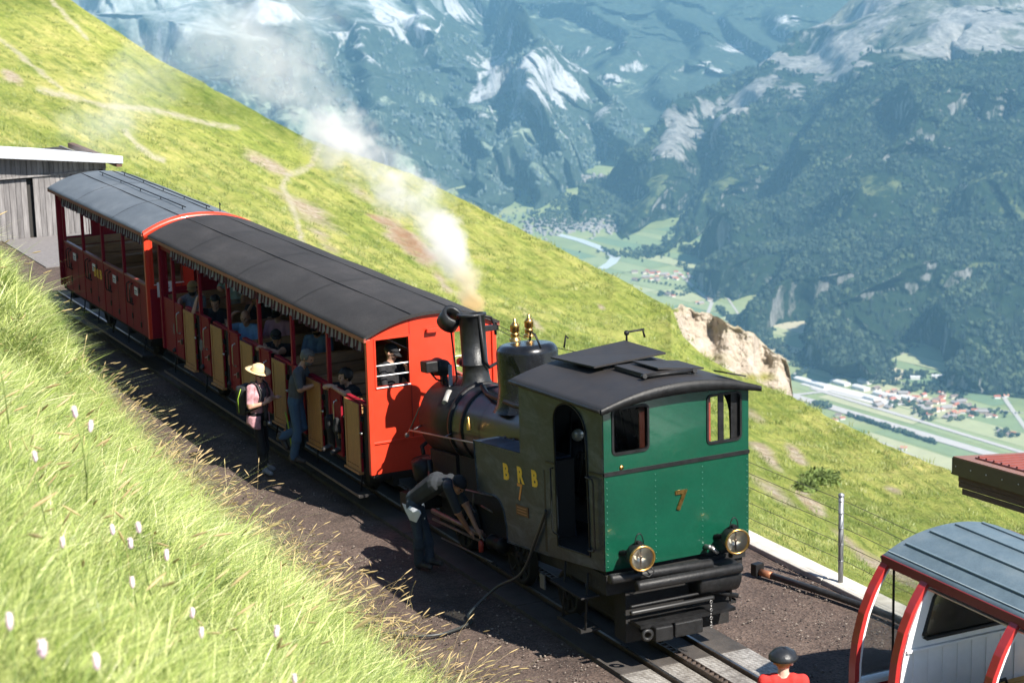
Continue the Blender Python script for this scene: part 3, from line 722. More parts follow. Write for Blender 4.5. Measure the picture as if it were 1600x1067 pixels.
# ================================================================ THE TRAIN
RED = mat('coach_end_red', (.62, .045, .018), .38, var=.10, scale=2.5, bump=.06, bscale=9, coat=.25)
MAROON = mat('coach_maroon', (.23, .011, .022), .5, var=.12, scale=3, bump=.05, bscale=8, spec=.15)
MARTRIM = mat('maroon_trim', (.25, .05, .035), .42, var=.18, scale=8)
EAVE = mat('eave_wood_trim', (.33, .09, .06), .5, var=.3, scale=12, stretch=(.3, 3, 3))
TAN = mat('varnished_wood', (.36, .17, .06), .42, var=.3, scale=10, stretch=(4, 4, .6), bump=.1)
SEATW = mat('bench_wood', (.30, .15, .055), .5, var=.3, scale=9, stretch=(4, .6, 4), bump=.1)
BLACK = mat('black_iron', (.010, .010, .0105), .5, .0, spec=.3, var=.5, scale=12, bump=.15, bscale=40)
DARKF = mat('underframe_black', (.010, .009, .0085), .85, var=.5, scale=8, bump=.3, bscale=30)
CHROME = mat('polished_handle', (.45, .43, .41), .3, 1.0)
BRASS = mat('brass', (.62, .36, .11), .3, 1.0, var=.2, scale=30)
WHITEP = mat('white_enamel', (.78, .78, .76), .4, var=.06, scale=20)
GOLD = mat('gold_lettering', (.85, .50, .04), .45, var=.08, scale=30)
DARKSLOT = mat('interior_dark', (.02, .016, .015), .7)
m, n, l, b = nt_mat('roof_felt')
tc = n.new('ShaderNodeTexCoord').outputs['Object']
c = ramp(n, l, noise(n, l, tc, .9, 6, .7), [(.3, (.012, .011, .011)), (.55, (.022, .0205, .0202)), (.75, (.038, .035, .034))])
c = mixc(n, l, .8, c, ramp(n, l, noise(n, l, tc, 75, 3, .8), [(.34, (.35, .35, .35)), (.5, (1, 1, 1)), (.66, (2.1, 2.0, 2.0))]), 'MULTIPLY')
c = mixc(n, l, .6, c, ramp(n, l, noise(n, l, mapping(n, l, tc, (.5, 3, 3)), 1.6, 5, .7), [(.35, (.72, .7, .7)), (.6, (1.1, 1.08, 1.06))]), 'MULTIPLY')
l.new(c, b.inputs['Base Color']); b.inputs['Roughness'].default_value = .85; bump(n, l, noise(n, l, tc, 90, 3, .8), b, .5, .006)
FELT = m
m, n, l, b = nt_mat('roof_grey_paint')
c = ramp(n, l, noise(n, l, tc_ := n.new('ShaderNodeTexCoord').outputs['Object'], 1.1, 6, .7), [(.3, (.07, .082, .092)), (.55, (.105, .12, .132)), (.75, (.15, .165, .175))])
c = mixc(n, l, .5, c, ramp(n, l, noise(n, l, tc_, 40, 4, .8), [(.3, (.65, .65, .65)), (.6, (1.2, 1.2, 1.2))]), 'MULTIPLY')
l.new(c, b.inputs['Base Color']); b.inputs['Roughness'].default_value = .55; FELTG = m
# striped curtain: printed stripes across the cloth
m, n, l, b = nt_mat('striped_cloth')
tc = n.new('ShaderNodeTexCoord').outputs['Object']; sx_ = n.new('ShaderNodeSeparateXYZ'); l.new(tc, sx_.inputs[0])
ph = math_(n, l, 'FRACT', math_(n, l, 'MULTIPLY', sx_.outputs[0], 6.5))
c = ramp(n, l, ph, [(.0, (.27, .24, .24)), (.40, (.27, .24, .24)), (.46, (.075, .018, .026)), (.95, (.075, .018, .026))])
l.new(c, b.inputs['Base Color']); b.inputs['Roughness'].default_value = .9; STRIPE = m

HW = .98
def roof_z(y, half=1.07, z0=2.745, rise=.275): return z0+rise*(1-min(1, abs(y)/half)**2.15)
def coach(name, label, x0, x1, posts, doors, felt, seed):
    root = thing(name, label, 'railway carriage', ((x0+x1)/2, 0, 0))
    r_ = random.Random(seed)
    # roof shell with overhangs
    mb = MB(); ys = np.linspace(-1.07, 1.07, 29); X0, X1 = x0-.42*(name != 'x'), x1+.06
    outer = [(y, roof_z(y)) for y in ys]; inner = [(y*.985, roof_z(y)-.045) for y in ys[::-1]]
    nx = 24; vs = []; ring = outer+inner
    for i in range(nx+1):
        x = X0+(X1-X0)*i/nx
        for y, z in ring: vs.append((x, y, z+.006*math.sin(x*2.3+y)*(1 if z > 2.76 else 0)))
    k = len(ring); fs = [(i*k+j, i*k+(j+1) % k, (i+1)*k+(j+1) % k, (i+1)*k+j) for i in range(nx) for j in range(k)]
    mb.add(vs, fs, True); mb.add(vs[:k], [list(range(k))[::-1]]); mb.add(vs[-k:], [list(range(k))])
    roof = mb.build('roof', felt, root)
    for y in (-.32, .36):
        sb = MB(); sb.box(X0+.02, X1-.02, y-.006, y+.006, roof_z(y)+.002, roof_z(y)+.010); sb.build('roof_seam', felt if name == 'x' else DARKF, roof)
    for x in np.arange(x0+1.8, x1-.5, 2.6):
        sb = MB(); ysx = np.linspace(-1.06, 1.06, 22)
        sb.grid([[(x+d, y, roof_z(y)+.0085) for y in ysx] for d in (-.008, .008)]); sb.build('roof_joint', DARKF, roof)
    for s in (-1, 1):
        tb = MB(); tb.box(X0, X1, s*1.045-.022, s*1.045+.022, 2.672, 2.742, bev=.008); tb.build('eave_trim', EAVE, roof)
        cb = MB(); cb.box(x0+.02, x1-.02, s*.955-.03, s*.955+.03, 2.56, 2.70); cb.build('cantrail', MAROON, root)
    # posts
    for p in posts:
        for s in (-1, 1):
            pb = MB(); pb.box(p-.032, p+.032, s*.97-.03, s*.97+.03, .74 if s < 0 else 1.70, 2.57, bev=.008); pb.build('post', MAROON, root)
    # floor, frame, footboards, wheels
    fb = MB(); fb.box(x0+.02, x1-.02, -.96, .96, .66, .74); fb.build('floor', DARKF, root)
    fb = MB(); fb.box(x0+.3, x1-.3, -.55, -.45, .42, .66); fb.box(x0+.3, x1-.3, .45, .55, .42, .66)
    for x in np.linspace(x0+.4, x1-.4, 5): fb.box(x-.06, x+.06, -.9, .9, .5, .655)
    fb.build('underframe', DARKF, root)
    for s in (-1, 1):
        sb = MB(); ya, yb = sorted((s*.86, s*1.1)); sb.box(x0+.25, x1-.25, ya, yb, .33, .36); 
        sb.box(x0+.25, x1-.25, s*1.1-.006, s*1.1+.006, .335, .372, mi=1)
        for x in np.linspace(x0+.5, x1-.5, 6): sb.tube([(x, s*.98, .345), (x, s*.93, .7)], .014, 6)
        sb.build('footboard', [DARKF, mat('worn_step_edge', (.16, .15, .14), .45, .7, var=.4, scale=20)], root)
    for x in (x0+1.5, x1-1.5):
        for s in (-1, 1):
            wb = MB(); wb.lathe([(.02, -.05), (.12, -.055), (.13, -.02), (.24, -.02), (.25, -.045), (.305, -.045), (.31, .03), (.34, .035), (.34, .05), (.02, .05)], (x, s*.42, .39), (0, -s, 0), 24); wb.build('wheel', DARKF, root)
    # benches back to back at the posts
    for p in [q-.55 for q in posts[1:]]:
        bb = MB()
        for s in (-1, 1):
            for k in range(4): bb.prism([(p+s*(.035+.028*k), 1.72-.17*k), (p+s*(.06+.028*k), 1.72-.17*k), (p+s*(.085+.028*k), 1.57-.17*k), (p+s*(.06+.028*k), 1.57-.17*k)], -.9, .9)
            for k in range(3): x_a, x_b = sorted((p+s*(.12+.12*k), p+s*(.225+.12*k))); bb.box(x_a, x_b, -.9, .9, 1.13, 1.155)
            x_a, x_b = sorted((p+s*.12, p+s*.46)); bb.box(x_a+.02, x_b-.02, -.88, -.84, .75, 1.13); bb.box(x_a+.02, x_b-.02, .84, .88, .75, 1.13)
        bb.build('bench', SEATW, root)
    for p, s in ((x0+.05, 1),):
        bb = MB()
        for k in range(4): bb.prism([(p+s*(.045+.028*k), 1.72-.17*k), (p+s*(.07+.028*k), 1.72-.17*k), (p+s*(.095+.028*k), 1.57-.17*k), (p+s*(.07+.028*k), 1.57-.17*k)], -.9, .9)
        x_a, x_b = sorted((p+s*.12, p+s*.46)); bb.box(x_a, x_b, -.9, .9, 1.13, 1.155); bb.box(x_a+.02, x_b-.02, -.88, .88, .75, 1.13)
        bb.build('bench', SEATW, root)
    # far side: closed below, dark roller blinds drawn above
    for bi, (p, q) in enumerate(zip(posts[:-1], posts[1:])):
        if (doors == 'open' and bi < len(posts)-2) or (doors != 'open' and bi > 1):
            bl = MB(); bl.box(p+.035, q-.035, .962, .972, 1.75, 2.56); bl.build('roller_blind', mat('blind_canvas', (.035, .025, .022), .9), root)
    fb = MB(); fb.box(posts[0], posts[-1], .955, .985, .73, 1.70); fb.build('far_side_panel', MAROON, root)
    fb = MB(); fb.box(posts[0], posts[-1], .94, 1.0, 1.70, 1.745, bev=.006); fb.build('far_waist_rail', EAVE, root)
    def handle(x, parent, h0=1.18, h1=1.56, mt=CHROME, y=-1.0):
        hb = MB(); hb.tube([(x, y, h0), (x, y-.05, h0+.015), (x, y-.06, h0+.06), (x, y-.06, h1-.06), (x, y-.05, h1-.015), (x, y, h1)], .011, 6)
        hb.sphere((x, y-.01, h0), .018, 8, 5); hb.sphere((x, y-.01, h1), .018, 8, 5); hb.build('grab_handle', mt, parent)
    for p, q in zip(posts[:-1], posts[1:]):
        w = q-p
        if doors == 'open':
            # fixed panel with the grab handle
            pb = MB(); pb.box(p+.035, p+.44, -.99, -.955, .72, 1.70, bev=.006); pan = pb.build('side_panel', MAROON, root); handle(p+.33, pan)
            lb = MB(); lb.box(p+.395, p+.415, -1.03, -.99, 1.0, 1.09); lb.tube([(p+.4, -1.03, 1.06), (p+.33, -1.05, 1.04)], .008, 6); lb.build('door_latch', CHROME, pan)
            # door leaf folded right back: its varnished inner face shows
            da = r_.uniform(.02, .055)
            def D(x, y, z, hx=p+1.28, a=da): 
                dx = x-hx; return (hx+dx*math.cos(a)-(y+1.0)*0, y-abs(dx)*math.sin(a), z)
            ob = MB(); ob.T = D; ob.box(p+.76, p+1.28, -1.035, -1.002, .70, 1.71, mi=0, bev=.005)
            for za, zb_ in ((.70, .765), (1.645, 1.71)): ob.box(p+.762, p+1.278, -1.052, -1.036, za+.002, zb_-.002, mi=1)
            for xa, xb in ((.762, .81), (1.23, 1.278)): ob.box(p+xa, p+xb, -1.051, -1.0365, .766, 1.643, mi=1)
            ob.box(p+.811, p+1.229, -1.0415, -1.036, .768, 1.641, mi=1)
            dl = ob.build('door_leaf', [MAROON, TAN], root)
            sb = MB(); sb.T = D; sb.box(p+.75, p+1.29, -1.085, -1.002, .665, .698, bev=.006); sb.build('door_sill', TAN, dl)
            hb = MB(); hb.tube([(p+1.29, -1.0, 1.3), (p+1.33, -1.06, 1.3), (p+1.42, -1.07, 1.31)], .011, 6); hb.sphere((p+1.42, -1.07, 1.31), .02, 8, 5)
            hb.build('door_stay', CHROME, dl)
            for z in (.95, 1.5):
                hb = MB(); hb.box(p+1.275, p+1.315, -1.03, -.99, z-.04, z+.04); hb.build('door_hinge', BLACK, dl)
            eb = MB(); eb.box(p+1.31, q-.034, -.985, -.93, .73, 1.70); eb.build('door_frame', DARKF, root)
            rb = MB(); rb.box(p+.70, min(q+.44, posts[-1]), -1.0, -.93, 1.7025, 1.74, bev=.006); rb.build('waist_rail', MAROON, root)
        else:
            pb = MB(); pb.box(p+.034, q-.034, -.99, -.955, .72, 1.70, bev=.006); pan = pb.build('side_panel', MAROON, root)
            for xa in (.45, .98):
                db = MB(); db.box(p+xa, p+xa+.014, -.9935, -.9905, .74, 1.69); db.build('door_seam', DARKSLOT, pan)
            handle(p+.36, pan, 1.22, 1.62, BLACK); handle(p+.56, pan, 1.22, 1.62, BLACK)
            sb = MB(); sb.box(p+.66, p+.86, -.997, -.991, 1.43, 1.58); sg = sb.build('notice_plate', WHITEP, pan)
            sb = MB(); sb.box(p+.69, p+.82, -.9985, -.9975, 1.5, 1.52); sb.box(p+.69, p+.80, -.9985, -.9975, 1.46, 1.475); sb.build('notice_print', DARKSLOT, sg)
            lb = MB()
            for z in (.98, 1.28): lb.box(p+.425, p+.475, -1.008, -.991, z-.05, z+.05)
            lb.box(p+.96, p+1.02, -1.006, -.991, 1.5, 1.6); lb.box(p+.96, p+1.02, -1.006, -.991, .85, .95); lb.build('door_hinge', BLACK, pan)
            rb = MB(); rb.box(p+.034, q-.034, -1.0, -.93, 1.7025, 1.74, bev=.006); rb.build('waist_rail', MARTRIM, root)
        # gathered striped valance
        for s in (-1, 1):
            cb = MB(); nseg = 64; G = []
            for t in np.linspace(0, 1, 5):
                row = []
                for i in range(nseg+1):
                    x = p+.04+(w-.08)*i/nseg; sag = .14+.035*abs(math.sin(i/nseg*math.pi*5))+.02*math.sin(i*.9+seed)
                    row.append((x, s*(1.0+.022*math.sin(i*1.45)*t+.012*t), 2.665-sag*t))
                G.append(row)
            cb.grid(G); cb.build('curtain_valance', STRIPE, root)
    return root
def end_wall(root, x, sgn, left_window, right_window, bars=True, dirs=RED):
    """end wall at x facing +-x; window openings as (y0,y1,z0,z1)"""
    ysx = sorted({-.985, .985, *[w[0] for w in (left_window, right_window)], *[w[1] for w in (left_window, right_window)]})
    mb = MB(); xa, xb = (x-.035, x) if sgn > 0 else (x, x+.035)
    def topz(y): return roof_z(y)-.05
    for ya, yb in zip(ysx[:-1], ysx[1:]):
        win = [w for w in (left_window, right_window) if abs(w[0]-ya) < 1e-6 and abs(w[1]-yb) < 1e-6]
        def strip(za, zb_=None):
            k = max(2, int((yb-ya)/.08)+1); yy = np.linspace(ya, yb, k); top = [(y, (topz(y) if zb_ is None else zb_)) for y in yy]
            poly = [(yb, za), (ya, za)][::-1]; poly = [(ya, za), (yb, za)]+top[::-1]; mb.prism(poly, xa, xb, 'x')
        if win: strip(.72, win[0][2]); strip(win[0][3])
        else: strip(.72)
    w_ = mb.build('end_wall', dirs, root)
    f = x+.004*sgn
    for y in (-.335, .335):
        sb = MB(); a_, b_ = sorted((f-.003, f+.003)); sb.box(a_, b_, y-.008, y+.008, 1.2, topz(y)-.02); sb.build('panel_seam', mat('red_seam', (.34, .025, .012), .5), w_)
    sb = MB(); a_, b_ = sorted((x, x+.02*sgn)); sb.box(a_, b_, -.97, .97, 1.165, 1.20, bev=.006); sb.build('beading', dirs, w_)
    for wd in (left_window, right_window):
        y0, y1, z0, z1 = wd; fb = MB(); a_, b_ = sorted((x-.045*sgn, x+.012*sgn))
        fb.box(a_, b_, y0-.025, y0, z0-.025, z1+.025); fb.box(a_, b_, y1, y1+.025, z0-.025, z1+.025); fb.box(a_, b_, y0, y1, z1, z1+.025); fb.box(a_, b_, y0, y1, z0-.025, z0)
        fr = fb.build('window_frame', dirs, w_)
        tb = MB(); a_, b_ = sorted((x+.0125*sgn, x+.022*sgn)); tb.box(a_, b_, y0-.01, y1+.01, z0-.02, z0-.005); tb.build('window_sill', WHITEP, fr)
        if bars:
            for k in (.22, .44):
                bb = MB(); bb.tube([(x-.02*sgn, y0, z0+(z1-z0)*k), (x-.02*sgn, y1, z0+(z1-z0)*k)], .0095, 8); bb.build('window_bar', WHITEP, fr)
    return w_
posts1 = [-12.45+1.5*i for i in range(7)]
c1 = coach('passenger_coach', 'front red passenger coach with open doors and dark felt roof next to the locomotive', -13.15, -3.38, posts1, 'open', FELT, 3)
end_wall(c1, -3.38, 1, (-.87, -.36, 2.0, 2.68), (.36, .86, 2.0, 2.66))
end_wall(c1, -13.15, -1, (-.87, -.36, 1.75, 2.6), (.36, .87, 1.75, 2.6), False, MAROON)
for s in (-1, 1):
    pb = MB(); pb.box(-3.42, -3.345, s*.985-.035, s*.985+.035, .72, 2.71, bev=.012); pb.build('corner_post', RED, c1)
    pb = MB(); pb.box(-13.18, -13.1, s*.985-.035, s*.985+.035, .72, 2.71, bev=.012); pb.build('corner_post', MAROON, c1)
    a_, b_ = sorted((s*.95, s*.985)); pb = MB(); pb.box(-13.1, -12.49, a_, b_, .72, 1.7, bev=.005); pb.build('side_panel', MAROON, c1)
b_ = MB(); b_.box(-3.36, -3.3, -.09, .09, 2.71, 2.76); b_.build('lamp_bracket', RED, c1)
posts2 = [-19.9+1.45*i for i in range(5)]
c2 = coach('passenger_coach', 'rear maroon passenger coach with closed doors and grey roof, standing near the timber shed', -20.3, -14.02, posts2, 'closed', FELTG, 8)
end_wall(c2, -14.02, 1, (-.86, -.30, 1.75, 2.62), (.30, .86, 1.75, 2.62), False, RED)
end_wall(c2, -20.3, -1, (-.86, -.30, 1.75, 2.62), (.30, .86, 1.75, 2.62), False, MAROON)
# shade in the gap, painted as maroon over the lower half of the end wall
b_ = MB(); b_.box(-14.012, -13.995, -.98, .98, .73, 1.66); b_.build('lower_end_shade', MAROON, c2)
for s in (-1, 1):
    for x in (-14.03, -20.3):
        pb = MB(); pb.box(x-.035, x+.04, s*.985-.035, s*.985+.035, .72, 2.70, bev=.012); pb.build('corner_post', RED if x > -15 else MAROON, c2)
# red arch of the open end under the roof edge
ab = MB(); ysx = np.linspace(-1.05, 1.05, 31); Gs = []
for xx, dz in ((-13.94, .004), (-13.93, .012), (-13.93, -.14), (-13.94, -.14)): Gs.append([(xx, y*(1 if dz > -.1 else .97), roof_z(y)+dz) for y in ysx])
Gs.append(Gs[0]); ab.grid(Gs); ab.build('roof_arch', RED, c2)
for y in (-.05, .42):
    hb = MB(); pts = [(x, y, roof_z(y)+.05) for x in np.linspace(-20.2, -14.4, 12)]; hb.tube(pts, .012, 6)
    for x in np.linspace(-20.0, -14.6, 5): hb.tube([(x, y, roof_z(y)-.01), (x, y, roof_z(y)+.05)], .009, 6)
    hb.build('roof_rail', BLACK, c2)
hb = MB(); hb.tube([(-14.4, .62, roof_z(.62)), (-14.4, .62, roof_z(.62)+.12), (-14.36, .60, roof_z(.62)+.16), (-14.3, .6, roof_z(.62)+.14)], .012, 6); hb.build('roof_hook', BLACK, c2)
for txt, x in (('B', -17.62), ('R', -17.42), ('B', -17.2)):
    text_part('gold_letter', txt, .26, .003, GOLD, c2, frame_mat((x, -.995, 1.42), (1, 0, 0), (0, 0, 1)), .006)
sb = MB(); sb.box(-13.992, -13.986, -.82, -.52, 1.5, 1.78); sg = sb.build('end_notice', WHITEP, c2)
sb = MB(); sb.tube([(-13.984, -.75, 1.56), (-13.984, -.6, 1.72)], .012, 6); sb.tube([(-13.984, -.75, 1.70), (-13.984, -.62, 1.58)], .012, 6); sb.tube([(-13.984, -.7, 1.66), (-13.984, -.58, 1.66)], .01, 6); sb.build('warning_mark', DARKSLOT, sg)
# the coupling between the coaches
cb = MB(); cb.tube([(-14.1, 0, .55), (-13.1, 0, .55)], .05, 10); cb.lathe([(.0, 0), (.14, 0), (.14, .05), (.05, .06), (.05, .3)], (-13.42, 0, .6), (1, 0, 0), 16)
tag(cb.build('coach_coupling', BLACK), 'black drawbar coupling hidden between the front and rear coaches', 'coupling')

# ---------------------------------------------------------------- locomotive
m, n, l, b = nt_mat('loco_green')
tc = n.new('ShaderNodeTexCoord').outputs['Object']
c = ramp(n, l, noise(n, l, tc, 1.4, 5, .6), [(.3, (.004, .048, .027)), (.7, (.005, .067, .037))])
c = mixc(n, l, .35, c, ramp(n, l, noise(n, l, tc, 26, 5, .75), [(.35, (.72, .72, .72)), (.6, (1.1, 1.1, 1.1))]), 'MULTIPLY')
l.new(c, b.inputs['Base Color']); b.inputs['Roughness'].default_value = .24; b.inputs['Coat Weight'].default_value = .6; b.inputs['Coat Roughness'].default_value = .06
bump(n, l, noise(n, l, tc, 2.6, 4), b, .12, .06); LGREEN = m
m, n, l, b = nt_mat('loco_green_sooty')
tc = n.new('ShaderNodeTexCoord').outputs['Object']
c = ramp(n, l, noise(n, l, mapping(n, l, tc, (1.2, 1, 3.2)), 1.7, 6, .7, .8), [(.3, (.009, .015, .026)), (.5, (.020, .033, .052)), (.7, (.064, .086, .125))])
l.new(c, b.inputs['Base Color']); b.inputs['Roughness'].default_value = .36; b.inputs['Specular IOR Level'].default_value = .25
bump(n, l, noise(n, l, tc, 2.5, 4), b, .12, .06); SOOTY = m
BOILER = mat('boiler_black', (.010, .012, .017), .33, .05, var=.5, scale=5, bump=.08, bscale=7, coat=.12)
CHIM = mat('chimney_black', (.020, .021, .022), .42, .3, var=.4, scale=10, bump=.2, bscale=45)
CABROOF = mat('cab_roof_paint', (.022, .019, .018), .62, var=.22, scale=4, bump=.2, bscale=60)
WINRED = mat('window_wood_red', (.23, .045, .028), .45, var=.2, scale=20)
loco = thing('steam_locomotive', 'black and green rack steam locomotive numbered 7 with brass rimmed headlights', 'locomotive', (.4, 0, 0))
TH = R(6.2); cT, sT = math.cos(TH), math.sin(TH)
def TL(a, y, h): return (a*cT-h*sT, y, 2.02+a*sT+h*cT)      # boiler frame, nose down
def LB(): b_ = MB(); b_.T = TL; return b_
# cab: roof arc over the rear wall
def croof(y, z=3.16, rise=.15): return z+rise*(1-(abs(y)/1.0)**2.1)
XR, XF = 3.49, 1.36
w1 = (-.895, -.465, 2.52, 3.075); w2 = (.44, .80, 2.55, 3.08)
wl_ = [at(*p, x=XR) for p in ((957.5, 640), (1011, 640), (957.5, 712), (1106, 620), (1157, 617), (1112, 691))]
w1 = (wl_[0][1], wl_[1][1], wl_[2][2]+.02, wl_[0][2]-.005); w2 = (wl_[3][1], wl_[4][1]-.01, wl_[5][2], wl_[3][2]-.0)
def rrect(y0, y1, z0, z1, r, k=5):
    out = []
    for cy_, cz_, a0 in ((y1-r, z1-r, 0), (y0+r, z1-r, 90), (y0+r, z0+r, 180), (y1-r, z0+r, 270)):
        for i in range(k): a = R(a0+90*i/(k-1)); out.append((cy_+r*math.cos(a), cz_+r*math.sin(a)))
    return out
def plate_with_holes(outer, holes, xa, xb):
    """flat plate in the y-z plane, with holes, thickness xa..xb"""
    bm = bmesh.new()
    def loop(pts): 
        vs = [bm.verts.new((0, p[0], p[1])) for p in pts]; return [bm.edges.new((vs[i], vs[(i+1) % len(vs)])) for i in range(len(vs))]
    es = loop(outer)
    for h in holes: es += loop(h)
    bmesh.ops.triangle_fill(bm, use_beauty=True, use_dissolve=False, edges=es)
    r_ = bmesh.ops.extrude_face_region(bm, geom=bm.faces[:])
    nv = [g for g in r_['geom'] if isinstance(g, bmesh.types.BMVert)]
    for v in bm.verts: v.co.x = xa
    for v in nv: v.co.x = xb
    bm.verts.index_update(); mb = MB(); mb.add([tuple(v.co) for v in bm.verts], [[v.index for v in f.verts] for f in bm.faces]); bm.free(); return mb
zb_, zs_ = 1.27, 2.42
upper = [(.965, zs_+.012), (.965, croof(.965)-.02)]+[(y, croof(y)-.02) for y in np.linspace(.9, -.9, 25)]+[(-.965, croof(.965)-.02), (-.965, zs_+.012)]
rw = plate_with_holes(upper, [rrect(*w1, .05), rrect(*w2, .05)], XR-.012, XR).build('rear_wall', LGREEN, loco)
lo = MB(); lo.box(XR-.012, XR+.002, -.965, .965, zb_, zs_-.012); lower = lo.build('rear_lower_panel', LGREEN, loco)
bb = MB(); bb.box(XR-.01, XR+.016, -.97, .97, zs_-.022, zs_+.022); bb.build('rear_band', BLACK, loco)
for (y0, y1, z0, z1) in (w1, w2):
    fo = rrect(y0-.022, y1+.022, z0-.022, z1+.022, .065); fi = rrect(y0+.004, y1-.004, z0+.004, z1-.004, .045)
    mb = plate_with_holes(fo, [fi], XR-.03, XR+.014); fr = mb.build('window_frame', BLACK, rw)
    sb = MB(); sb.box(XR-.05, XR-.032, y1-.085 if y0 < 0 else y0+.0, y1-.01 if y0 < 0 else y0+.055, z0+.01, z1-.01); sb.build('sliding_sash', WINRED, fr)
    if y0 > 0:
        sb = MB(); sb.box(XR-.05, XR-.034, y0+.16, y0+.235, z0, z1); sb.box(XR-.05, XR-.034, y1-.10, y1, z0, z1); sb.build('window_bar', BLACK, fr)
    else:
        gb = MB(); gb.box(XR-.027, XR-.022, y0, y1, z0, z1); gb.build('window_pane', glass('cab_glass', (.55, .6, .6), .25, .03, 1.12), fr)
# rivets
rv = MB()
def rivet(y, z, x=XR+.002, r=.0095): rv.lathe([(r, 0), (r*.8, .006), (0, .009)], (x, y, z), (1, 0, 0), 6)
for z in np.linspace(zb_+.05, zs_-.09, 15):
    for y in (-.935, -.30, .33, .94): rivet(y, z)
for y in np.linspace(-.85, .85, 13): rivet(y, croof(y)-.075, XR)
tag(rv.build('rivets', mat('rivet_green', (.03, .13, .085), .3, .2), lower), kind='stuff')
b_ = MB(); b_.lathe([(.0, 0), (.028, 0), (.028, .008), (0, .012)], (XR, -.74, 2.475), (1, 0, 0), 14); b_.build('brass_stud', BRASS, rw)
pos7 = at(1063, 782, x=XR); text_part('brass_numeral', '7', .32, .008, BRASS, lower, frame_mat((XR+.011, pos7[1], pos7[2]), (0, 1, 0), (0, 0, 1)), .008)
# cab side walls with the curved doorway (flat plate in x-z)
def side_plate(outer, holes, ya, yb):
    mb = plate_with_holes(outer, holes, ya, yb); mb.v = [(p[1], p[0], p[2]) for p in mb.v]; return mb
zz = lambda x: 1.06+(x-2.07)*.145                            # sloping lower edge
dtop = 3.02
door = [(2.33, zz(2.33)+.16), (3.14, zz(3.14)+.14), (3.09, 2.6), (3.07, 2.85)]+[(2.67+.40*math.cos(R(a)), 2.80+.27*math.sin(R(a))) for a in range(8, 173, 12)]+[(2.27, 2.80), (2.30, 2.2)]
for s in (-1, 1):
    outer = [(XF, 2.0), (2.03, 2.12), (2.06, zz(2.06)), (XR-.014, zz(XR)), (XR-.014, croof(.965)-.03), (XF, croof(.965)-.13)]
    ya, yb = (-.97, -.955) if s < 0 else (.955, .97)
    sw = side_plate(outer, [door], ya, yb).build('cab_side', SOOTY, loco)
    fb = MB(); y = s*.972; pts = [(p[0], y, p[1]) for p in door]; fb.tube(pts+[pts[0]], .014, 6, caps=False); fb.build('doorway_rim', BLACK, sw)
    for xh, z0, z1 in ((2.24, 1.42, 2.2), (3.26, 1.46, 2.30)):
        hb = MB(); y2 = s*1.01; w_ = .13*(1 if xh < 2.6 else -1)*1
        if xh > 2.6: hb.tube([(xh-.14, s*.975, z1), (xh-.14, y2, z1+.01), (xh+.02, y2, z1+.02), (xh+.04, y2, z1-.03), (xh+.06, y2, z0+.05), (xh+.03, y2, z0), (xh-.10, y2, z0-.02), (xh-.12, s*.975, z0)], .011, 6)
        else: hb.tube([(xh, s*.975, z1), (xh, y2, z1), (xh+.02, y2, z0+.05), (xh+.05, y2, z0), (xh+.16, y2, z0), (xh+.17, s*.975, z0)], .011, 6)
        hb.build('hand_rail', BLACK, sw)
    sb = MB(); sb.box(2.06, XR-.02, s*.972-.006 if s > 0 else -.978, s*.972+.006 if s > 0 else -.966, 2.26, 2.29)
    sb = MB(); sb.T = lambda x, y_, z: (x, y_, z+(x-3.49)*.125)
    y0_, y1_ = sorted((s*.971, s*.984)); sb.box(3.14, XR-.015, y0_, y1_, 2.40, 2.425); sb.box(XF+.7, 2.28, y0_, y1_, 2.40, 2.425); sb.build('side_band', BLACK, sw)
    rvs = MB()
    for z in np.linspace(1.4, 2.35, 13): rvs.lathe([(.008, 0), (0, .008)], (XR-.06, s*.971, z), (0, s, 0), 6)
    tag(rvs.build('rivets', SOOTY, sw), kind='stuff')
# doorway bottom step and cab interior: floor, backhead, pipes
ib = MB(); ib.box(XF+.02, XR-.03, -.94, .94, 1.12, 1.2); ib.build('cab_floor', DARKF, loco)
fw_ = MB(); fw_.prism([(-.95, 1.2), (.95, 1.2), (.95, croof(.95)-.14)]+[(y, croof(y)-.14) for y in np.linspace(.9, -.9, 11)]+[(-.95, croof(.95)-.14)], XF, XF+.02, 'x'); fw_.build('cab_front_wall', BLACK, loco)
ib = MB(); ib.lathe([(0, .35), (.5, .33), (.52, .0)], (XF+.05, 0, 2.0), (1, 0, 0), 20)
for k in range(9):
    y = -.55+.14*k; ib.tube([(XF+.4, y, 1.6+.1*(k % 3)), (XF+.5+.05*(k % 2), y, 2.1), (XF+.35, y*.8, 2.7)], .016, 6)
    ib.lathe([(.0, 0), (.06, 0), (.06, .02)], (XF+.52, y, 2.05+.13*(k % 3)), (1, 0, 0), 12)
ib.build('boiler_backhead', BLACK, loco)
ib = MB(); ib.lathe([(.0, .02), (.075, .02), (.075, 0)], (XF+.53, -.45, 2.45), (1, -.3, 0), 14); ib.lathe([(.0, .02), (.06, .02), (.06, 0)], (XF+.53, -.25, 2.6), (1, -.3, 0), 14); ib.tube([(XF+.5, -.6, 1.5), (XF+.7, -.7, 2.1)], .014, 6); ib.build('gauges', mat('gauge_glass', (.5, .5, .48), .2, .4), loco)
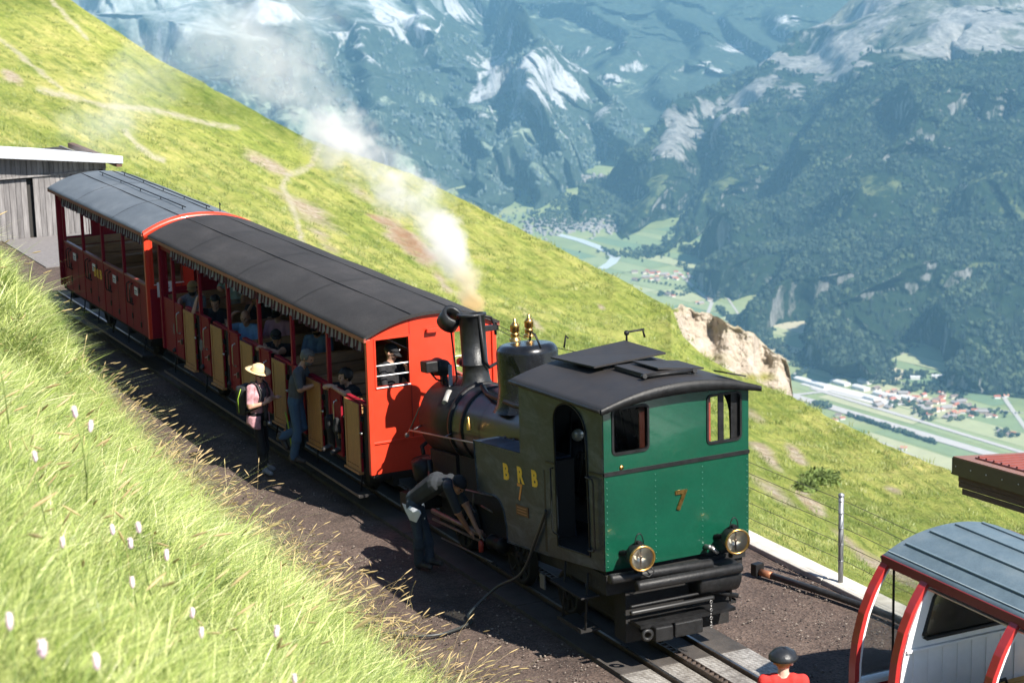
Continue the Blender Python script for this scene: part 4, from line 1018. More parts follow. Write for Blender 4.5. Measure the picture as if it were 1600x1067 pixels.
# cab roof
rb = MB(); ysx = np.linspace(-1.06, 1.06, 27); xs_ = np.linspace(1.29, 3.60, 10)
def cr(y, x): return 3.195+(x-3.5)*.052+.185*(1-(abs(y)/1.06)**2.1)+.01
ring = lambda x: [(x, y, cr(y, x)) for y in ysx]+[(x, y*.985, cr(y, x)-.055) for y in ysx[::-1]]
vs = []; k = 2*len(ysx)
for x in xs_: vs += ring(x)
rb.add(vs, [(i*k+j, i*k+(j+1) % k, (i+1)*k+(j+1) % k, (i+1)*k+j) for i in range(len(xs_)-1) for j in range(k)], True)
rb.add(vs[:k], [list(range(k))[::-1]]); rb.add(vs[-k:], [list(range(k))])
croof_o = rb.build('cab_roof', CABROOF, loco)
eb = MB(); eb.grid([[(xx, y, cr(y, 3.6)+(dz if dz > 0 else -.055-.075*(1-(abs(y)/1.06)**2))) for y in ysx] for xx, dz in ((3.601, .008), (3.625, .008), (3.625, -.105), (3.601, -.105), (3.601, .008))]); eb.build('roof_rim', BLACK, croof_o)
for s in (-1, 1):
    eb = MB(); eb.tube([(x, s*1.06, cr(1.06, x)-.02) for x in xs_], .020, 8); eb.build('roof_gutter', BLACK, croof_o)
def hatch(pts4, z4, t, name='roof_hatch'):
    b_ = MB(); P_ = [(p[0], p[1], z) for p, z in zip(pts4, z4)]
    b_.add(P_+[(p[0], p[1], p[2]+t) for p in P_], [(3,2,1,0),(4,5,6,7),(0,1,5,4),(1,2,6,5),(2,3,7,6),(3,0,4,7)]); return b_.build(name, CABROOF, croof_o)
# raised sheet hatch (front) and the closed ones behind
hatch([(1.36, -.52), (2.36, -.46), (2.36, .52), (1.36, .52)], [3.30, 3.37, 3.42, 3.38], .022)
hatch([(1.62, -.33), (2.3, -.3), (2.3, .46), (1.62, .46)], [cr(-.3, 1.62)+.002]*2+[cr(.4, 2)+.002]*2, .05, 'hatch_coaming')
hatch([(2.42, -.22), (3.12, -.22), (3.12, .40), (2.42, .40)], [cr(-.2, 2.42)+.01, cr(-.2, 3.12)+.012, cr(.3, 3.12)+.012, cr(.3, 2.42)+.01], .05)
hatch([(2.5, -.02), (3.1, -.02), (3.1, .6), (2.5, .6)], [cr(0, 2.5)+.075, cr(0, 3.1)+.078, cr(.6, 3.1)+.06, cr(.6, 2.5)+.06], .02)
hatch([(3.12, .72), (3.42, .72), (3.42, .98), (3.12, .98)], [cr(.72, 3.1)+.05, cr(.72, 3.4)+.07, cr(.98, 3.4)+.07, cr(.98, 3.1)+.05], .015)
hb = MB(); hb.tube([(3.17, -.25, cr(-.2, 3.17)+.04), (3.17, .42, cr(.4, 3.17)+.05)], .022, 8); hb.tube([(3.2, -.25, cr(-.2, 3.2)+.05), (3.14, -.25, cr(-.2, 3.2)+.03)], .03, 8); hb.tube([(3.2, .42, cr(.4, 3.2)+.05), (3.14, .42, cr(.4, 3.2)+.03)], .03, 8); hb.build('hatch_bar', BLACK, croof_o)
hb = MB(); p0 = at(950, 549, y=.62); hb.tube([(1.35, .55, 3.34), (1.35, .55, 3.50), (1.40, .75, 3.52), (1.40, .78, 3.42)], .016, 6); hb.sphere((1.35, .55, 3.49), .035, 8, 6); hb.tube([(1.35, .55, 3.50), (1.35, .80, 3.51)], .012, 6); hb.build('roof_whistle', BLACK, croof_o)
# boiler in its tilted frame
RB, HA = .52, -.10
bo = LB(); bo.lathe([(RB, 0), (RB, 2.2)], (-.8, 0, HA), (1, 0, 0), 40); boiler = bo.build('boiler', BOILER, loco)
sm_ = LB(); sm_.lathe([(0, 0), (.42, .0), (.54, .02), (.565, .06), (.565, 1.05), (.55, 1.07)], (-2.72, 0, HA), (1, 0, 0), 40)
sm_.lathe([(0, -.10), (.2, -.09), (.4, -.04), (.44, .0)], (-2.72, 0, HA), (1, 0, 0), 32); smoke = sm_.build('smokebox', mat('smokebox_black', (.010, .010, .011), .5, 0, var=.5, scale=6, bump=.15, bscale=12, spec=.25), loco)
s2 = LB(); s2.lathe([(.55, 0), (RB+.002, .9)], (-1.67, 0, HA), (1, 0, 0), 40); s2.build('boiler_barrel', BOILER, boiler)
for a in (-1.68, -1.32):
    rb_ = LB(); rb_.lathe([(.50, 0), (.575 if a < -1.4 else .556 if a < -1 else .535, .0), (.575 if a < -1.4 else .556 if a < -1 else .535, .06), (.5, .06)], (a, 0, HA), (1, 0, 0), 40); rb_.build('boiler_band', BLACK, boiler)
sa = LB(); sa.box(-2.6, -1.75, -.45, .45, -1.15, -.5); sa.box(-1.7, 1.4, -.42, .42, -1.1, -.48); sa.build('smokebox_saddle', DARKF, loco)
# chimney
ch = LB(); ac = -1.86; z0, z1 = .39, 1.40
ch.lathe([(.28, -.03), (.225, .03), (.198, .09), (.183, .2), (.178, .3), (.183, .302), (.183, .32), (.178, .322), (.178, z1-z0-.04), (.205, z1-z0-.03), (.205, z1-z0), (.165, z1-z0), (.16, .4), (.0, .38)], (ac, 0, z0), (0, 0, 1), 32); chimney = ch.build('chimney', CHIM, loco)
lb = LB(); lb.lathe([(.145, -.12), (.155, -.12), (.155, .10), (.115, .105), (.10, .09), (.10, -.11), (.145, -.12)], (ac-.22, -.22, 1.34), (.70, .20, .68), 24)
lb.lathe([(.105, -.02), (.11, -.01), (.105, .0)], (ac-.22, -.22, 1.34), (.70, .20, .68), 24); lb.build('chimney_lid', CHIM, chimney)
lb = LB(); lb.tube([(ac-.24, -.22, 1.2), (ac-.2, -.2, .5), (ac-.18, -.25, .43)], .013, 6); lb.tube([(ac-.1, .16, 1.36), (ac-.1, .34, 1.30), (ac-.12, .4, 1.16), (ac-.12, .4, 1.05)], .02, 8); lb.box(ac-.18, ac-.05, .2, .42, 1.12, 1.19)
lb.tube([(ac+.19, .03, 1.38), (ac+.205, .05, .75), (ac+.2, .12, .66), (ac+.1, .36, .72), (ac+.1, .4, .5)], .025, 8); lb.build('lid_gear', BLACK, chimney)
wb = LB(); wb.tube([(ac-.1, .4, 1.2), (ac+.9, .5, 1.0), (ac+2.2, .55, .96), (ac+3.2, .5, 1.05)], .005, 5); wb.tube([(ac-.1, .4, 1.14), (ac+1.2, .52, .86), (ac+2.4, .55, .80), (ac+3.2, .5, .95)], .005, 5); wb.build('lid_chain', BLACK, chimney)
# front headlamp (unlit, seen from behind) on a bracket at the smokebox
hl = LB(); hl.lathe([(0, 0), (.10, .0), (.12, .03), (.12, .22), (.13, .24), (.13, .26)], (-2.42, -.22, .62), (-1, 0, 0), 20); hl.box(-2.5, -2.42, -.26, -.18, .40, .52); hl.tube([(-2.45, -.22, .5), (-2.3, -.2, .34)], .03, 8); fh = hl.build('front_lamp', BLACK, loco)
hl = LB(); hl.box(-2.62, -2.40, -.5, -.28, .58, .74, bev=.02); hl.tube([(-2.5, -.4, .58), (-2.5, -.32, .47), (-2.45, -.2, .42)], .015, 6); hl.lathe([(0, 0), (.06, 0), (.06, .3), (0, .3)], (-2.3, .05, .66), (-1, .2, 0), 14); hl.build('lamp_box', BLACK, fh)
hl = LB(); hl.tube([(-2.35, -.16, .66), (-2.12, -.28, .30), (-1.95, -.42, .22)], .03, 8); hl.tube([(-2.02, -.34, .33), (-1.9, -.48, .22)], [.06, .045], 10); hl.build('exhaust_pipe', mat('lagged_pipe', (.3, .29, .27), .6, var=.3, scale=20), loco)
# dome with safety valves
do = LB(); ad = -.22; pr = [(.50, -.2), (.44, -.1), (.41, .06), (.405, .10), (.405, .55)]+[(.285+.12*math.cos(R(t)), .55+.12*math.sin(R(t))) for t in range(10, 91, 10)]+[(.0, .685)]
do.lathe(pr, (ad, 0, HA+RB+.03), (0, 0, 1), 40); dome = do.build('steam_dome', mat('dome_black', (.010, .011, .013), .26, .1, var=.4, scale=6, bump=.06, bscale=8), loco)
for p in ((805, 537), (827, 530)):
    q = at(*p, z=3.075); vb = MB(); vb.lathe([(.075, -.06), (.075, -.03), (.055, -.02), (.055, .03), (.062, .035), (.06, .045), (.045, .05), (.045, .06), (.06, .07), (.06, .13), (.065, .135), (.05, .17), (.03, .19), (.02, .2), (.02, .24), (.0, .25)], (q[0], q[1], 3.17), (0, 0, 1), 18)
    vb.build('safety_valve', BRASS, dome)
vb = MB(); q = at(828, 530, z=3.3); vb.tube([(q[0], q[1], 3.28), (q[0]+.02, q[1], 3.40), (q[0]+.08, q[1]+.03, 3.38), (q[0]+.15, q[1]+.08, 3.2)], .014, 6); vb.tube([(.05, .35, 3.08), (.05, .38, 3.24), (.08, .4, 3.2)], .012, 6); vb.build('valve_lever', BLACK, dome)
pb_ = LB(); pb_.tube([(-1.25, -.2, .48), (-.9, -.30, .42), (.2, -.44, .40), (1.3, -.5, .42)], .035, 8); pb_.build('sand_pipe', BLACK, boiler)
# injectors and fittings: brass between boiler and cab
ib = LB(); q0 = at(806, 680, y=-.62); 
ib.tube([(.80, -.56, .18), (.95, -.60, .48)], .022, 8); ib.tube([(.86, -.60, .18), (1.0, -.64, .48)], .018, 8); ib.lathe([(.0, 0), (.035, 0), (.045, .05), (.03, .1)], (.98, -.62, .44), (.2, 0, 1), 10)
for k in range(3): ib.sphere((.72+.07*k, -.6, .02+.03*k), .035, 8, 6)
ib.build('injector', BRASS, boiler)
ib = LB(); ib.lathe([(.03, 0), (.03, .08), (.018, .1), (.018, .16), (.0, .18)], (-.9, -.60, -.02), (0, 0, 1), 10); ib.build('lubricator', BRASS, boiler)
ib = LB()
for a in (.1, .35, .55): ib.tube([(a, -.53, -.3), (a+.02, -.62, -.05), (a+.1, -.6, .02)], .014, 6); ib.sphere((a+.03, -.62, -.03), .03, 8, 5)
ib.build('pipework', mat('worn_pipe', (.12, .115, .11), .35, .8, var=.4, scale=20), boiler)
# hand rail along the boiler
hr = LB(); hr.tube([(-2.86, -.66, -.30), (-2.7, -.70, -.22), (-1.2, -.66, -.18), (-.3, -.62, -.16), (.5, -.6, -.16)], .014, 6); hr.sphere((-2.9, -.66, -.32), .035, 8, 6)
hr.tube([(-2.86, -.66, -.30), (-2.72, -.52, .06), (-2.6, -.34, .32)], .011, 6)
for a in (-2.6, -1.6, -.6): hr.tube([(a, -.67, -.2), (a, -.55, -.16)], .012, 6)
hr.build('boiler_handrail', mat('rail_grey', (.2, .19, .18), .4, .7), boiler)
# side tanks with the cut-out over the motion
def tank_poly(): return [(0, 0), (1.97, 0), (1.97, -1.18), (.80, -1.20), (.80, -.98)]+[(.50+.28*math.cos(R(t)), -.93+.28*math.sin(R(t))) for t in range(0, 91, 15)]+[(.02, -.65)]
for s in (-1, 1):
    ya, yb = sorted((s*.58, s*.955)); tb = LB(); tb.prism(tank_poly(), ya, yb); tk = tb.build('side_tank', SOOTY, loco)
    eb = LB(); pl = tank_poly(); eb.tube([(p[0], s*.957, p[1]) for p in pl]+[(0, s*.957, 0)], .010, 6, caps=False); eb.build('tank_beading', SOOTY, tk)
    rvs = LB()
    for i in range(len(pl)):
        a_, b2 = Vector(pl[i]), Vector(pl[(i+1) % len(pl)]); L_ = (b2-a_).length
        for k in range(int(L_/.075)):
            p = a_+(b2-a_)*((k+.5)/int(L_/.075)); cx_ = Vector((1.0, -.5)); p = p+(cx_-p).normalized()*.04; rvs.lathe([(.0075, 0), (0, .007)], (p.x, s*.955, p.y), (0, s, 0), 5)
    tag(rvs.build('rivets', SOOTY, tk), kind='stuff')
    if s < 0:
        ex = Vector(TL(1, 0, 0))-Vector(TL(0, 0, 0)); ez = Vector(TL(0, 0, 1))-Vector(TL(0, 0, 0))
        for txt, (u_, v_) in (('B', (790.5, 738)), ('R', (812.8, 743.5)), ('B', (835, 749))):
            q = at(u_, v_, y=-.957); text_part('gold_letter', txt, .27, .003, GOLD, tk, frame_mat(q, ex, ez), .012)
        q = at(812.8, 770, y=-.957); text_part('brass_numeral', '7', .30, .004, mat('copper_numeral', (.55, .25, .08), .4, .6), tk, frame_mat(q, ex, ez), .004)
        q = at(816.5, 798, y=-.957); fm = frame_mat(q, ex, ez); pb_ = MB(); pb_.T = lambda x, y_, z: tuple(fm @ Vector((x, y_, z))); pb_.box(-.17, .17, -.065, .065, -.002, .008, bev=.004); wp = pb_.build('works_plate', mat('plate_copper', (.10, .045, .03), .45, .5), tk)
        pb_ = MB(); pb_.T = lambda x, y_, z: tuple(fm @ Vector((x, y_, z)))
        for yy in (-.035, .0, .035): pb_.box(-.13, .13, yy-.006, yy+.006, .0085, .0105)
        pb_.build('plate_lines', mat('plate_lines', (.3, .15, .09), .4, .6), wp)
# lagging plate behind the tank so nothing shows through: frames and motion
fr = LB()
for s in (-1, 1): a_, b2 = sorted((s*.30, s*.34)); fr.box(-2.7, 3.3, a_, b2, -1.62, -.9)
fr.build('main_frame', DARKF, loco)
for a in (-1.45, .25, 1.6):
    for s in (-1, 1):
        wb = MB(); c_ = TL(a, s*.41, 0); R_ = .33 if a < 1 else .28
        prof = [(.03, -.06), (.10, -.06), (.10, -.02), (R_-.06, -.02), (R_-.05, -.05), (R_, -.05), (R_, .03), (R_+.03, .035), (R_+.03, .05), (.03, .05)]
        wb.lathe(prof, (c_[0], s*.42, R_+.085), (0, -s*-1, 0) if False else (0, -s, 0), 28)
        for k in range(8):
            t = k*math.pi/4; wb.tube([(c_[0]+.08*math.cos(t), s*.45, R_+.085+.08*math.sin(t)), (c_[0]+(R_-.05)*math.cos(t), s*.45, R_+.085+(R_-.05)*math.sin(t))], .02, 6)
        wb.build('drive_wheel', DARKF, loco)
RODC = mat('motion_rod', (.20, .14, .12), .45, .5, var=.4, scale=10)
for s in (-1, 1):
    y = s*.66
    rd = MB(); a0, a1 = at(672, 798, y=-.70), at(752, 838, y=-.70)
    rd.tube([(a0[0], y, a0[2]), (a1[0], y, a1[2])], .038, 6); rd.tube([(a0[0], y, a0[2]-.12), (a1[0]-.1, y, a1[2]-.10)], .02, 6); rd.build('connecting_rod', RODC, loco)
    rd = MB()
    for (u0, v0), (u1, v1), r_ in (((715, 762), (742, 800), .014), ((740, 770), (738, 800), .012), ((715, 775), (757, 845), .016), ((690, 840), (770, 878), .012), ((752, 790), (770, 800), .012), ((728, 765), (770, 775), .011)):
        p0, p1 = at(u0, v0, y=-.72), at(u1, v1, y=-.72); rd.tube([(p0[0], s*.72, p0[2]), (p1[0], s*.72, p1[2])], r_, 6)
    rd.build('valve_gear', mat('valve_gear_steel', (.13, .12, .115), .4, .7, var=.4, scale=20), loco)
    cy_ = MB(); p0 = at(760, 845, y=-.7); cy_.lathe([(0, 0), (.10, 0), (.10, .04), (.08, .05), (.08, .3), (.10, .31), (.10, .36), (0, .36)], (p0[0], s*.62, p0[2]-.02), (.98, 0, .11), 20); cy_.build('cylinder', BLACK, loco)
    oc = MB(); p0 = at(754, 853, y=-.74); oc.lathe([(0, 0), (.035, 0), (.035, .13), (.02, .15)], (p0[0], s*.76, p0[2]-.07), (0, 0, 1), 12); oc.build('oil_cup', mat('oil_can_red', (.35, .04, .03), .5), loco)
    # front: air tank and pumps beside the smokebox
    ap = LB(); ap.lathe([(0, 0), (.16, .02), (.17, .06), (.17, .30), (.0, .34)], (-2.9, s*.42, -.98), (.2, -s*-.2, 1), 18); ap.tube([(-2.5, s*.5, -.7), (-2.2, s*.66, -.8), (-1.6, s*.66, -.95)], .03, 8); ap.tube([(-2.3, s*.6, -.6), (-2.25, s*.62, -1.1)], .035, 8); ap.build('air_pump', BLACK, loco)
    st = MB(); st.box(2.45, 3.05, *sorted((s*.80, s*1.06)), .40, .425); st.box(2.45, 3.05, *sorted((s*1.06, s*1.068)), .395, .45); st.box(2.3, 3.1, *sorted((s*.84, s*1.08)), .83, .85)
    for x in (2.47, 3.03): st.tube([(x, s*1.0, .4), (x, s*.95, 1.12)], .014, 6)
    st.build('cab_step', DARKF, loco)
pl = MB(); gp = MB(); gp.box(1.985, 2.075, -.966, -.60, 1.10, 2.22); gp.build('tank_gap_shade', DARKSLOT, loco)  # dark strip painted in for the shade between tank and cab
q = at(847, 908, y=-1.0); pl.box(q[0]-.06, q[0]+.06, -1.0, -.985, q[2]-.09, q[2]+.09); pl.build('inspection_plate', mat('dull_plate', (.1, .1, .1), .6), loco)
# rear end below the cab
rf = MB(); rf.box(2.1, 3.42, -.92, .92, .95, 1.26); rf.box(3.2, 3.47, -.70, .70, .35, .95); rf.box(2.2, 3.4, -.5, .5, .4, .95); rf.build('rear_frame', DARKF, loco)
def bar(u0, v0, u1, v1, x, r, name, mt=BLACK):
    p0, p1 = at(u0, v0, x=x), at(u1, v1, x=x); b_ = MB(); b_.tube([p0-(p1-p0)*.0, p0+(p1-p0)*.02, p0+(p1-p0)*.98, p1], [r*.8, r, r, r*.8], 14); return b_.build(name, mt, loco)
bar(952, 905, 1112, 880, 3.62, .062, 'upper_pipe'); bar(994, 916, 1158, 886, 3.74, .062, 'buffer_pipe')
bar(985, 958, 1115, 933, 3.72, .03, 'step_edge', mat('worn_black_edge', (.025, .025, .025), .45, .4)); bar(985, 948, 1112, 923, 3.66, .018, 'brake_rod')
tk = MB(); q = at(1090, 905, x=3.5); tk.lathe([(0, 0), (.16, .0), (.19, .03), (.19, .55), (.16, .58), (0, .58)], (3.55, .15, .98), (0, 1, 0), 24); tk.build('air_reservoir', BLACK, loco)
cp = MB(); cp.box(3.45, 3.78, -.22, .16, .42, .60, bev=.02); cp.box(3.45, 3.85, -.52, -.28, .44, .62, bev=.02); cp.box(3.5, 3.75, -.66, .62, .60, .64); cp.build('coupling_head', BLACK, loco)
cp = MB(); cp.lathe([(.05, -.02), (.08, 0), (.05, .02), (.03, 0), (.05, -.02)], (3.83, -.62, .55), (1, -.2, 0), 14); cp.build('coupling_eye', mat('worn_black_edge', (.025, .025, .025), .45, .4), loco)
cp = MB(); q = at(1112, 940, x=3.75)
for k in range(7): cp.lathe([(.016, -.006), (.024, 0), (.016, .006), (.012, 0), (.016, -.006)], (3.74, q[1], q[2]-.05*k), (1, (k % 2)*1.0, 0), 8)
cp.build('coupling_chain', mat('bright_steel', (.35, .34, .33), .4, .9), loco)
cp = MB(); p0, p1, p2 = at(1140, 897, x=3.6), at(1140, 930, x=3.6), at(1112, 928, x=3.6); cp.tube([p0, p1], .028, 8); cp.tube([at(1105, 922, x=3.6), at(1152, 930, x=3.6)], .03, 8); cp.tube([at(1110, 925, x=3.6), at(1138, 905, x=3.6)], .02, 8); cp.build('foot_stirrup', BLACK, loco)
hs = MB(); hs.tube([at(1014, 880, x=3.72), at(1022, 893, x=3.74), at(1014, 901, x=3.74), at(1004, 898, x=3.72)], .009, 6); hs.tube([at(1126, 885, x=3.62), at(1128, 905, x=3.64), at(1124, 918, x=3.62)], .012, 6); hs.build('lamp_cable', BLACK, loco)
# rear headlights
m, n, l, b = nt_mat('lamp_reflector'); b.inputs['Metallic'].default_value = .35; b.inputs['Roughness'].default_value = .22; b.inputs['Base Color'].default_value = (.95, .86, .70, 1); REFL = m
LENS = glass('lamp_glass', (.97, .95, .92))
for (u_, v_) in ((1004, 872), (1152.5, 846)):
    q = at(u_, v_, x=3.84); ax = Vector((.97, -.14, -.05)).normalized(); o_ = Vector(q)
    b_ = MB(); b_.lathe([(0, -.30), (.06, -.30), (.10, -.24), (.135, -.16), (.145, -.03), (.145, 0), (.14, 0), (.13, -.10)], o_, ax, 28); hd = b_.build('headlight', BLACK, loco)
    b_ = MB(); b_.lathe([(.132, -.015), (.150, -.02), (.158, 0), (.150, .018), (.134, .014), (.132, -.015)], o_, ax, 32); b_.build('lamp_rim', BRASS, hd)
    b_ = MB(); b_.lathe([(.134, -.01), (.11, -.05), (.075, -.08), (.03, -.10), (0, -.105)], o_, ax, 24); b_.sphere(tuple(o_-ax*.055), .022, 8, 6, mi=1); b_.box(o_.x-.05, o_.x-.04, o_.y-.01, o_.y+.01, o_.z-.12, o_.z+.12, mi=1); b_.build('reflector', [REFL, mat('bulb_holder', (.25, .2, .15), .3, .8)], hd)
    b_ = MB(); b_.lathe([(.134, .002), (.09, .016), (.05, .022), (0, .025)], o_, ax, 24); b_.build('lamp_glass', LENS, hd)
    b_ = MB(); top = o_-ax*.10; b_.tube([tuple(top+Vector((0, .055*math.cos(t)*-1, .14+.11*max(0, math.sin(t)) if 0 else .135+.125*math.sin(t)))) for t in np.linspace(0, math.pi, 9)], .007, 6)
    b_.tube([tuple(top+Vector((-.06, -.05, .09))), tuple(top+Vector((-.02, 0, .15))), tuple(top+Vector((.03, 0, .15)))], .03, 8); b_.build('carry_handle', BLACK, hd)
    b_ = MB(); b_.tube([tuple(o_-ax*.16-Vector((0, 0, .1))), tuple(o_-ax*.2-Vector((0, 0, .25)))], .03, 8); b_.tube([(XR, o_.y-.1, o_.z-.02), tuple(o_-ax*.22)], .03, 8); b_.build('lamp_bracket', BLACK, hd)
q = at(1113, 856, x=3.6); b_ = MB(); b_.tube([q-np.array([.1, .04, 0]), q, q+np.array([.05, .05, -.06])], [.03, .03, .02], 10); b_.sphere(tuple(q+np.array([0, -.04, .02])), .03, 8, 6); b_.build('hose_cock', mat('bright_steel', (.35, .34, .33), .4, .9), loco)
# hoops at the front coupling (seen only as shadows on the coach)
b_ = LB(); b_.tube([(-3.05, -.35, -.75), (-3.12, -.35, -.55), (-3.1, -.2, -.45), (-3.0, -.1, -.6), (-2.95, -.1, -.9)], .035, 8); b_.box(-3.0, -2.6, -.8, .8, -1.35, -1.12); b_.build('front_buffer_beam', BLACK, loco)
# ================================================================ PEOPLE
def skinmat(name, c): return mat(name, c, .55, var=.12, scale=18, bump=.05, bscale=60)
SKIN = skinmat('skin', (.46, .26, .18)); SKIN2 = skinmat('skin_tanned', (.36, .19, .12)); SKIN3 = skinmat('skin_pale', (.55, .34, .26))
def cloth(name, c, var=.18, scale=10, rough=.9): return mat(name, c, rough, var=var, scale=scale, bump=.55, bscale=9)
HAIRD = mat('hair_dark', (.012, .009, .007), .5, var=.4, scale=40, bump=.4, bscale=60); HAIRG = mat('hair_grey', (.10, .095, .09), .6, var=.35, scale=45, bump=.5, bscale=60)
HAIRB = mat('hair_blond', (.34, .22, .11), .55, var=.35, scale=45, bump=.5, bscale=60); EYE = mat('eye_dark', (.012, .01, .01), .2); LEATH = mat('black_leather', (.016, .017, .019), .4, var=.3, scale=14, bump=.3, bscale=25)
def V3(*a): return Vector(a)
def person(label, J, mats_, hair=None, voxel=.011, sleeve=.9, shorts=False, fing=True, group=None, scale=1.0, wide=1.0):
    """J: joints in world space: pelvis chest neck head face(dir) up(dir) sh/el/wr/hd L R, hp/kn/an/toe L R
       mats_: skin shirt trousers shoe"""
    base = Vector(J['base']); root = thing('person', label, 'person', base, group)
    segs = []                                                   # (a, b, ra, rb, kind)
    def S_(a, b, ra, rb, k): segs.append((Vector(a), Vector(b), ra, rb, k))
    pel, che, nek, hed = (Vector(J[k]) for k in ('pelvis', 'chest', 'neck', 'head'))
    side = (Vector(J['shL'])-Vector(J['shR'])).normalized(); hs = (Vector(J['hpL'])-Vector(J['hpR'])).normalized()
    w = wide
    for s in (-1, 1):
        S_(pel+hs*.075*s*w, pel+(che-pel)*.35+side*.06*s*w, .105*w, .105*w, 'hips'); S_(pel+(che-pel)*.3+side*.06*s*w, che+side*.085*s*w, .108*w, .118*w, 'torso'); S_(che+side*.085*s, nek-(nek-che)*.25+side*.09*s, .112, .075, 'torso')
    S_(nek-(nek-che)*.3, hed-(hed-nek)*.35, .060, .052, 'neck')
    for c in 'LR':
        sh, el, wr, hd = (Vector(J[k+c]) for k in ('sh', 'el', 'wr', 'hd'))
        S_(nek-(nek-che)*.3, sh, .07, .066, 'torso'); S_(sh, el, .064, .050, 'uarm'); S_(el, wr, .043, .029, 'farm')
        d = (hd-wr).normalized(); S_(wr, wr+d*.07, .026, .030, 'hand'); 
        pn = Vector(J.get('palm'+c, (0, 0, -1))); sd = d.cross(pn)
        sd = sd.normalized() if sd.length > 1e-3 else d.orthogonal().normalized(); pn2 = sd.cross(d)
        pc = wr+d*.06
        S_(pc+sd*.024, pc-sd*.024, .019, .019, 'hand')
        if fing:
            for k, (o_, L_) in enumerate(((-.033, .062), (-.011, .074), (.011, .078), (.033, .068))):
                a = pc+sd*o_+d*.012; m1 = a+d*L_*.55+pn2*L_*.12; S_(a, m1, .0105, .0095, 'hand'); S_(m1, m1+d*L_*.38+pn2*L_*.38, .0095, .008, 'hand')
            t0 = wr+d*.025+sd*.03; t1 = t0+(d*.6+sd*.75).normalized()*.045; S_(t0, t1, .013, .011, 'hand'); S_(t1, t1+(d*.95+pn2*.3).normalized()*.03, .011, .009, 'hand')
        hp, kn, an, to = (Vector(J[k+c]) for k in ('hp', 'kn', 'an', 'toe'))
        S_(hp, kn, .092*w, .064, 'thigh'); S_(kn, an, .064, .050, 'shin'); S_(kn, kn+(an-kn)*.3, .06, .066, 'shin')
        S_(an+(to-an)*-.25, to, .046, .040, 'foot'); S_(an, an+(an-kn).normalized()*.04, .047, .047, 'foot')
    f = Vector(J['face']).normalized(); u = Vector(J.get('up', (0, 0, 1))); u = (u-f*u.dot(f)).normalized(); l_ = u.cross(f)
    def H(x, y, z): return hed+f*x*scale+l_*y*scale+u*z*scale
    mb = MB()
    def cap(a, b, ra, rb):
        d = b-a; L_ = max(d.length, 1e-4); d = d/L_; pts = []; rs = []
        for t in (-90, -60, -30, 0): pts.append(a+d*ra*math.sin(R(t))); rs.append(max(ra*math.cos(R(t)), 1e-3))
        for t in (0, 30, 60, 90): pts.append(b+d*rb*math.sin(R(t))+d*1e-4); rs.append(max(rb*math.cos(R(t)), 1e-3))
        mb.tube(pts, rs, 10)
    cloth_u = .012 if sleeve > .1 else 0
    for a, b, ra, rb, k in segs:
        if k == 'uarm': m_ = a+(b-a)*min(sleeve, 1.0); cap(a, b, ra-.008, rb-.006); cap(a, m_, ra+.004, (ra+(rb-ra)*sleeve)+.010)
        elif k == 'farm' and sleeve > 1.2: cap(a, b, ra+.012, rb+.012)
        elif k == 'shin' and not shorts: cap(a, b, ra+.006, rb+.02)
        else: cap(a, b, ra, rb)
    # skull, jaw, nose, brow, ears, lips
    def ell(c, r): 
        n0 = len(mb.v); mb.sphere((0, 0, 0), r, 16, 12)
        for i in range(n0, len(mb.v)): q = mb.v[i]; mb.v[i] = tuple(H(c[0]+q[0], c[1]+q[1], c[2]+q[2]))
    ell((-.008, 0, .025), (.098, .078, .098)); ell((.022, 0, -.045), (.070, .058, .070)); ell((.075, 0, -.088), (.025, .026, .022)); ell((.094, 0, -.012), (.022, .014, .026)); ell((.088, 0, .022), (.014, .042, .012))
    ell((.086, 0, -.056), (.016, .026, .011))
    for s in (-1, 1): ell((-.01, .080*s, -.008), (.02, .012, .032)); ell((.06, .045*s, -.025), (.03, .02, .022))
    tmp = mb.build('tmp', [], None, fixn=False); md = tmp.modifiers.new('r', 'REMESH'); md.mode = 'VOXEL'; md.voxel_size = voxel; md.use_smooth_shade = True
    sm_ = tmp.modifiers.new('s', 'SMOOTH'); sm_.factor = .5; sm_.iterations = 2
    dg = bpy.context.evaluated_depsgraph_get(); me = bpy.data.meshes.new_from_object(tmp.evaluated_get(dg)); old = tmp.data; bpy.data.objects.remove(tmp); bpy.data.meshes.remove(old)
    n_ = len(me.vertices); co_ = np.empty(n_*3, np.float32); me.vertices.foreach_get('co', co_); co_ = co_.reshape(-1, 3)
    # soft folds in the clothes
    best = np.full(len(me.polygons), 1e9); lab = np.zeros(len(me.polygons), np.int32)
    fc = np.empty(len(me.polygons)*3, np.float32); me.polygons.foreach_get('center', fc); fc = fc.reshape(-1, 3)
    for a, b, ra, rb, k in segs:
        A = np.array(a); D_ = np.array(b-a); t = np.clip(((fc-A)@D_)/max(D_@D_, 1e-9), 0, 1); dist = np.linalg.norm(fc-A-t[:, None]*D_, axis=1)-(ra+(rb-ra)*t)
        mi = {'hips': 2, 'torso': 1, 'neck': 0, 'hand': 0, 'thigh': 2, 'foot': 3}.get(k)
        if k == 'hips': mm = np.where(t > J.get('belt', .55), 1, 2)
        elif k == 'uarm': mm = np.where(t < sleeve, 1, 0)
        elif k == 'farm': mm = np.where(t < sleeve-1, 1, 0)
        elif k == 'thigh': mm = np.where((t > .9) & shorts, 0, 2)
        elif k == 'shin': mm = np.full(len(t), 0 if shorts else 2)
        else: mm = np.full(len(t), mi)
        g_ = dist < best; best[g_] = dist[g_]; lab[g_] = mm[g_]
    hc = np.array(H(0, 0, -.01)); hd_ = np.linalg.norm((fc-hc), axis=1)-.10; g_ = (hd_ < best+.01) & (hd_ < .03); lab[g_] = 0
    for m_ in mats_: me.materials.append(m_)
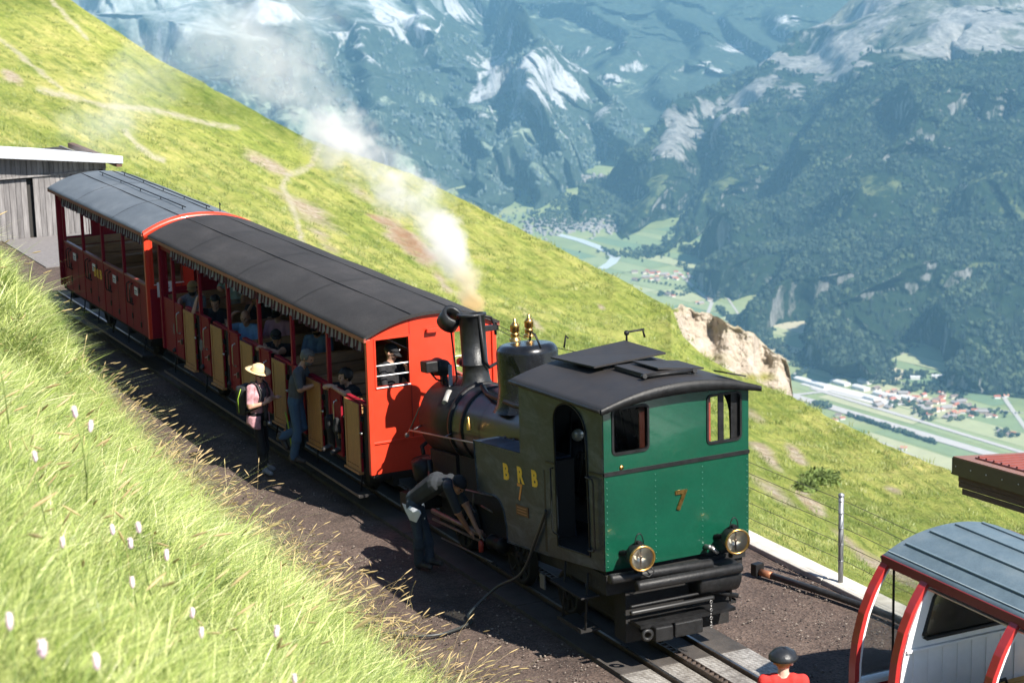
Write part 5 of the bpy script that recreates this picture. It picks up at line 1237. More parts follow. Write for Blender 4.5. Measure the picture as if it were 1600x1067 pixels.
    me.polygons.foreach_set('material_index', lab); me.polygons.foreach_set('use_smooth', np.ones(len(lab), bool))
    me.transform(Matrix.Translation(-base)); me.name = 'body'; o = bpy.data.objects.new('body', me); COL.objects.link(o); o.parent = root
    for s in (-1, 1):
        eb = MB(); eb.sphere(tuple(H(.083, .031*s, .002)), .0085, 8, 6); eb.build('eye', EYE, root)
    def shell(rad, keep, m_, name, c=(-.008, 0, .025), rough_=.006, seed=0):
        hb = MB(); hb.sphere((0, 0, 0), 1.0, 22, 16); r_ = random.Random(seed+len(label)); keepf = []
        for fi, f_ in enumerate(hb.f):
            cc = [sum(hb.v[i][k] for i in f_)/len(f_) for k in range(3)]
            if keep(cc[0]*rad[0]+c[0], cc[1]*rad[1]+c[1], cc[2]*rad[2]+c[2]): keepf.append(f_)
        hb.f = keepf; hb.m = [0]*len(keepf); hb.sm = [True]*len(keepf)
        hb.v = [tuple(H(*(v[k]*rad[k]*(1+r_.uniform(-1, 1)*rough_*6)+c[k] for k in range(3)))) for v in hb.v]
        ho = hb.build(name, m_, root); md = ho.modifiers.new('t', 'SOLIDIFY'); md.thickness = .008; md.offset = -1; return ho
    hair = hair or {}
    st = hair.get('style')
    if st == 'short': shell((.108, .087, .106), lambda x, y, z: z > .015+.75*max(x, -.02) and not (x > .03 and z < .08), hair['mat'], 'hair')
    if st == 'full': shell((.115, .094, .115), lambda x, y, z: z > -.03+.95*max(x, -.1) and not (x > .03 and z < .075), hair['mat'], 'hair', rough_=.012)
    if st == 'fringe': shell((.104, .085, .09), lambda x, y, z: -.06 < z < .035 and x < .02, hair['mat'], 'hair')
    if st == 'long':
        shell((.116, .096, .114), lambda x, y, z: x < .03 or z > .085, hair['mat'], 'hair', rough_=.012)
        hb = MB(); ph = np.linspace(R(70), R(290), 15); hb.grid([[tuple(H(.10*math.cos(a)*(1+.1*math.sin(a*7+t)), .09*math.sin(a)*(1+.08*t), .0-.24*t*(1+.12*math.sin(a*5)))) for a in ph] for t in np.linspace(0, 1, 6)])
        ho = hb.build('hair_length', hair['mat'], root); md = ho.modifiers.new('t', 'SOLIDIFY'); md.thickness = .02
    if hair.get('beard'): shell((.074, .066, .082), lambda x, y, z: x > .02 and z < -.045, hair['beard'], 'beard', c=(.026, 0, -.045))
    if hair.get('cap'):
        cm = hair['cap']; shell((.138, .125, .098) if hair.get('floppy') else (.116, .095, .112), lambda x, y, z: z > (.03 if hair.get('floppy') else .048), cm, 'cap', rough_=.009 if hair.get('floppy') else .002)
        if not hair.get('novisor'):
            vb = MB(); vb.grid([[tuple(H((.095+.085*t)*math.cos(a)+.005, .092*math.sin(a)*(1-.12*t), .052-.028*t-.02*abs(math.sin(a)))) for a in np.linspace(-1.15, 1.15, 11)] for t in (0, .5, 1)])
            vo_ = vb.build('cap_visor', cm, root); md = vo_.modifiers.new('t', 'SOLIDIFY'); md.thickness = .006
        if hair.get('badge'):
            bb = MB(); bb.tube([H(.107, -.02, .075), H(.107, -.02, .105), H(.107, .018, .075), H(.107, .018, .105)], .005, 5); bb.build('cap_badge', WHITEP, root)
    if hair.get('brim'):
        hm = hair['brim']; hb = MB(); n0 = 0; hb.lathe([(.0, .165), (.05, .165), (.082, .15), (.097, .11), (.103, .055), (.108, .045), (.15, .040), (.195, .048), (.196, .052), (.15, .046), (.10, .05)], (0, 0, 0), (0, 0, 1), 28)
        hb.v = [tuple(H(v[0]*1.06-.005, v[1], v[2]+.012+(.02*(v[1]/.19)**2-.012*(v[0]/.19) if v[0]**2+v[1]**2 > .013 else -.02*math.exp(-(v[1]/.03)**2) if v[2] > .14 else 0))) for v in hb.v]; ho = hb.build('sun_hat', hm, root)
        hb = MB(); pts = [tuple(H(.112*math.cos(a)*1.06-.005, .110*math.sin(a), .062)) for a in np.linspace(0, 2*math.pi, 25)]; hb.tube(pts, .007, 6, caps=False); hb.build('hat_band', mat('hat_band', (.35, .22, .1), .8), root)
    if hair.get('glasses'):
        gb = MB(); pts = [tuple(H(.098, y, .004)) for y in (-.055, -.01, .01, .055)]; gb.tube(pts, .012, 6); gb.tube([H(.09, .058, .006), H(0, .085, .006)], .004, 5); gb.tube([H(.09, -.058, .006), H(0, -.085, .006)], .004, 5); gb.build('sunglasses', LEATH, root)
    root['headframe'] = 1; del root['headframe']
    return root, H
def pose(x, y, z, yaw, kind='stand', H_=1.0, lean=0., **over):
    """default joints in a local frame (x forward, y left), placed at x, y, z turned by yaw; overrides are given in the local frame"""
    if kind == 'stand':
        L = dict(pelvis=(0,0,.93), chest=(.0,0,1.26), neck=(-.01,0,1.45), head=(.02,0,1.59), shL=(-.01,.185,1.40), shR=(-.01,-.185,1.40), elL=(-.03,.225,1.12), elR=(-.03,-.225,1.12), wrL=(.05,.22,.88), wrR=(.05,-.22,.88), hdL=(.07,.21,.78), hdR=(.07,-.21,.78),
                 hpL=(0,.09,.90), hpR=(0,-.09,.90), knL=(.02,.10,.49), knR=(.02,-.10,.49), anL=(-.02,.105,.085), anR=(-.02,-.105,.085), toeL=(.14,.12,.042), toeR=(.14,-.12,.042))
    else:                                                      # seated, z is the seat height
        L = dict(pelvis=(0,0,.10), chest=(.03,0,.42), neck=(.03,0,.61), head=(.07,0,.75), shL=(.02,.185,.56), shR=(.02,-.185,.56), elL=(.10,.24,.30), elR=(.10,-.24,.30), wrL=(.30,.14,.22), wrR=(.30,-.14,.22), hdL=(.38,.10,.20), hdR=(.38,-.10,.20),
                 hpL=(.02,.09,.09), hpR=(.02,-.09,.09), knL=(.42,.12,.11), knR=(.42,-.12,.11), anL=(.36,.12,-.29), anR=(.36,-.12,-.29), toeL=(.52,.13,-.34), toeR=(.52,-.13,-.34))
    L.update(face=(1, 0, -.08)); L.update(over)
    c, s = math.cos(yaw), math.sin(yaw); J = {}
    for k, v in L.items():
        if isinstance(v, (int, float)): J[k] = v; continue
        if k in ('face', 'up', 'palmL', 'palmR'): J[k] = (v[0]*c-v[1]*s, v[0]*s+v[1]*c, v[2]); continue
        v = tuple(q*H_ for q in v)
        if lean and v[2] > .1: v = (v[0]+lean*(v[2]-.1), v[1], v[2])
        J[k] = (x+v[0]*c-v[1]*s, y+v[0]*s+v[1]*c, z+v[2])
    J['base'] = (x, y, z); return J
def add_to(name, mb, m_, root): return mb.build(name, m_, root)
JEANS = cloth('blue_jeans', (.035, .075, .13)); DJEANS = cloth('dark_trousers', (.010, .010, .011)); SHOE = mat('shoe_dark', (.03, .027, .025), .6); SHOEW = mat('shoe_pale_sole', (.22, .22, .23), .6)
BLKT = cloth('black_tshirt', (.012, .012, .014)); GREYT = cloth('grey_tshirt', (.062, .068, .075)); PINK = cloth('pink_shirt', (.42, .22, .24), .5, 14)
# woman with the sun hat
J = pose(-6.78, -1.47, 0, R(38), 'stand', .99, elL=(.10,.25,1.16), elR=(.02,-.27,1.13), wrR=(.22,-.15,1.18), hdR=(.27,-.08,1.23), palmR=(-.2, 1, .2), wrL=(.25,.17,1.2), hdL=(.30,.10,1.24), face=(1, -.15, -.2), anR=(.10,-.11,.085), toeR=(.26,-.14,.042), knR=(.09,-.1,.49))
wom, H = person('woman in a straw sun hat and pink shirt standing on the dark platform', J, [SKIN, PINK, DJEANS, SHOEW], dict(style='long', mat=HAIRB, brim=mat('straw_hat', (.66, .50, .27), .8, var=.15, scale=40, bump=.3, bscale=120), glasses=True), .009, .85)
# open shirt over a dark top: darker panel down the front
cb = MB(); 
def WL(x, y, z): 
    c, s = math.cos(R(38)), math.sin(R(38)); return (-6.78+x*c-y*s, -1.47+x*s+y*c, z)
cb.T = WL; cb.grid([[(.132+.012*math.sin(t*9)-.02*abs(y)/.05, y+.02*(1-t), .86+.52*t) for y in np.linspace(-.045, .06, 6)] for t in np.linspace(0, 1, 10)]); vp = cb.build('grey_top', cloth('grey_striped_top', (.09, .09, .095)), wom); vp.modifiers.new('t', 'SOLIDIFY').thickness = .012
cb = MB(); cb.T = WL
for s in (-1, 1):
    ph = np.linspace(R(35), R(175), 9); cb.grid([[(.155*math.cos(a)-.01, s*(.20+.03*t+.01*math.sin(a*6))*math.sin(a)**.8, .95-.17*t*(1+.25*math.sin(a*2.2))) for a in ph] for t in np.linspace(0, 1, 5)])
sk = cb.build('shirt_tail', PINK, wom); sk.modifiers.new('t', 'SOLIDIFY').thickness = .012
# backpack on her back and camera on a strap
bpk = thing('backpack', 'black backpack with lime piping on the back of the woman in the hat', 'backpack', WL(-.2, 0, 1.0))
b_ = MB(); b_.T = WL; b_.box(-.33, -.135, -.16, .16, .92, 1.40, bev=.06); pk = b_.build('pack_bag', mat('nylon_black', (.012, .013, .014), .6, bump=.3, bscale=20), bpk)
b_ = MB(); b_.T = WL; b_.tube([(-.25, -.168, .98), (-.26, -.168, 1.2), (-.2, -.165, 1.36)], .006, 6); b_.build('lime_piping', mat('lime_cloth', (.32, .5, .04), .6), pk)
for s in (-1, 1):
    b_ = MB(); b_.T = WL; b_.tube([(-.14, s*.1, 1.36), (-.03, s*.115, 1.475), (.09, s*.12, 1.42), (.14, s*.125, 1.28), (.10, s*.16, 1.1), (-.12, s*.165, .99)], .018, 6); b_.build('shoulder_strap', mat('nylon_black', (.01, .01, .01)), bpk)
cam_ = thing('camera', 'small black camera hanging on its strap before the woman in the hat', 'camera', WL(.2, -.08, .86))
b_ = MB(); b_.T = WL; b_.box(.15, .21, -.13, -.02, .80, .875, bev=.012); cbody = b_.build('camera_body', LEATH, cam_); b_ = MB(); b_.T = WL; b_.lathe([(0, .0), (.034, 0), (.034, .05), (.028, .05), (.026, .02), (0, .02)], (.21, -.075, .838), (1, 0, 0), 16); b_.build('lens', mat('lens_silver', (.4, .4, .42), .3, .8), cam_)
b_ = MB(); b_.T = WL; b_.tube([(.18, -.125, .87), (.17, -.10, 1.12), (.13, -.09, 1.36), (.0, -.06, 1.50)], .008, 6); b_.tube([(.18, -.03, .87), (.16, .0, 1.15), (.12, .05, 1.38), (.0, .06, 1.50)], .008, 6); b_.build('camera_strap', LEATH, cam_)
# bag with lime strap standing against the footboard behind her
bg_ = thing('day_bag', 'open dark bag with a lime green strap on the step behind the woman', 'bag', (-6.5, -1.0, .38))
b_ = MB(); b_.box(-6.72, -6.36, -1.08, -.86, .375, .80, bev=.07); b_.build('bag_body', mat('bag_cloth', (.02, .035, .035), .8, var=.4, scale=10, bump=.4, bscale=15), bg_)
b_ = MB(); b_.tube([(-6.62, -1.09, .95), (-6.50, -1.11, .88), (-6.42, -1.11, .68), (-6.38, -1.10, .44)], .013, 6); b_.build('lime_strap', mat('lime_cloth', (.5, .75, .05)), bg_)
b_ = MB(); b_.box(-6.70, -6.62, -1.105, -1.075, .58, .66, bev=.01); b_.build('orange_tag', mat('orange_tag', (.6, .22, .04), .7), bg_)
# older man climbing in
J = pose(-5.78, -1.2, .37, R(52), 'stand', 1.0, pelvis=(-.02,0,.97), chest=(.03,0,1.29), neck=(.10,0,1.51), head=(.20,0,1.64), shL=(.06,.19,1.46), shR=(.08,-.19,1.44), elL=(.14,.24,1.22), elR=(.15,-.25,1.20), wrL=(.40,.20,1.30), hdL=(.5,.17,1.33), wrR=(.38,-.16,1.27), hdR=(.48,-.14,1.27),
         hpL=(-.02,.09,.93), hpR=(-.02,-.09,.93), knR=(.02,-.10,.50), anR=(-.06,-.10,.09), toeR=(.10,-.11,.045), knL=(.06,.08,.53), anL=(-.30,.08,.36), toeL=(-.22,.08,.20), face=(1, -.1, -.45), palmL=(0, 0, -1), palmR=(0, 0, -1))
person('older grey bearded man in grey t-shirt and jeans climbing into the front coach', J, [SKIN2, GREYT, JEANS, SHOE], dict(style='full', mat=HAIRG, beard=HAIRG), .009, .95)
# young man leaning out over the door
J = pose(-4.78, -.62, 1.13, R(-82), 'seat', 1.0, pelvis=(0,0,.10), chest=(.08,0,.42), neck=(.13,0,.60), head=(.18,0,.735), shL=(.12,.19,.55), shR=(.12,-.19,.55), elL=(.36,.30,.55), elR=(.38,-.26,.56), wrL=(.42,.06,.62), hdL=(.42,-.04,.63), wrR=(.42,-.02,.635), hdR=(.42,.08,.64), face=(.95, -.28, -.12), palmL=(0,0,-1), palmR=(0,0,-1))
person('young dark haired man in black t-shirt leaning on the last open door', J, [SKIN, BLKT, DJEANS, SHOE], dict(style='full', mat=HAIRD), .009, .75)
# mechanic bent over the motion
p_f = at(655, 886, z=0); 
def mq(u, v, y): return tuple(at(u, v, y=y))
fx_, fy_ = -1.28, -1.20
J = dict(base=(fx_, fy_, 0), pelvis=mq(648, 778, -1.22), chest=mq(682, 754, -1.12), neck=mq(706, 752, -1.02), head=mq(716, 757, -.95), shL=mq(704, 747, -.90), shR=mq(700, 762, -1.20), elL=mq(728, 788, -.80), elR=mq(716, 801, -1.08), wrL=mq(745, 826, -.75), wrR=mq(732, 828, -.88), hdL=mq(752, 835, -.72), hdR=mq(740, 836, -.82),
         hpL=mq(650, 786, -1.12), hpR=mq(646, 788, -1.30), knL=mq(668, 838, -1.10), knR=mq(654, 840, -1.30), anL=mq(672, 876, -1.12), anR=mq(655, 880, -1.26), toeL=mq(688, 880, -1.05), toeR=mq(672, 886, -1.2), face=(.62, .35, -.72), up=(.6, .3, .75), belt=.35)
mz = min(J['anL'][2], J['anR'][2])-.085
mech, H = person('mechanic in dark overalls bent over the locomotive motion', J, [SKIN2, cloth('overall_dark', (.022, .026, .031)), cloth('overall_trousers', (.032, .044, .058)), SHOE], dict(style='short', mat=HAIRD, cap=cloth('dark_cap', (.012, .013, .015)), novisor=True), .009, .95, wide=1.15)
print('mech foot z', mz, J['pelvis'], J['anL'])
rag = MB(); pc = [mq(*p) for p in ((628, 786, -1.36), (640, 790, -1.38), (655, 797, -1.40), (657, 802, -1.40), (650, 816, -1.42), (640, 812, -1.42), (634, 800, -1.40))]
rag.add(pc+[mq(645, 800, -1.43)], [(i, (i+1) % 7, 7) for i in range(7)]); rg = tag(rag.build('cleaning_rag', mat('rag_white', (.62, .64, .66), .9, bump=.5, bscale=20)), 'white cleaning rag hanging from the pocket of the bent mechanic', 'rag'); rg.modifiers.new('t', 'SOLIDIFY').thickness = .012
# passengers in the front coach
STR = cloth('grey_striped_polo', (.16, .17, .18), .4, 30); BLUE = cloth('pale_blue_polo', (.17, .30, .44)); LBL = cloth('light_blue_shirt', (.34, .46, .52)); ROSE = cloth('rose_top', (.46, .24, .28)); DEN = cloth('denim_shirt', (.13, .2, .28)); CREAM = cloth('grey_trousers', (.2, .19, .17))
sit = 1.14
def seat(x, y, yaw, **k): return pose(x, y, sit, R(yaw), 'seat', .98, **k)
P_ = [SKIN2, SKIN, SKIN3]
person('man in tan cap and grey striped shirt resting an arm on the door', seat(-12.62, -.52, -60, elR=(.22,-.20,.52), wrR=(.44,-.02,.55), hdR=(.5,.05,.55), face=(.9, .3, -.1)), [SKIN2, STR, CREAM, SHOE], dict(style='short', mat=HAIRD, cap=cloth('tan_cap', (.33, .21, .09)), beard=HAIRD), .013, .9, fing=False)
person('passenger in black shirt shading the face with a raised bare arm', seat(-11.2, -.60, -40, elR=(.26,-.34,.60), wrR=(.24,-.26,.86), hdR=(.2,-.18,.93), face=(.9, .2, -.3)), [SKIN, BLKT, CREAM, SHOE], dict(style='full', mat=HAIRD), .012, .45)
person('passenger in light blue shirt standing inside behind the raised arm', pose(-12.15, .05, .74, R(-60), 'stand', .97, elR=(.15,-.22,1.18), wrR=(.3,-.05,1.2), hdR=(.36,.02,1.2)), [SKIN, LBL, CREAM, SHOE], dict(style='short', mat=HAIRD), .013, .95, fing=False)
person('dark haired woman seated inside behind the bald man', seat(-11.15, .15, -35, elR=(.2,-.2,.42), wrR=(.25,-.08,.62), hdR=(.22,-.03,.70), face=(.9, -.3, -.1)), [SKIN, cloth('dark_top', (.03, .028, .03)), CREAM, SHOE], dict(style='long', mat=HAIRD), .013, .6, fing=False)
person('bald man in pale blue polo shirt resting his head on his hand', seat(-9.70, -.55, -50, elR=(.28,-.26,.58), wrR=(.20,-.2,.80), hdR=(.12,-.12,.87), face=(.95, .25, -.12), head=(.1, 0, .745)), [SKIN2, BLUE, CREAM, SHOE], dict(), .011, .8, shorts=True)
person('woman in rose top and black hat sitting well inside the coach', seat(-9.66, -.02, -40, face=(.95, -.1, -.3)), [SKIN3, ROSE, CREAM, SHOE], dict(style='short', mat=HAIRD, cap=cloth('black_hat', (.012, .012, .013))), .013, .8, fing=False)
person('man in black shirt and black cap leaning folded arms on the door', seat(-8.0, -.55, -70, chest=(.08,0,.42), neck=(.12,0,.6), head=(.17,0,.73), elR=(.36,-.24,.54), elL=(.36,.26,.54), wrR=(.45,.02,.60), hdR=(.46,.1,.61), wrL=(.45,.0,.61), hdL=(.46,-.08,.62), face=(.6, .8, -.1)), [SKIN2, BLKT, CREAM, SHOE], dict(style='short', mat=HAIRD, cap=cloth('black_hat', (.012, .012, .013))), .011, .6)
person('bearded man in open denim shirt and dark hat sitting inside', seat(-8.2, .12, -40, face=(.9, -.1, -.15)), [SKIN2, DEN, CREAM, SHOE], dict(style='short', mat=HAIRD, beard=HAIRD, cap=cloth('dark_felt_hat', (.015, .014, .016))), .012, .9, fing=False)
person('person in black with a badged cap behind the barred end window', pose(-3.68, -.52, .77, R(28), 'stand', 1.03, elL=(.14,.25,1.16), wrL=(.24,.08,1.38), hdL=(.21,.03,1.46), elR=(.1,-.26,1.14), wrR=(.2,-.05,1.12), hdR=(.24,.03,1.13), face=(.9, .3, -.4)), [SKIN, BLKT, DJEANS, SHOE], dict(style='short', mat=HAIRD, cap=cloth('black_cap', (.010, .010, .012)), badge=True), .011, 1.9)
person('grey haired passenger in pale shirt beside the badged cap wearer', pose(-3.70, .05, .76, R(10), 'stand', 1.0, face=(.9, -.2, -.2)), [SKIN3, LBL, CREAM, SHOE], dict(style='full', mat=HAIRG), .013, .9, fing=False)
# the man with the red jacket and the leather cap, seen from behind, close by
hp_ = at(1224, 1034, d=21.3); zf = 0.0
J = pose(hp_[0], hp_[1], hp_[2]-1.585, R(150), 'stand', 1.0, face=(1, -.15, -.02))
person('man in red jacket and black leather cap seen from behind', J, [SKIN3, cloth('red_jacket', (.55, .028, .022)), DJEANS, SHOE], dict(style='fringe', mat=mat('hair_ginger', (.42, .2, .07), .5, var=.4, scale=45, bump=.4, bscale=60), cap=LEATH, floppy=True), .009, 1.95, scale=1.08)
print('redman', hp_)
# ================================================================ OTHER THINGS ON THE PLATFORM
# ---- open bow-framed carriage at the right
CRED = mat('bow_red', (.40, .028, .026), .32, var=.12, scale=4, coat=.3); CWHITE = mat('panel_white', (.80, .80, .80), .4, var=.05, scale=6)
m, n, l, b = nt_mat('roof_zinc_grey')
tc = n.new('ShaderNodeTexCoord').outputs['Object']
c = ramp(n, l, noise(n, l, tc, 1.7, 6, .7), [(.3, (.085, .125, .15)), (.5, (.125, .175, .205)), (.72, (.18, .225, .245))])
c = mixc(n, l, .5, c, ramp(n, l, noise(n, l, tc, 55, 3, .8), [(.36, (.6, .6, .6)), (.52, (1, 1, 1))]), 'MULTIPLY')
l.new(c, b.inputs['Base Color']); b.inputs['Roughness'].default_value = .5; ZINC = m
car = thing('open_carriage', 'white carriage with red bow frames and ribbed blue grey roof at the lower right', 'railway carriage', (8.5, 1.92, 0))
YC = 1.92; XE = 6.0; XL = 12.5
def bow(t):
    """left side profile of the body: (offset from centre, z), t 0 at the roof edge to 1 at the floor"""
    pts = [(.82, 1.83), (.93, 1.70), (1.06, 1.50), (1.17, 1.25), (1.245, .98), (1.28, .70), (1.285, .40), (1.27, .05)]
    k = t*(len(pts)-1); i = min(int(k), len(pts)-2); f = k-i; return (pts[i][0]*(1-f)+pts[i+1][0]*f, pts[i][1]*(1-f)+pts[i+1][1]*f)
def car_roof(y): return 1.845+.215*(1-(abs(y)/.84)**2.2)
mb = MB(); ysx = np.linspace(-.86, .86, 25); ring = [(y, car_roof(min(abs(y), .84))) for y in ysx]+[(y*.98, car_roof(min(abs(y), .84))-.05) for y in ysx[::-1]]
k = len(ring); vs = []
for x in (XE-.04, XE+.02, XL): vs += [(x, YC+y, z-(.03 if x < XE else 0)) for y, z in ring]
mb.add(vs, [(i*k+j, i*k+(j+1) % k, (i+1)*k+(j+1) % k, (i+1)*k+j) for i in range(2) for j in range(k)], True); mb.add(vs[:k], [list(range(k))[::-1]]); mb.add(vs[-k:], [list(range(k))])
cr_ = mb.build('roof', ZINC, car)
for y in (-.62, -.30, .04, .40):
    rb = MB(); rb.box(XE+.10, XL, YC+y-.016, YC+y+.016, car_roof(y)-.004, car_roof(y)+.022, bev=.006); rb.build('roof_rib', ZINC, cr_)
rb = MB(); rb.box(XE+.02, XL, YC-.80, YC-.785, car_roof(.79)+.001, car_roof(.79)+.012); rb.build('roof_seam', mat('zinc_light', (.22, .27, .29), .5), cr_)
rb = MB(); rb.box(XE+.9, XE+1.3, YC+.62, YC+.66, car_roof(.6)+.0, car_roof(.6)+.04); rb.build('roof_bracket', BLACK, cr_)
for s in (-1, 1):
    hb = MB(); ya, yb = sorted((YC+s*.80, YC+s*.875)); hb.box(XE, XL, ya, yb, 1.735, 1.845, bev=.008); hd = hb.build('header_beam', mat('bow_dark_red', (.17, .016, .018), .4), car)
    hb = MB(); ya, yb = sorted((YC+s*.83, YC+s*.885)); hb.box(XE+.75, XL, ya, yb, 1.70, 1.715); hb.build('door_track', mat('track_alloy', (.5, .48, .42), .35, .8), hd)
    for x in (XE, XE+.70, XE+2.15, XE+2.9):
        bb = MB(); prof = [bow(t) for t in np.linspace(0.02, 1, 18)]; G = []
        for o, z in prof: G.append([(x, YC+s*o, z), (x+.115, YC+s*o, z), (x+.115, YC+s*(o-.055), z), (x, YC+s*(o-.055), z), (x, YC+s*o, z)])
        bb.grid(G, smooth=False); bw = bb.build('bow_frame', CRED, car)
        bb = MB(); G = []
        for o, z in prof: G.append([(x+.02, YC+s*(o-.056), z-.005), (x+.108, YC+s*(o-.056), z-.005), (x+.108, YC+s*(o-.085), z-.005), (x+.02, YC+s*(o-.085), z-.005), (x+.02, YC+s*(o-.056), z-.005)])
        bb.grid(G, smooth=False); bb.build('white_edging', CWHITE, bw)
# front end: sill, lower wall, panes
fb = MB(); lw = [(-1.26, .12), (1.26, .12), (1.27, .44), (-1.27, .44)]; fb.prism([(YC+p[0], p[1]) for p in lw], XE+.01, XE+.06, 'x'); fb.build('end_wall', CRED, car)
fb = MB(); fb.box(XE-.01, XE+.12, YC-1.25, YC+1.25, .445, .50, bev=.008); fb.build('window_sill', CWHITE, car)
gb = MB(); prof = [bow(t) for t in np.linspace(0.02, .80, 12)]; poly = [(YC-o+.03, z) for o, z in prof]+[(YC+o-.03, z) for o, z in prof[::-1]]; gb.prism(poly, XE+.03, XE+.036, 'x'); pane = gb.build('end_pane', glass('carriage_glass', (.93, .95, .94)), car)
gb = MB(); gb.box(XE+.02, XE+.045, YC-.735, YC-.72, .5, 1.8); gb.build('pane_joint', BLACK, pane)
fb = MB(); fb.box(XE, XL, YC-1.2, YC+1.2, .02, .10); fb.build('floor', mat('floor_grey', (.06, .06, .06), .8), car)
fb = MB(); fb.box(XE+.3, XL, YC-.5, YC+.5, -.25, .02); fb.build('chassis', DARKF, car)
# cross wall behind the second bow: boarded panel with a rubber-edged window
xw = XE+.80
def wall_poly(z0, z1, inset=.06):
    zs_ = np.linspace(z0, z1, 10); pr = np.array([bow(t) for t in np.linspace(0, 1, 40)])[::-1]
    hw = np.interp(zs_, pr[:, 1], pr[:, 0]); return [(YC-h+inset, z) for h, z in zip(hw, zs_)]+[(YC+h-inset, z) for h, z in zip(hw[::-1], zs_[::-1])]
cw = MB(); cw.prism(wall_poly(.1, 1.08), xw, xw+.03, 'x'); cwall = cw.build('cross_wall', CWHITE, car)
hole = [(YC-.93, 1.20), (YC-.88, 1.16), (YC+.88, 1.16), (YC+.93, 1.20), (YC+.80, 1.60), (YC+.72, 1.70), (YC-.72, 1.70), (YC-.80, 1.60)]
up_ = plate_with_holes(wall_poly(1.085, 1.80), [hole], xw, xw+.03).build('window_wall', CWHITE, car)
rb = MB(); rb.tube([(xw+.03, p[0], p[1]) for p in hole]+[(xw+.03, *hole[0])], .022, 8, caps=False); rb.build('rubber_seal', BLACK, up_)
gb = MB(); gb.prism(hole, xw+.012, xw+.016, 'x'); gb.build('window_pane', glass('tinted_glass', (.80, .78, .70)), up_)
rb = MB(); rb.box(xw+.03, xw+.06, YC-1.15, YC+1.15, 1.045, 1.08, bev=.006); rb.build('wall_ledge', CWHITE, cwall)
for y in np.linspace(-1.05, 1.05, 12):
    rb = MB(); rb.box(xw+.0301, xw+.040, YC+y-.008, YC+y+.008, .12, 1.04); rb.build('board_joint', CWHITE, cwall)
YEL = mat('seat_yellow_wood', (.50, .27, .04), .4, var=.25, scale=12, stretch=(4, .5, 4))
for k in range(4):
    sb = MB(); sb.box(xw+.10+.11*k, xw+.20+.11*k, YC-1.12, YC+1.12, .50, .53, bev=.006); sb.build('seat_slat', YEL, car)
sb = MB(); sb.tube([(xw+.3, YC-.3, .53), (xw+.3, YC-.28, .62), (xw+.3, YC-.05, .64), (xw+.3, YC, .53)], .02, 8); sb.build('seat_handle', BLACK, car)
sb = MB(); pr = [(XE+.42, YC-.75+.08*k, 1.30) for k in range(20)]; sb.tube(pr, .03, 8); sb.build('lamp_rail', mat('rail_white', (.7, .7, .68), .4), car)
sb = MB(); pr = [(XE+.34, YC-.75+.08*k, 1.20) for k in range(20)]; sb.tube(pr, .055, 8); sb.build('yellow_rail', YEL, car)
sb = MB(); sb.box(XE+2.3, XE+2.34, YC-1.2, YC+1.2, .1, 1.0); sb.build('back_wall', CWHITE, car)

# ---- wire fence
GALV = mat('galvanised', (.27, .28, .29), .45, .6, var=.25, scale=12)
fn = thing('wire_fence', 'galvanised fence post with thin wires standing on the concrete kerb', 'fence', (2.23, 3.17, 0))
for x in (2.23, -2.6):
    pb = MB(); pb.tube([(x, 3.17, .03), (x, 3.17, 1.20)], .034, 12); pb.lathe([(.04, 0), (.04, .03), (.0, .05)], (x, 3.17, 1.2), (0, 0, 1), 12)
    pb.build('fence_post', GALV, fn)
    for z in (1.14, .98, .78, .56, .34):
        cb = MB(); cb.lathe([(.036, -.008), (.042, 0), (.036, .008)], (x, 3.17, z), (0, 0, 1), 10)
        cb.build('wire_clip', GALV, fn)
for z in (1.14, .98, .78, .56, .34):
    wb = MB(); wb.tube([(x, 3.205, z-.03*math.sin(math.pi*((x+2.6) % 4.83)/4.83)) for x in np.linspace(-6, 9.5, 40)], .0042, 5); wb.build('fence_wire', mat('rusty_wire', (.09, .075, .06), .6, .5), fn)
# ---- pipe lying by the kerb
p = [at(1184, 892, z=.06), at(1290, 926, z=.06), at(1395, 963, z=.06), at(1440, 985, z=.06)]
pt = thing('lying_pipe', 'long dark pipe with a copper coloured end lying beside the kerb', 'pipe', tuple(p[0]))
b_ = MB(); b_.tube(p, .045, 12); b_.build('pipe_body', mat('pipe_dark', (.03, .03, .03), .5, .3, var=.4, scale=12), pt)
dv = Vector(p[1]-p[0]).normalized(); b_ = MB(); b_.tube([Vector(p[0])+dv*.06, Vector(p[0])+dv*.26], .05, 12); b_.build('copper_sleeve', mat('copper_sleeve', (.36, .15, .08), .45, .6, var=.3, scale=14), pt)
b_ = MB(); b_.T = lambda x, y, z: tuple(Vector(p[0])+dv*x+Vector((-dv.y, dv.x, 0))*y+Vector((0, 0, z))); b_.box(-.06, .045, -.075, .075, -.055, .11, bev=.01); b_.build('end_fitting', BLACK, pt)
# ---- water hose
q0 = at(853, 797, y=-1.0); hp = [q0, at(838, 840, y=-.99), at(815, 895, y=-1.0), np.array([.95, -1.15, .35]), np.array([.88, -1.5, .05]), at(735, 972, z=.03), at(690, 990, z=.025), at(640, 993, z=.025), at(590, 985, z=.025), at(570, 965, z=.025)]
from mathutils import geometry as _g
sp = []
for i in range(len(hp)-1):
    a0 = Vector(hp[max(i-1, 0)]); a1 = Vector(hp[i]); a2 = Vector(hp[i+1]); a3 = Vector(hp[min(i+2, len(hp)-1)])
    for t in np.linspace(0, 1, 7)[:-1]:
        sp.append(.5*((2*a1)+(a2-a0)*t+(2*a0-5*a1+4*a2-a3)*t*t+(3*a1-a0-3*a2+a3)*t**3))
b_ = MB(); b_.tube(sp, .020, 8); tag(b_.build('water_hose', mat('hose_rubber', (.03, .033, .033), .45)), 'black rubber hose hanging from the side tank and trailing over the ground', 'hose')
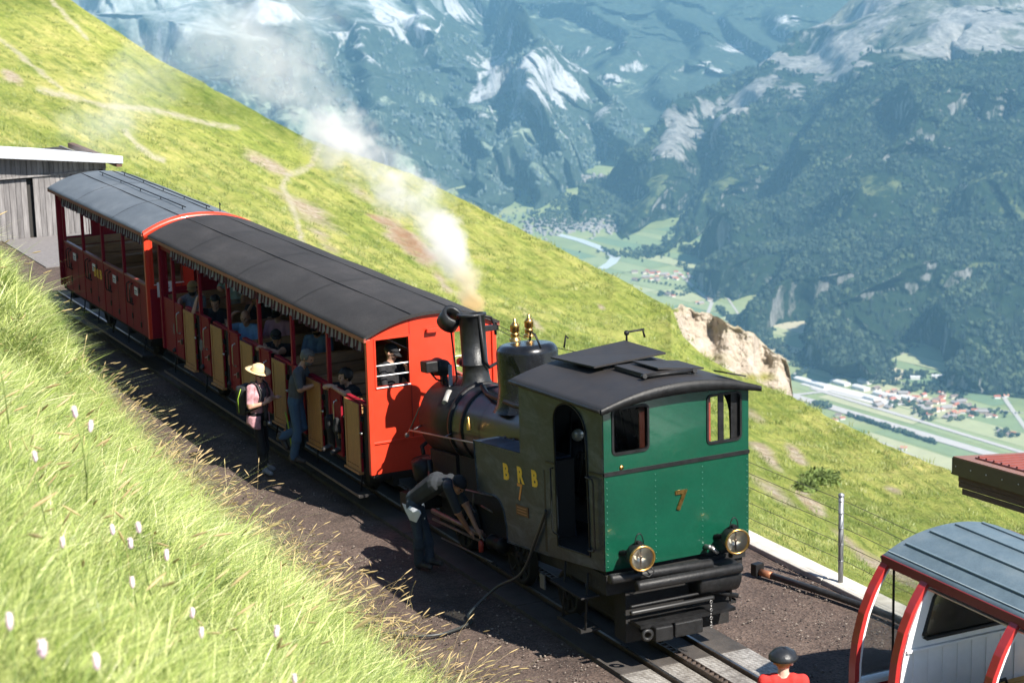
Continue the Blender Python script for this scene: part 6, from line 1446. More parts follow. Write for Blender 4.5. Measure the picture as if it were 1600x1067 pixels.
# ---- timber shed at the far end
m, n, l, b = nt_mat('weathered_timber')
tc = n.new('ShaderNodeTexCoord').outputs['Object']; oi = n.new('ShaderNodeObjectInfo')
c = ramp(n, l, noise(n, l, mapping(n, l, tc, (9, 9, .7)), 1.6, 7, .75), [(.28, (.075, .068, .066)), (.5, (.185, .178, .178)), (.72, (.30, .29, .288))])
c = mixc(n, l, .6, c, ramp(n, l, oi.outputs['Random'], [(0, (.62, .6, .6)), (1, (1.15, 1.12, 1.1))]), 'MULTIPLY')
l.new(c, b.inputs['Base Color']); b.inputs['Roughness'].default_value = .9; TIMB = m
shed = thing('timber_shed', 'weathered grey timber shed with a white roof edge behind the rear coach', 'shed', (-31, .4, 0))
XS = -31.0
r_ = random.Random(5)
def planks(y0, y1, z0f, z1f, x, w=.135, name='plank', mt=TIMB, parent=shed):
    y = y0; me = None
    while y < y1-.02:
        ww = min(w*r_.uniform(.85, 1.15), y1-y); pb = MB(); d_ = r_.uniform(-.006, .006); pb.box(x+d_, x+.024+d_, y+.005, y+ww-.005, z0f(y), z1f(y)); pb.build(name, mt, parent); y += ww
roofz = lambda y: 2.30-.135*(y-.33)/1.0*.97
lint = 1.60
planks(-2.8, 3.08, lambda y: lint+.04, lambda y: roofz(y)-.02, XS, .14)
planks(1.12, 2.90, lambda y: -.02+.05*y*0, lambda y: lint-.005, XS-.03, .15)
planks(-2.8, .98, lambda y: -.28, lambda y: lint-.06, XS-.10, .15)
lb = MB(); lb.box(XS-.02, XS+.05, -2.8, 2.86, lint-.015, lint+.035, bev=.006); lb.build('lintel_board', TIMB, shed)
bw = MB(); bw.box(XS-4.5, XS-.16, -2.8, 3.05, -.5, 1.75); bw.build('inner_wall', mat('shed_dark', (.03, .028, .026), .9), shed)
planks_side = MB(); planks_side.box(XS-4.5, XS-.1, 3.03, 3.09, -.4, 1.78); planks_side.build('side_wall', TIMB, shed)
cb = MB(); cb.box(XS-.15, XS+.04, 1.1, 3.3, -.5, -.03, bev=.01); cb.build('concrete_footing', mat('footing_concrete', (.48, .4, .33), .9, var=.3, scale=4), shed)
rb = MB(); ya, yb = -3.2, 3.42
def RZ(x, y): return roofz(y)+.02-(XS+.45-x)*.075
rb.add([(XS+.45, ya, RZ(XS+.45, ya)), (XS+.45, yb, RZ(XS+.45, yb)), (XS-4.8, yb, RZ(XS-4.8, yb)), (XS-4.8, ya, RZ(XS-4.8, ya)), (XS+.45, ya, RZ(XS+.45, ya)+.10), (XS+.45, yb, RZ(XS+.45, yb)+.07), (XS-4.8, yb, RZ(XS-4.8, yb)+.07), (XS-4.8, ya, RZ(XS-4.8, ya)+.10)], [(3,2,1,0),(4,5,6,7),(0,1,5,4),(1,2,6,5),(2,3,7,6),(3,0,4,7)])
rb.build('roof', mat('roof_pale_metal', (.72, .73, .75), .5, var=.06, scale=3), shed)
fb = MB(); fb.add([(XS+.452, ya, RZ(XS+.45, ya)-.16), (XS+.452, yb, RZ(XS+.45, yb)-.12), (XS+.452, yb, RZ(XS+.45, yb)-.003), (XS+.452, ya, RZ(XS+.45, ya)-.003), (XS+.42, ya, RZ(XS+.45, ya)-.16), (XS+.42, yb, RZ(XS+.45, yb)-.12), (XS+.42, yb, RZ(XS+.45, yb)-.003), (XS+.42, ya, RZ(XS+.45, ya)-.003)], [(0,1,2,3),(7,6,5,4),(0,4,5,1),(1,5,6,2),(2,6,7,3),(3,7,4,0)]); fb.build('fascia', mat('fascia_grey', (.38, .4, .43), .6, var=.1, scale=5), shed)
fb = MB(); fb.box(XS-4.4, XS+.42, 3.25, 3.40, roofz(3.3)-.20, roofz(3.3)-.06); fb.build('gutter_board', mat('gutter_brown', (.10, .05, .03), .7), shed)
# asphalt path to the shed
mb = MB(); mb.box(XS+.05, -26.5, .2, 3.0, -.02, .012); tag(mb.build('asphalt_path', mat('asphalt_grey', (.16, .15, .15), .9, var=.2, scale=10, bump=.3, bscale=80)), kind='structure')
# ---- lower station building: only its brown roof shows at the right
A_ = at(1489, 712.5, d=30.0); B_ = at(1600, 743.5, d=28.2); C_ = at(1600, 706.5, d=34.0)
ex = Vector(B_-A_); ey = Vector(C_-A_); ex2 = ex*4; ey2 = ey*2.2; nrm = ex.cross(ey).normalized(); nrm = nrm if nrm.z > 0 else -nrm
A_ = Vector(A_); h_ = Vector((0, 0, -.235)); inx = ex.normalized(); iny = ey.normalized()
bld = thing('station_roof', 'low building with a rust red ribbed roof and dark brown fascia at the right edge', 'building', tuple(A_))
ROOFR = mat('roof_rust_red', (.23, .065, .05), .55, var=.15, scale=3); FASC = mat('fascia_dark_brown', (.028, .018, .013), .5, var=.2, scale=5); TRIMR = mat('roof_trim_copper', (.22, .095, .06), .5, var=.15, scale=6)
def quad_slab(p0, a, b2, dn, name, mt, parent):
    q = MB(); P_ = [p0, p0+a, p0+a+b2, p0+b2]; q.add([tuple(v) for v in P_]+[tuple(v+dn) for v in P_], [(0,1,2,3),(7,6,5,4),(0,4,5,1),(1,5,6,2),(2,6,7,3),(3,7,4,0)]); return q.build(name, mt, parent)
rf_ = quad_slab(A_, ex2, ey2, h_*.2, 'roof', TRIMR, bld)
o_ = A_+inx*.35+iny*.55+nrm*.004
quad_slab(o_, ex2*.9, ey2*.85, nrm*.02, 'roof_sheet', ROOFR, rf_)
for k in range(26):
    quad_slab(o_+inx*(.08+.22*k)+nrm*.02, inx*.05, ey2*.84, nrm*.025, 'roof_rib', ROOFR, rf_)
fa = quad_slab(A_-nrm*.02, ex2, iny*.05, h_, 'fascia', FASC, bld); quad_slab(A_-inx*.02-nrm*.02, inx*.05, ey2, h_, 'fascia', FASC, bld)
quad_slab(A_+h_*1.0-inx*.05, ex2+inx*.1, iny*.10, Vector((0, 0, -.02)), 'drip_edge', FASC, fa)
sb = MB()
for k in range(14):
    s_ = A_+inx*(.1+.45*k)+h_*.55-iny*.004; sb.lathe([(.012, 0), (0, .012)], tuple(s_), tuple(-iny), 8)
sb.build('fascia_screws', WHITEP, fa)
for k in range(3):
    quad_slab(A_+h_+Vector((0, 0, -.025-.085*k))+iny*(.10+.02*(k % 2))+inx*(.12+.12*max(0, k-1)), ex2*.98, iny*.05, Vector((0, 0, -.078)), 'plank', mat('old_brown_timber', (.10, .065, .045), .85, var=.45, scale=7, stretch=(.6, .6, 6), bump=.3), bld)
quad_slab(A_+h_+Vector((0, 0, -.1))+iny*3.6+inx*2.6, ex2*.8, ey2*.5, Vector((0, 0, -1.0)), 'wall', mat('lower_wall', (.2, .17, .14), .9), bld)
# two shrubs on the slope
def shrub(u, v, w, h, label):
    k = np.unravel_index(np.argmin((HU-u)**2+(HV-v)**2), HU.shape); o = np.array([HX[k], HY[k], HZ[k]])
    root = thing('shrub', label, 'shrub', tuple(o)); r2 = np.random.default_rng(int(u)); mb = MB()
    n_ = 900; d_ = r2.normal(0, 1, (n_, 3)); d_ /= np.linalg.norm(d_, axis=1)[:, None]; rr = r2.random(n_)**.4
    c_ = d_*rr[:, None]*np.array([w, w, h*.55])+np.array([0, 0, h*.5]); c_[:, 2] = np.abs(c_[:, 2])
    for q in c_:
        a = Vector(r2.normal(0, 1, 3)).normalized(); b2 = a.orthogonal().normalized(); s_ = .12*r2.uniform(.6, 1.3); q = Vector(q+o)
        mb.add([tuple(q), tuple(q+a*s_+b2*s_*.4), tuple(q+a*2*s_), tuple(q+a*s_-b2*s_*.4)], [(0, 1, 2, 3)])
    mb.build('crown', mat('shrub_leaf', (.12, .17, .04), .8, var=.5, scale=3), root)
    mb = MB()
    for q in range(4): mb.tube([tuple(o), tuple(o+np.array([.3*math.cos(q*1.6)*w, .3*math.sin(q*1.6)*w, h*.6]))], [.05, .02], 6)
    mb.build('stem', mat('shrub_stem', (.06, .045, .03), .9), root)
shrub(1284, 754, .95, .5, 'larger dark green shrub beside the bare gully on the slope behind the fence post')
shrub(1258, 766, .5, .45, 'small dark green shrub on the slope left of the larger shrub')

# ================================================================ FAR VALLEY DETAIL
FM = [mat('field_%s' % k, c, .95, var=.10, scale=.02) for k, c in (('meadow', (.15, .20, .09)), ('grass', (.20, .24, .11)), ('hay', (.31, .31, .17)), ('crop', (.11, .17, .085)), ('pale', (.27, .29, .15)), ('stubble', (.37, .33, .22)))]
ra, rb_ = at(1240, 618, z=ZV), at(1547, 709, z=ZV); ed = Vector(rb_-ra); ed.z = 0; ed.normalize(); pd = Vector((-ed.y, ed.x, 0))
c0 = Vector(at(1400, 650, z=ZV)); r_ = random.Random(11)
def px_of(p):
    d = np.array(p)-CAM; z = d@FW; return 800+FPX*(d@RT)/z, 533.5-FPX*(d@UP)/z
nf = 0; s = -3200
while s < 6500:
    ln = r_.uniform(260, 620); t = -1700
    while t < 1700:
        wd = r_.uniform(60, 170); cc = c0+ed*(s+ln/2)+pd*(t+wd/2); uu_, vv_ = px_of((cc.x, cc.y, ZV))
        if 780 < uu_ < 1640 and 330 < vv_ < 760 and r_.random() < .82:
            g_ = 3; q = [c0+ed*(s+g_)+pd*(t+g_), c0+ed*(s+ln-g_)+pd*(t+g_), c0+ed*(s+ln-g_)+pd*(t+wd-g_), c0+ed*(s+g_)+pd*(t+wd-g_)]
            if nf < 300:
                mb = MB(); mb.add([(p.x+r_.uniform(-12, 12), p.y+r_.uniform(-12, 12), ZV+.6) for p in q], [(0, 1, 2, 3)]); mb.build('field', r_.choice(FM+FM[:2]), valley); nf += 1
        t += wd
    s += ln
print('fields', nf)
def strip(name, pts, w, mt, dz, smooth=True):
    P_ = [Vector(at(u, v, z=ZV+dz)) for u, v in pts]; mb = MB(); vs = []
    for i, q in enumerate(P_):
        d_ = (P_[min(i+1, len(P_)-1)]-P_[max(i-1, 0)]); d_.z = 0; d_.normalize(); n_ = Vector((-d_.y, d_.x, 0))*w/2; vs += [tuple(q+n_), tuple(q-n_)]
    mb.add(vs, [(2*i, 2*i+1, 2*i+3, 2*i+2) for i in range(len(P_)-1)]); o = mb.build(name, mt); tag(o, kind='structure'); return o
RW = mat('runway_concrete', (.36, .34, .32), .9, var=.08, scale=.05); ROADM = mat('valley_road', (.33, .32, .29), .9); RIV = mat('river_water', (.40, .44, .42), .3)
strip('runway', [(1232, 616), (1547, 709), (1680, 750)], 42, RW, 2.4); strip('taxiway', [(1268, 606), (1330, 625), (1420, 652), (1600, 707), (1700, 738)], 20, RW, 2.2)
strip('taxiway', [(1238, 617), (1300, 610), (1345, 622)], 22, RW, 2.0); strip('airfield_apron', [(1262, 597), (1330, 615), (1400, 634)], 70, mat('apron_pale', (.5, .48, .45), .9, var=.1, scale=.03), 1.8)
strip('valley_road', [(1558, 604), (1575, 630), (1600, 665), (1640, 720)], 14, ROADM, 1.6); strip('valley_road', [(1230, 590), (1270, 570), (1295, 566)], 12, ROADM, 1.6)
strip('valley_road', [(1060, 425), (1085, 450), (1112, 473), (1106, 490)], 14, ROADM, 1.6); strip('valley_road', [(1250, 640), (1400, 700), (1480, 735)], 8, ROADM, 1.6); strip('valley_road', [(1130, 455), (1180, 530), (1260, 560), (1420, 600)], 8, ROADM, 1.5)
strip('valley_road', [(1420, 652), (1450, 640), (1480, 632), (1560, 640), (1600, 645)], 7, ROADM, 1.5)
strip('river', [(870, 366), (905, 375), (935, 386), (953, 394), (962, 402), (955, 411), (940, 420)], 45, RIV, 1.7)
# houses in the valley
WALLS = [mat('valley_wall_%d' % i, c, .85) for i, c in enumerate(((.62, .60, .56), (.5, .45, .38), (.30, .22, .16)))]
RTILE = [mat('valley_roof_%d' % i, c, .85) for i, c in enumerate(((.30, .10, .06), (.16, .12, .10), (.24, .22, .21), (.38, .19, .12)))]
def house_mesh(w, d, h, rh, wm, rm_):
    mb = MB(); mb.box(-w/2, w/2, -d/2, d/2, 0, h, mi=0); e = 1.0
    mb.add([(-w/2-e, -d/2-e, h), (w/2+e, -d/2-e, h), (w/2+e, d/2+e, h), (-w/2-e, d/2+e, h), (-w/2-e, 0, h+rh), (w/2+e, 0, h+rh)], [(0,1,5,4),(2,3,4,5),(1,2,5),(3,0,4)], mi=1); return mb
PROTO = []
for i, (w, d, h, rh) in enumerate(((13, 10, 6, 4), (16, 11, 7, 4.5), (20, 12, 6, 5), (11, 9, 5, 4))):
    o = house_mesh(w, d, h, rh, 0, 0).build('house', [WALLS[i % 3], RTILE[i % 4]]); PROTO.append(o)
used = set()
def houses(spots, label, group, cat='house', k0=0):
    for j, (u, v) in enumerate(spots):
        i = (j*7+k0) % 4; src = PROTO[i]
        if i in used: o = src.copy(); COL.objects.link(o)
        else: o = src; used.add(i)
        o.location = tuple(at(u, v, z=ZV+.5)); o.rotation_euler = (0, 0, r_.choice([.3, 1.2, 1.87, .9])+r_.uniform(-.15, .15)); s_ = r_.uniform(.8, 1.25); o.scale = (s_*1.3, s_*1.3, s_); tag(o, label.replace('HOUSE', ('with white walls and red roof', 'with tan walls and brown roof', 'with dark timber walls and grey roof', 'with white walls and ochre roof')[i]), cat, group)
r_ = random.Random(21)
vil = [(1437+r_.uniform(-4, 75), 630+r_.gauss(0, 6)+0) for k in range(34)]
houses(vil, 'house HOUSE in the village beside the airfield', 'houses of the village beside the airfield')
houses([(1395+r_.uniform(-30, 42), 612+r_.gauss(0, 7)+((k*5) % 18)) for k in range(24)], 'house HOUSE between the airfield apron and the village', 'houses behind the apron', k0=1)
houses([(1500+r_.uniform(-18, 60), 648+r_.uniform(-5, 5)) for k in range(14)], 'farmhouse HOUSE in the row right of the village', 'farmhouses right of the village', k0=3)
houses([(1060+r_.uniform(-70, 30), 428+r_.gauss(0, 4)+(k % 5)*2) for k in range(32)], 'house HOUSE in the village under the wooded mountain foot', 'houses at the mountain foot', k0=2)
houses([(1310, 650), (1316, 655), (1305, 658), (1588, 606), (1594, 610), (1558, 622), (1572, 620), (1568, 678), (1574, 681), (1582, 679), (1412, 702), (1480, 654), (1110, 470), (1106, 466), (1090, 474), (1095, 475), (1045, 462), (1052, 464)], 'lone farmhouse HOUSE among the valley fields', 'farmhouses among the fields', k0=1)
def hangar(u, v, w, d, h, ang, label, wm):
    mb = MB(); mb.box(-w/2, w/2, -d/2, d/2, 0, h, mi=0); mb.add([(-w/2-1, -d/2-1, h+.1), (w/2+1, -d/2-1, h+.1), (w/2+1, d/2+1, h+.1), (-w/2-1, d/2+1, h+.1), (-w/2-1, 0, h+3), (w/2+1, 0, h+3)], [(0,1,5,4),(2,3,4,5),(1,2,5),(3,0,4)], mi=1)
    o = mb.build('hangar', [wm, mat('hangar_roof', (.5, .5, .5), .7)]); o.location = tuple(at(u, v, z=ZV+1)); o.rotation_euler = (0, 0, ang); tag(o, label, 'hangar', 'buildings along the airfield apron')
ang0 = math.atan2(ed.y, ed.x)
for k, (u, v, w) in enumerate(((1262, 598, 110), (1283, 604, 60), (1313, 600, 70), (1345, 608, 60), (1352, 598, 50), (1378, 618, 60), (1398, 622, 45), (1418, 624, 50), (1362, 624, 50))):
    hangar(u, v, w, 26, 9, ang0, ['first and longest pale hangar at the left end of the apron', 'short pale hangar second from the left end of the apron', 'pale hangar behind the middle of the apron', 'pale hangar right of the middle of the apron', 'pale hall standing back behind the apron row', 'hangar near the right end of the apron', 'small hangar at the right end of the apron nearest the village', 'last pale hall before the village', 'low hall on the runway side of the apron'][k], WALLS[0])
for k, (u, v, w) in enumerate(((1522, 588, 40), (1535, 592, 50), (1528, 597, 30), (1465, 590, 36), (1430, 592, 30))):
    hangar(u, v, w, 20, 8, .9, ['white works hall at the wood edge, left of its neighbours', 'largest white works hall at the wood edge', 'small white works hall in front of the larger ones', 'white hall under the wood left of the works', 'small white hall under the wood above the village'][k], WALLS[0])
# the town at the head of the valley reads as one mass
mb = MB(); r_ = random.Random(4)
for k in range(420):
    t = r_.random(); u = 830+160*t+r_.gauss(0, 12); v = 352+18*t*0+r_.gauss(0, 5)+(8 if r_.random() < .3 else 0)
    if r_.random() < .3: u = 880+r_.uniform(0, 80); v = 282+r_.gauss(0, 4)
    q = at(u, v, z=ZV); w = r_.uniform(9, 20); mb.box(q[0]-w/2, q[0]+w/2, q[1]-w/2, q[1]+w/2, ZV, ZV+r_.uniform(6, 12))
tag(mb.build('distant_town', mat('town_pale', (.22, .21, .20), .9, var=.4, scale=.01)), 'pale hazy town at the head of the valley', kind='stuff')
# trees and hedges on the valley floor
r2 = np.random.default_rng(31); pts = []
def clump(u, v, su, sv, k): 
    for _ in range(k): pts.append(at(u+r2.normal(0, su), v+r2.normal(0, sv), z=ZV))
for a in ((1282, 635, 8, 3, 40), (1262, 566, 14, 4, 110), (1270, 560, 8, 3, 50), (1468, 610, 20, 3, 70), (1440, 642, 5, 4, 16), (1448, 648, 4, 3, 12), (1500, 622, 5, 4, 14), (1510, 640, 6, 2, 10), (1540, 645, 30, 3, 24), (1572, 680, 7, 2.5, 26), (1480, 655, 14, 2, 16), (1590, 616, 12, 3, 14), (1412, 630, 12, 4, 20), (1050, 461, 9, 1.6, 26), (900, 340, 25, 9, 340), (960, 325, 30, 8, 420), (860, 345, 20, 8, 260), (935, 335, 18, 6, 200), (990, 398, 22, 3, 160), (1005, 310, 22, 7, 240), (880, 315, 30, 7, 300), (1370, 600, 8, 2, 10), (1420, 612, 9, 2, 12), (1300, 572, 14, 2, 22), (1075, 455, 14, 2, 12), (975, 345, 14, 5, 120), (1400, 588, 40, 3, 110), (1340, 580, 30, 2, 70)): clump(*a)
for (u0, v0), (u1, v1), k in (((1326, 650), (1462, 694), 90), ((1180, 600), (1250, 640), 20), ((1232, 596), (1262, 582), 30), ((940, 388), (962, 402), 30), ((1000, 440), (1090, 452), 14)):
    for t in np.linspace(0, 1, k): pts.append(at(u0+(u1-u0)*t+r2.normal(0, .7), v0+(v1-v0)*t+r2.normal(0, .5), z=ZV))
pts = np.array(pts); hh = r2.uniform(9, 19, len(pts))
instancer('valley_trees', pts, np.stack([0*hh, 0*hh, r2.uniform(0, 6, len(pts))], -1), np.stack([hh*1.3, hh*1.3, hh], -1), TREES, 'hedges and tree clumps between the valley fields', r2.integers(2, 5, len(pts)))

# ================================================================ GRASS AND FLOWERS
def grassmat(name, stops, tl=.35):
    m = bpy.data.materials.new(name); m.use_nodes = True; MATS[name] = m; n = m.node_tree.nodes; l = m.node_tree.links; b = n['Principled BSDF']
    oi = n.new('ShaderNodeObjectInfo'); rf = math_(n, l, 'ADD', math_(n, l, 'MULTIPLY', oi.outputs['Random'], .62), math_(n, l, 'MULTIPLY', math_(n, l, 'SUBTRACT', noise(n, l, oi.outputs['Location'], 1.4, 4, .7), .38), 1.25))
    c = ramp(n, l, rf, stops); l.new(c, b.inputs['Base Color']); b.inputs['Roughness'].default_value = .42; b.inputs['Specular IOR Level'].default_value = .4
    tr = n.new('ShaderNodeBsdfTranslucent'); l.new(c, tr.inputs[0]); mx = n.new('ShaderNodeMixShader'); mx.inputs[0].default_value = tl
    l.new(b.outputs[0], mx.inputs[1]); l.new(tr.outputs[0], mx.inputs[2]); l.new(mx.outputs[0], n['Material Output'].inputs[0]); return m
GB = grassmat('bank_grass', [(0, (.04, .075, .015)), (.24, (.13, .20, .038)), (.46, (.33, .41, .095)), (.68, (.60, .64, .25)), (.9, (.86, .84, .54)), (1, (.7, .54, .33))], .14)
GS = grassmat('seed_grass', [(0, (.55, .42, .2)), (.6, (.62, .48, .25)), (1, (.55, .52, .22))])
def clump_src(seed, n_, hmin, hmax, wd, spread, bend, m_, seeds=False):
    r3 = random.Random(seed); mb = MB()
    for _ in range(n_):
        a = r3.uniform(0, 6.283); rr = spread*math.sqrt(r3.random()); x, y = rr*math.cos(a), rr*math.sin(a); h = r3.uniform(hmin, hmax); da = r3.gauss(-.5, 1.1); bd = bend*r3.uniform(.3, 1.3)*h; w = wd*r3.uniform(.6, 1.3)
        dx, dy = math.cos(da), math.sin(da); px_, py_ = -dy, dx; wa = r3.uniform(0, 3.14); px_, py_ = math.cos(wa), math.sin(wa); vs = []; K = 4
        for k in range(K+1):
            t = k/K; c = (x+dx*bd*t*t, y+dy*bd*t*t, h*t*(1-.18*bend*t*t)); ww = w*(1-t)**.7 if not seeds else w*.45
            vs += [(c[0]-px_*ww, c[1]-py_*ww, c[2]), (c[0]+px_*ww, c[1]+py_*ww, c[2])]
        mb.add(vs, [(2*k, 2*k+1, 2*k+3, 2*k+2) for k in range(K)])
        if seeds:
            e = Vector(((x+dx*bd), (y+dy*bd), h*(1-.18*bend))); d_ = Vector((dx*bd*2, dy*bd*2, h*.5)).normalized(); mb.tube([tuple(e-d_*.02), tuple(e+d_*.03), tuple(e+d_*.09), tuple(e+d_*.13)], [.003, .010, .008, .002], 5, caps=False)
    return source_mesh('tuft', mb, m_)
SRC = [clump_src(k, 20, .10, .40, .0030+.0009*(k % 3), .11, .55+.3*(k % 4), GB) for k in range(9)]
FB = clump_src(50, 9, .05, .18, .016, .10, 1.0, GB); SRC += [FB, clump_src(51, 8, .06, .22, .013, .09, 1.1, GB)]
SEED = [clump_src(20+k, 4, .45, .8, .004, .12, .8, GS, True) for k in range(4)]
r2 = np.random.default_rng(41)
def in_view(P_, mu=60):
    rel = P_-CAM; z = rel@FW; u = 800+FPX*(rel@RT)/z; v = 533.5-FPX*(rel@UP)/z; return (z > 2.6) & (u > -mu) & (u < 1600+mu) & (v > -200) & (v < 1067+260), z
N0 = 900000
xy = np.stack([r2.uniform(-48, 24, N0), r2.uniform(-13, BY0+.1, N0)], -1); z_ = bank_z(xy[:, 0], xy[:, 1]); P_ = np.column_stack([xy, z_])
ok, dz_ = in_view(P_, 90); keep = ok & (r2.random(N0) < np.clip(14/dz_, .25, 1.0)*np.clip(.75+2.2*fbm(P_/.55, 3, 78), .04, 1)); P_ = P_[keep]; dz_ = dz_[keep]
cap_ = 62000
if len(P_) > cap_:
    ix = r2.choice(len(P_), cap_, False); P_ = P_[ix]; dz_ = dz_[ix]
n_ = len(P_); hgt = r2.uniform(.6, 1.25, n_)*np.clip(.45+(BY0-P_[:, 1])*.35, .35, 1.05)*np.clip(1+.95*fbm(P_/.8, 4, 77), .35, np.clip(.5+(BY0-P_[:, 1])*.4, .5, 1.3))
fat = np.clip(dz_/16, 1, 1.6)
P_[:, 2] -= .03
instancer('bank_meadow', P_, np.stack([r2.normal(0, .2, n_), r2.normal(0, .2, n_), r2.uniform(0, 6.28, n_)], -1), np.stack([hgt*fat, hgt*fat, hgt], -1), SRC, 'tall sunlit meadow grass on the bank in the foreground')
print('grass', n_)
xy = np.concatenate([np.stack([r2.uniform(-9, 3.5, 420), r2.normal(-3.05, .35, 420)], -1), np.stack([r2.uniform(-30, 14, 900), r2.uniform(-11, -3, 900)], -1)[:420], np.stack([r2.uniform(-24, -9, 160), r2.normal(-2.9, .3, 160)], -1)]); P_ = np.column_stack([xy, bank_z(xy[:, 0], xy[:, 1])]); ok, dz_ = in_view(P_); ok &= (dz_ > 11); P_ = P_[ok]; n_ = len(P_)
sc = r2.uniform(.7, 1.2, n_)*np.where(P_[:, 1] > -3.6, .72, 1.0)
instancer('seeding_grass', P_, np.stack([r2.normal(0, .18, n_), r2.normal(0, .18, n_), r2.normal(0, .9, n_)], -1), np.stack([sc]*3, -1), SEED, 'dry golden seed heads along the edge of the bank')
# grass on the alp behind
GA = grassmat('alp_tufts', [(0, (.09, .14, .03)), (.35, (.20, .26, .065)), (.7, (.34, .37, .13)), (1, (.52, .5, .27))], .3)
SRA = [clump_src(60+k, 13, .12, .34, .016, .26, .5, GA) for k in range(4)]
Pg = np.stack([HX, HY, HZ], -1); vis = ((HU > -20) & (HU < 1620) & (HV > -20) & (HV < 1090)).astype(float)
dg_ = np.linalg.norm(Pg-CAM, axis=-1); dens = vis*np.clip(1-1.6*HMASK, 0, 1)*np.clip(1.1+1.3*fbm(Pg/4, 3, 88), .05, 2)*np.clip(60/dg_, .25, 1.6)*3.2
pa, _ = scatter_grid(Pg, dens, 43); n_ = len(pa); print('alp tufts', n_)
if n_ > 90000: pa = pa[r2.choice(n_, 90000, False)]; n_ = 90000
da_ = np.linalg.norm(pa-CAM, axis=-1); sc = r2.uniform(.5, 1.25, n_)*np.clip(da_/90, .5, 1.3); pa[:, 2] -= .03
instancer('alp_grass_tufts', pa, np.stack([r2.normal(0, .15, n_), r2.normal(0, .15, n_), r2.uniform(0, 6.28, n_)], -1), np.stack([sc*1.1, sc*1.1, sc*.8], -1), SRA, 'short grass tufts on the slope behind the train')
# loose stones on the platform
STM = leafmat('loose_stone_grey', (.06, .05, .045), (.26, .22, .19))
def stone(seed):
    r3 = random.Random(seed); mb = MB(); mb.sphere((0, 0, .25), (1, .8, .55), 6, 4); mb.v = [tuple(q*r3.uniform(.8, 1.2) for q in v) for v in mb.v]; mb.sm = [False]*len(mb.sm); return source_mesh('stone', mb, STM)
STN = [stone(k) for k in range(4)]
N1 = 60000; xy = np.stack([r2.uniform(-14, 9, N1), r2.uniform(-3.6, 3.0, N1)], -1); P_ = np.column_stack([xy, 0*xy[:, 0]+.0]); ok, dz_ = in_view(P_, 10); ok &= (np.abs(xy[:, 1]) > .9) & (r2.random(N1) < np.clip(.35+1.6*fbm(P_/.7, 3, 99), .05, 1)); P_ = P_[ok][:26000]; n_ = len(P_)
sc = .005+.014*r2.random(n_)**4.5; instancer('loose_stones', P_, np.stack([r2.uniform(-.3, .3, n_), r2.uniform(-.3, .3, n_), r2.uniform(0, 6, n_)], -1), np.stack([sc]*3, -1), STN, 'small loose stones scattered over the platform')
# pale pink flower spikes in the bank
FL = mat('flower_pink', (.80, .62, .70), .7, var=.25, scale=60); FST = mat('flower_stem', (.16, .22, .05), .7)
def flower_proto():
    root = thing('flower_spike', 'pale pink flower spike standing above the grass of the near bank', 'flower', (0, 0, 0), 'pink flower spikes in the bank')
    mb = MB(); mb.tube([(0, 0, 0), (.01, .01, .25), (.0, .0, .46)], .003, 5); mb.build('stem', FST, root)
    mb = MB(); r3 = random.Random(2); mb.lathe([(.004, .43), (.0095, .445), (.0115, .47), (.010, .49), (.004, .505)], (0, 0, 0), (0, 0, 1), 8)
    for k in range(60):
        a = r3.uniform(0, 6.28); z = r3.uniform(.435, .503); rr = .0115*(1-((z-.468)/.045)**2*.6); p_ = Vector((rr*math.cos(a), rr*math.sin(a), z)); o_ = Vector((math.cos(a), math.sin(a), .5)).normalized()*.005; t_ = Vector((-math.sin(a), math.cos(a), 0))*.003
        mb.add([tuple(p_-t_), tuple(p_+t_), tuple(p_+o_+t_*.6), tuple(p_+o_-t_*.6)], [(0, 1, 2, 3)])
    mb.build('blossom', FL, root); return root
fp = flower_proto(); first = True
ORD = 'leftmost,second,third,fourth,fifth,sixth,seventh,eighth,ninth,tenth,eleventh,twelfth,thirteenth,fourteenth,fifteenth,sixteenth,seventeenth,eighteenth,nineteenth,twentieth,twenty-first,twenty-second'.split(',')
for j, (u, v) in enumerate(sorted(((90, 842), (207, 842), (229, 820), (181, 828), (63, 710), (128, 637), (208, 910), (284, 955), (303, 992), (413, 985), (156, 1036), (459, 1056), (8, 975), (4, 540), (54, 1002), (127, 668), (255, 870)))):
    for d_ in np.arange(4.2, 14, .1):
        q = at(u, v, d=d_)
        if q[2]-bank_z(np.array([q[0]]), np.array([q[1]]))[0] < .52: break
    o = fp if first else copy_tree(fp); first = False
    s_ = .92+.2*random.Random(j).random(); o.location = (q[0], q[1], q[2]-.47*s_); o.scale = (s_*1.3, s_*1.3, s_); o.rotation_euler = (random.Random(j).uniform(-.15, .15), random.Random(j+9).uniform(-.2, .15), j)

    o['label'] = 'pale pink flower spike, %s in the near bank' % ('leftmost' if j == 0 else ORD[j]+' from the left')
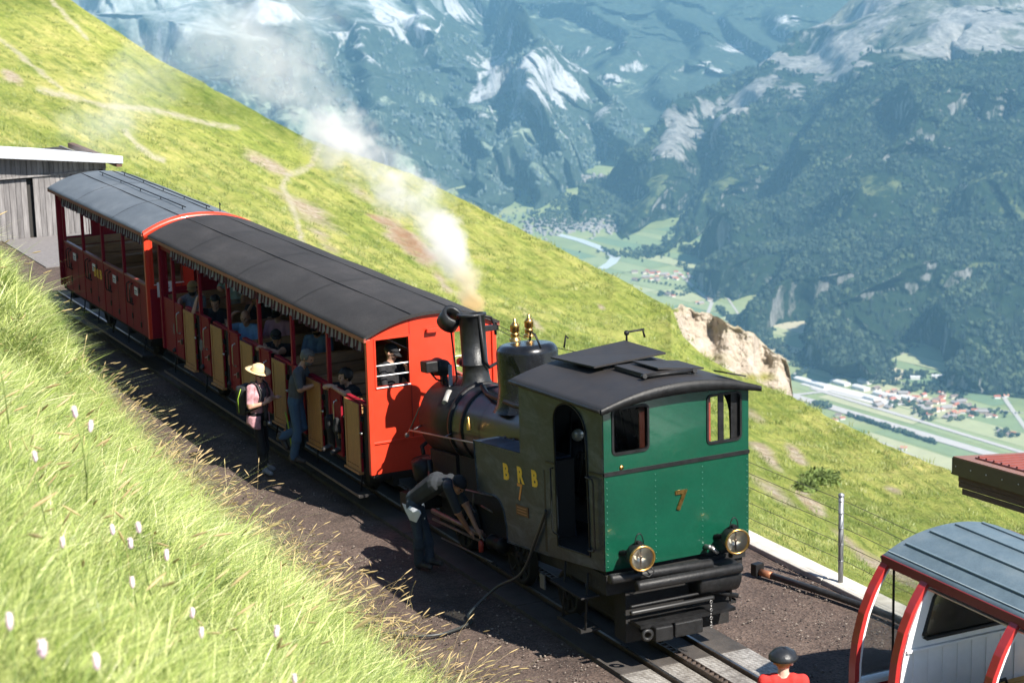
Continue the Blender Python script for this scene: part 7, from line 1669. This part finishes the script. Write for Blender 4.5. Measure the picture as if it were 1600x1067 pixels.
# ================================================================ STEAM
def puffmat(k, dens, col, nsc, seed, soft):
    m = bpy.data.materials.new('steam_%d' % k); m.use_nodes = True; n = m.node_tree.nodes; l = m.node_tree.links; n.clear()
    o = n.new('ShaderNodeOutputMaterial'); pv = n.new('ShaderNodeVolumePrincipled'); tc = n.new('ShaderNodeTexCoord')
    ln = n.new('ShaderNodeVectorMath'); ln.operation = 'LENGTH'; l.new(tc.outputs['Object'], ln.inputs[0])
    ge = n.new('ShaderNodeNewGeometry'); t = n.new('ShaderNodeTexNoise'); t.inputs['Scale'].default_value = nsc; t.inputs['Detail'].default_value = 5; t.inputs['Roughness'].default_value = .62; t.inputs['Distortion'].default_value = .25
    mp = n.new('ShaderNodeMapping'); mp.inputs['Location'].default_value = (seed*3.1, seed*1.7, 0); l.new(ge.outputs['Position'], mp.inputs[0]); l.new(mp.outputs[0], t.inputs['Vector'])
    a = math_(n, l, 'SUBTRACT', 1.0, ln.outputs['Value']); bq = math_(n, l, 'MULTIPLY', math_(n, l, 'SUBTRACT', t.outputs['Fac'], .5), soft)
    f = math_(n, l, 'MAXIMUM', math_(n, l, 'SUBTRACT', math_(n, l, 'ADD', a, bq), .30), 0.0)
    edge = math_(n, l, 'MINIMUM', math_(n, l, 'MULTIPLY', math_(n, l, 'MAXIMUM', a, 0.0), 4.0), 1.0)
    l.new(math_(n, l, 'MULTIPLY', math_(n, l, 'MULTIPLY', f, edge), dens), pv.inputs['Density']); pv.inputs['Color'].default_value = (*col, 1); pv.inputs['Anisotropy'].default_value = .0
    l.new(pv.outputs[0], o.inputs['Volume']); return m
steam = thing('steam_plume', 'pale steam rising from the chimney and drifting back over the green slope', 'steam', tuple(at(741, 484, y=0)))
W_ = (.97, .955, .925); Y_ = (.93, .74, .42)
puffs = [(742, 476, 33.3, 20, 24, 9, Y_), (735, 458, 33.4, 24, 24, 8, (.95, .84, .62)), (724, 436, 33.7, 28, 28, 6, (.95, .86, .66)), (708, 412, 34.2, 36, 34, 5, W_), (697, 384, 35, 42, 38, 5, W_), (686, 356, 36, 46, 38, 4.5, W_), (660, 326, 37, 56, 44, 4, W_), (622, 296, 38.5, 62, 46, 3.6, W_), (580, 258, 40, 66, 50, 3.0, W_), (540, 222, 42, 66, 50, 2.8, W_), (512, 196, 44, 58, 48, 2.6, W_), (470, 150, 48, 80, 60, 1.0, W_), (432, 104, 52, 100, 75, 1.0, W_), (385, 60, 56, 120, 70, .8, W_), (330, 95, 56, 120, 70, .35, W_), (205, 130, 58, 90, 80, .5, W_), (160, 205, 58, 80, 70, .55, W_), (430, 20, 60, 130, 60, .5, W_)]
PD = [1.9, 1.6, 1.3, 1.15, 1.45, 1.2, .5, 1.0, .42, .95, .95, .5, .6, .4, .4, .6, .6, .4]
for k, (u, v, d_, ru, rv_, dn, cl) in enumerate(puffs):
    q = at(u, v, d=d_); s1, s2 = ru*d_/FPX*1.25, rv_*d_/FPX*1.25
    mb = MB(); mb.sphere((0, 0, 0), 1.0, 20, 14); me_o = mb.build('steam_puff', puffmat(k, dn*PD[k], cl, 1.9 if k < 11 else 1.1, k % 3, 2.7), None)
    me_o.parent = steam; me_o.location = Vector(q)-steam.location; me_o.scale = (s1, s1, s2)
S.cycles.volume_step_rate = .5
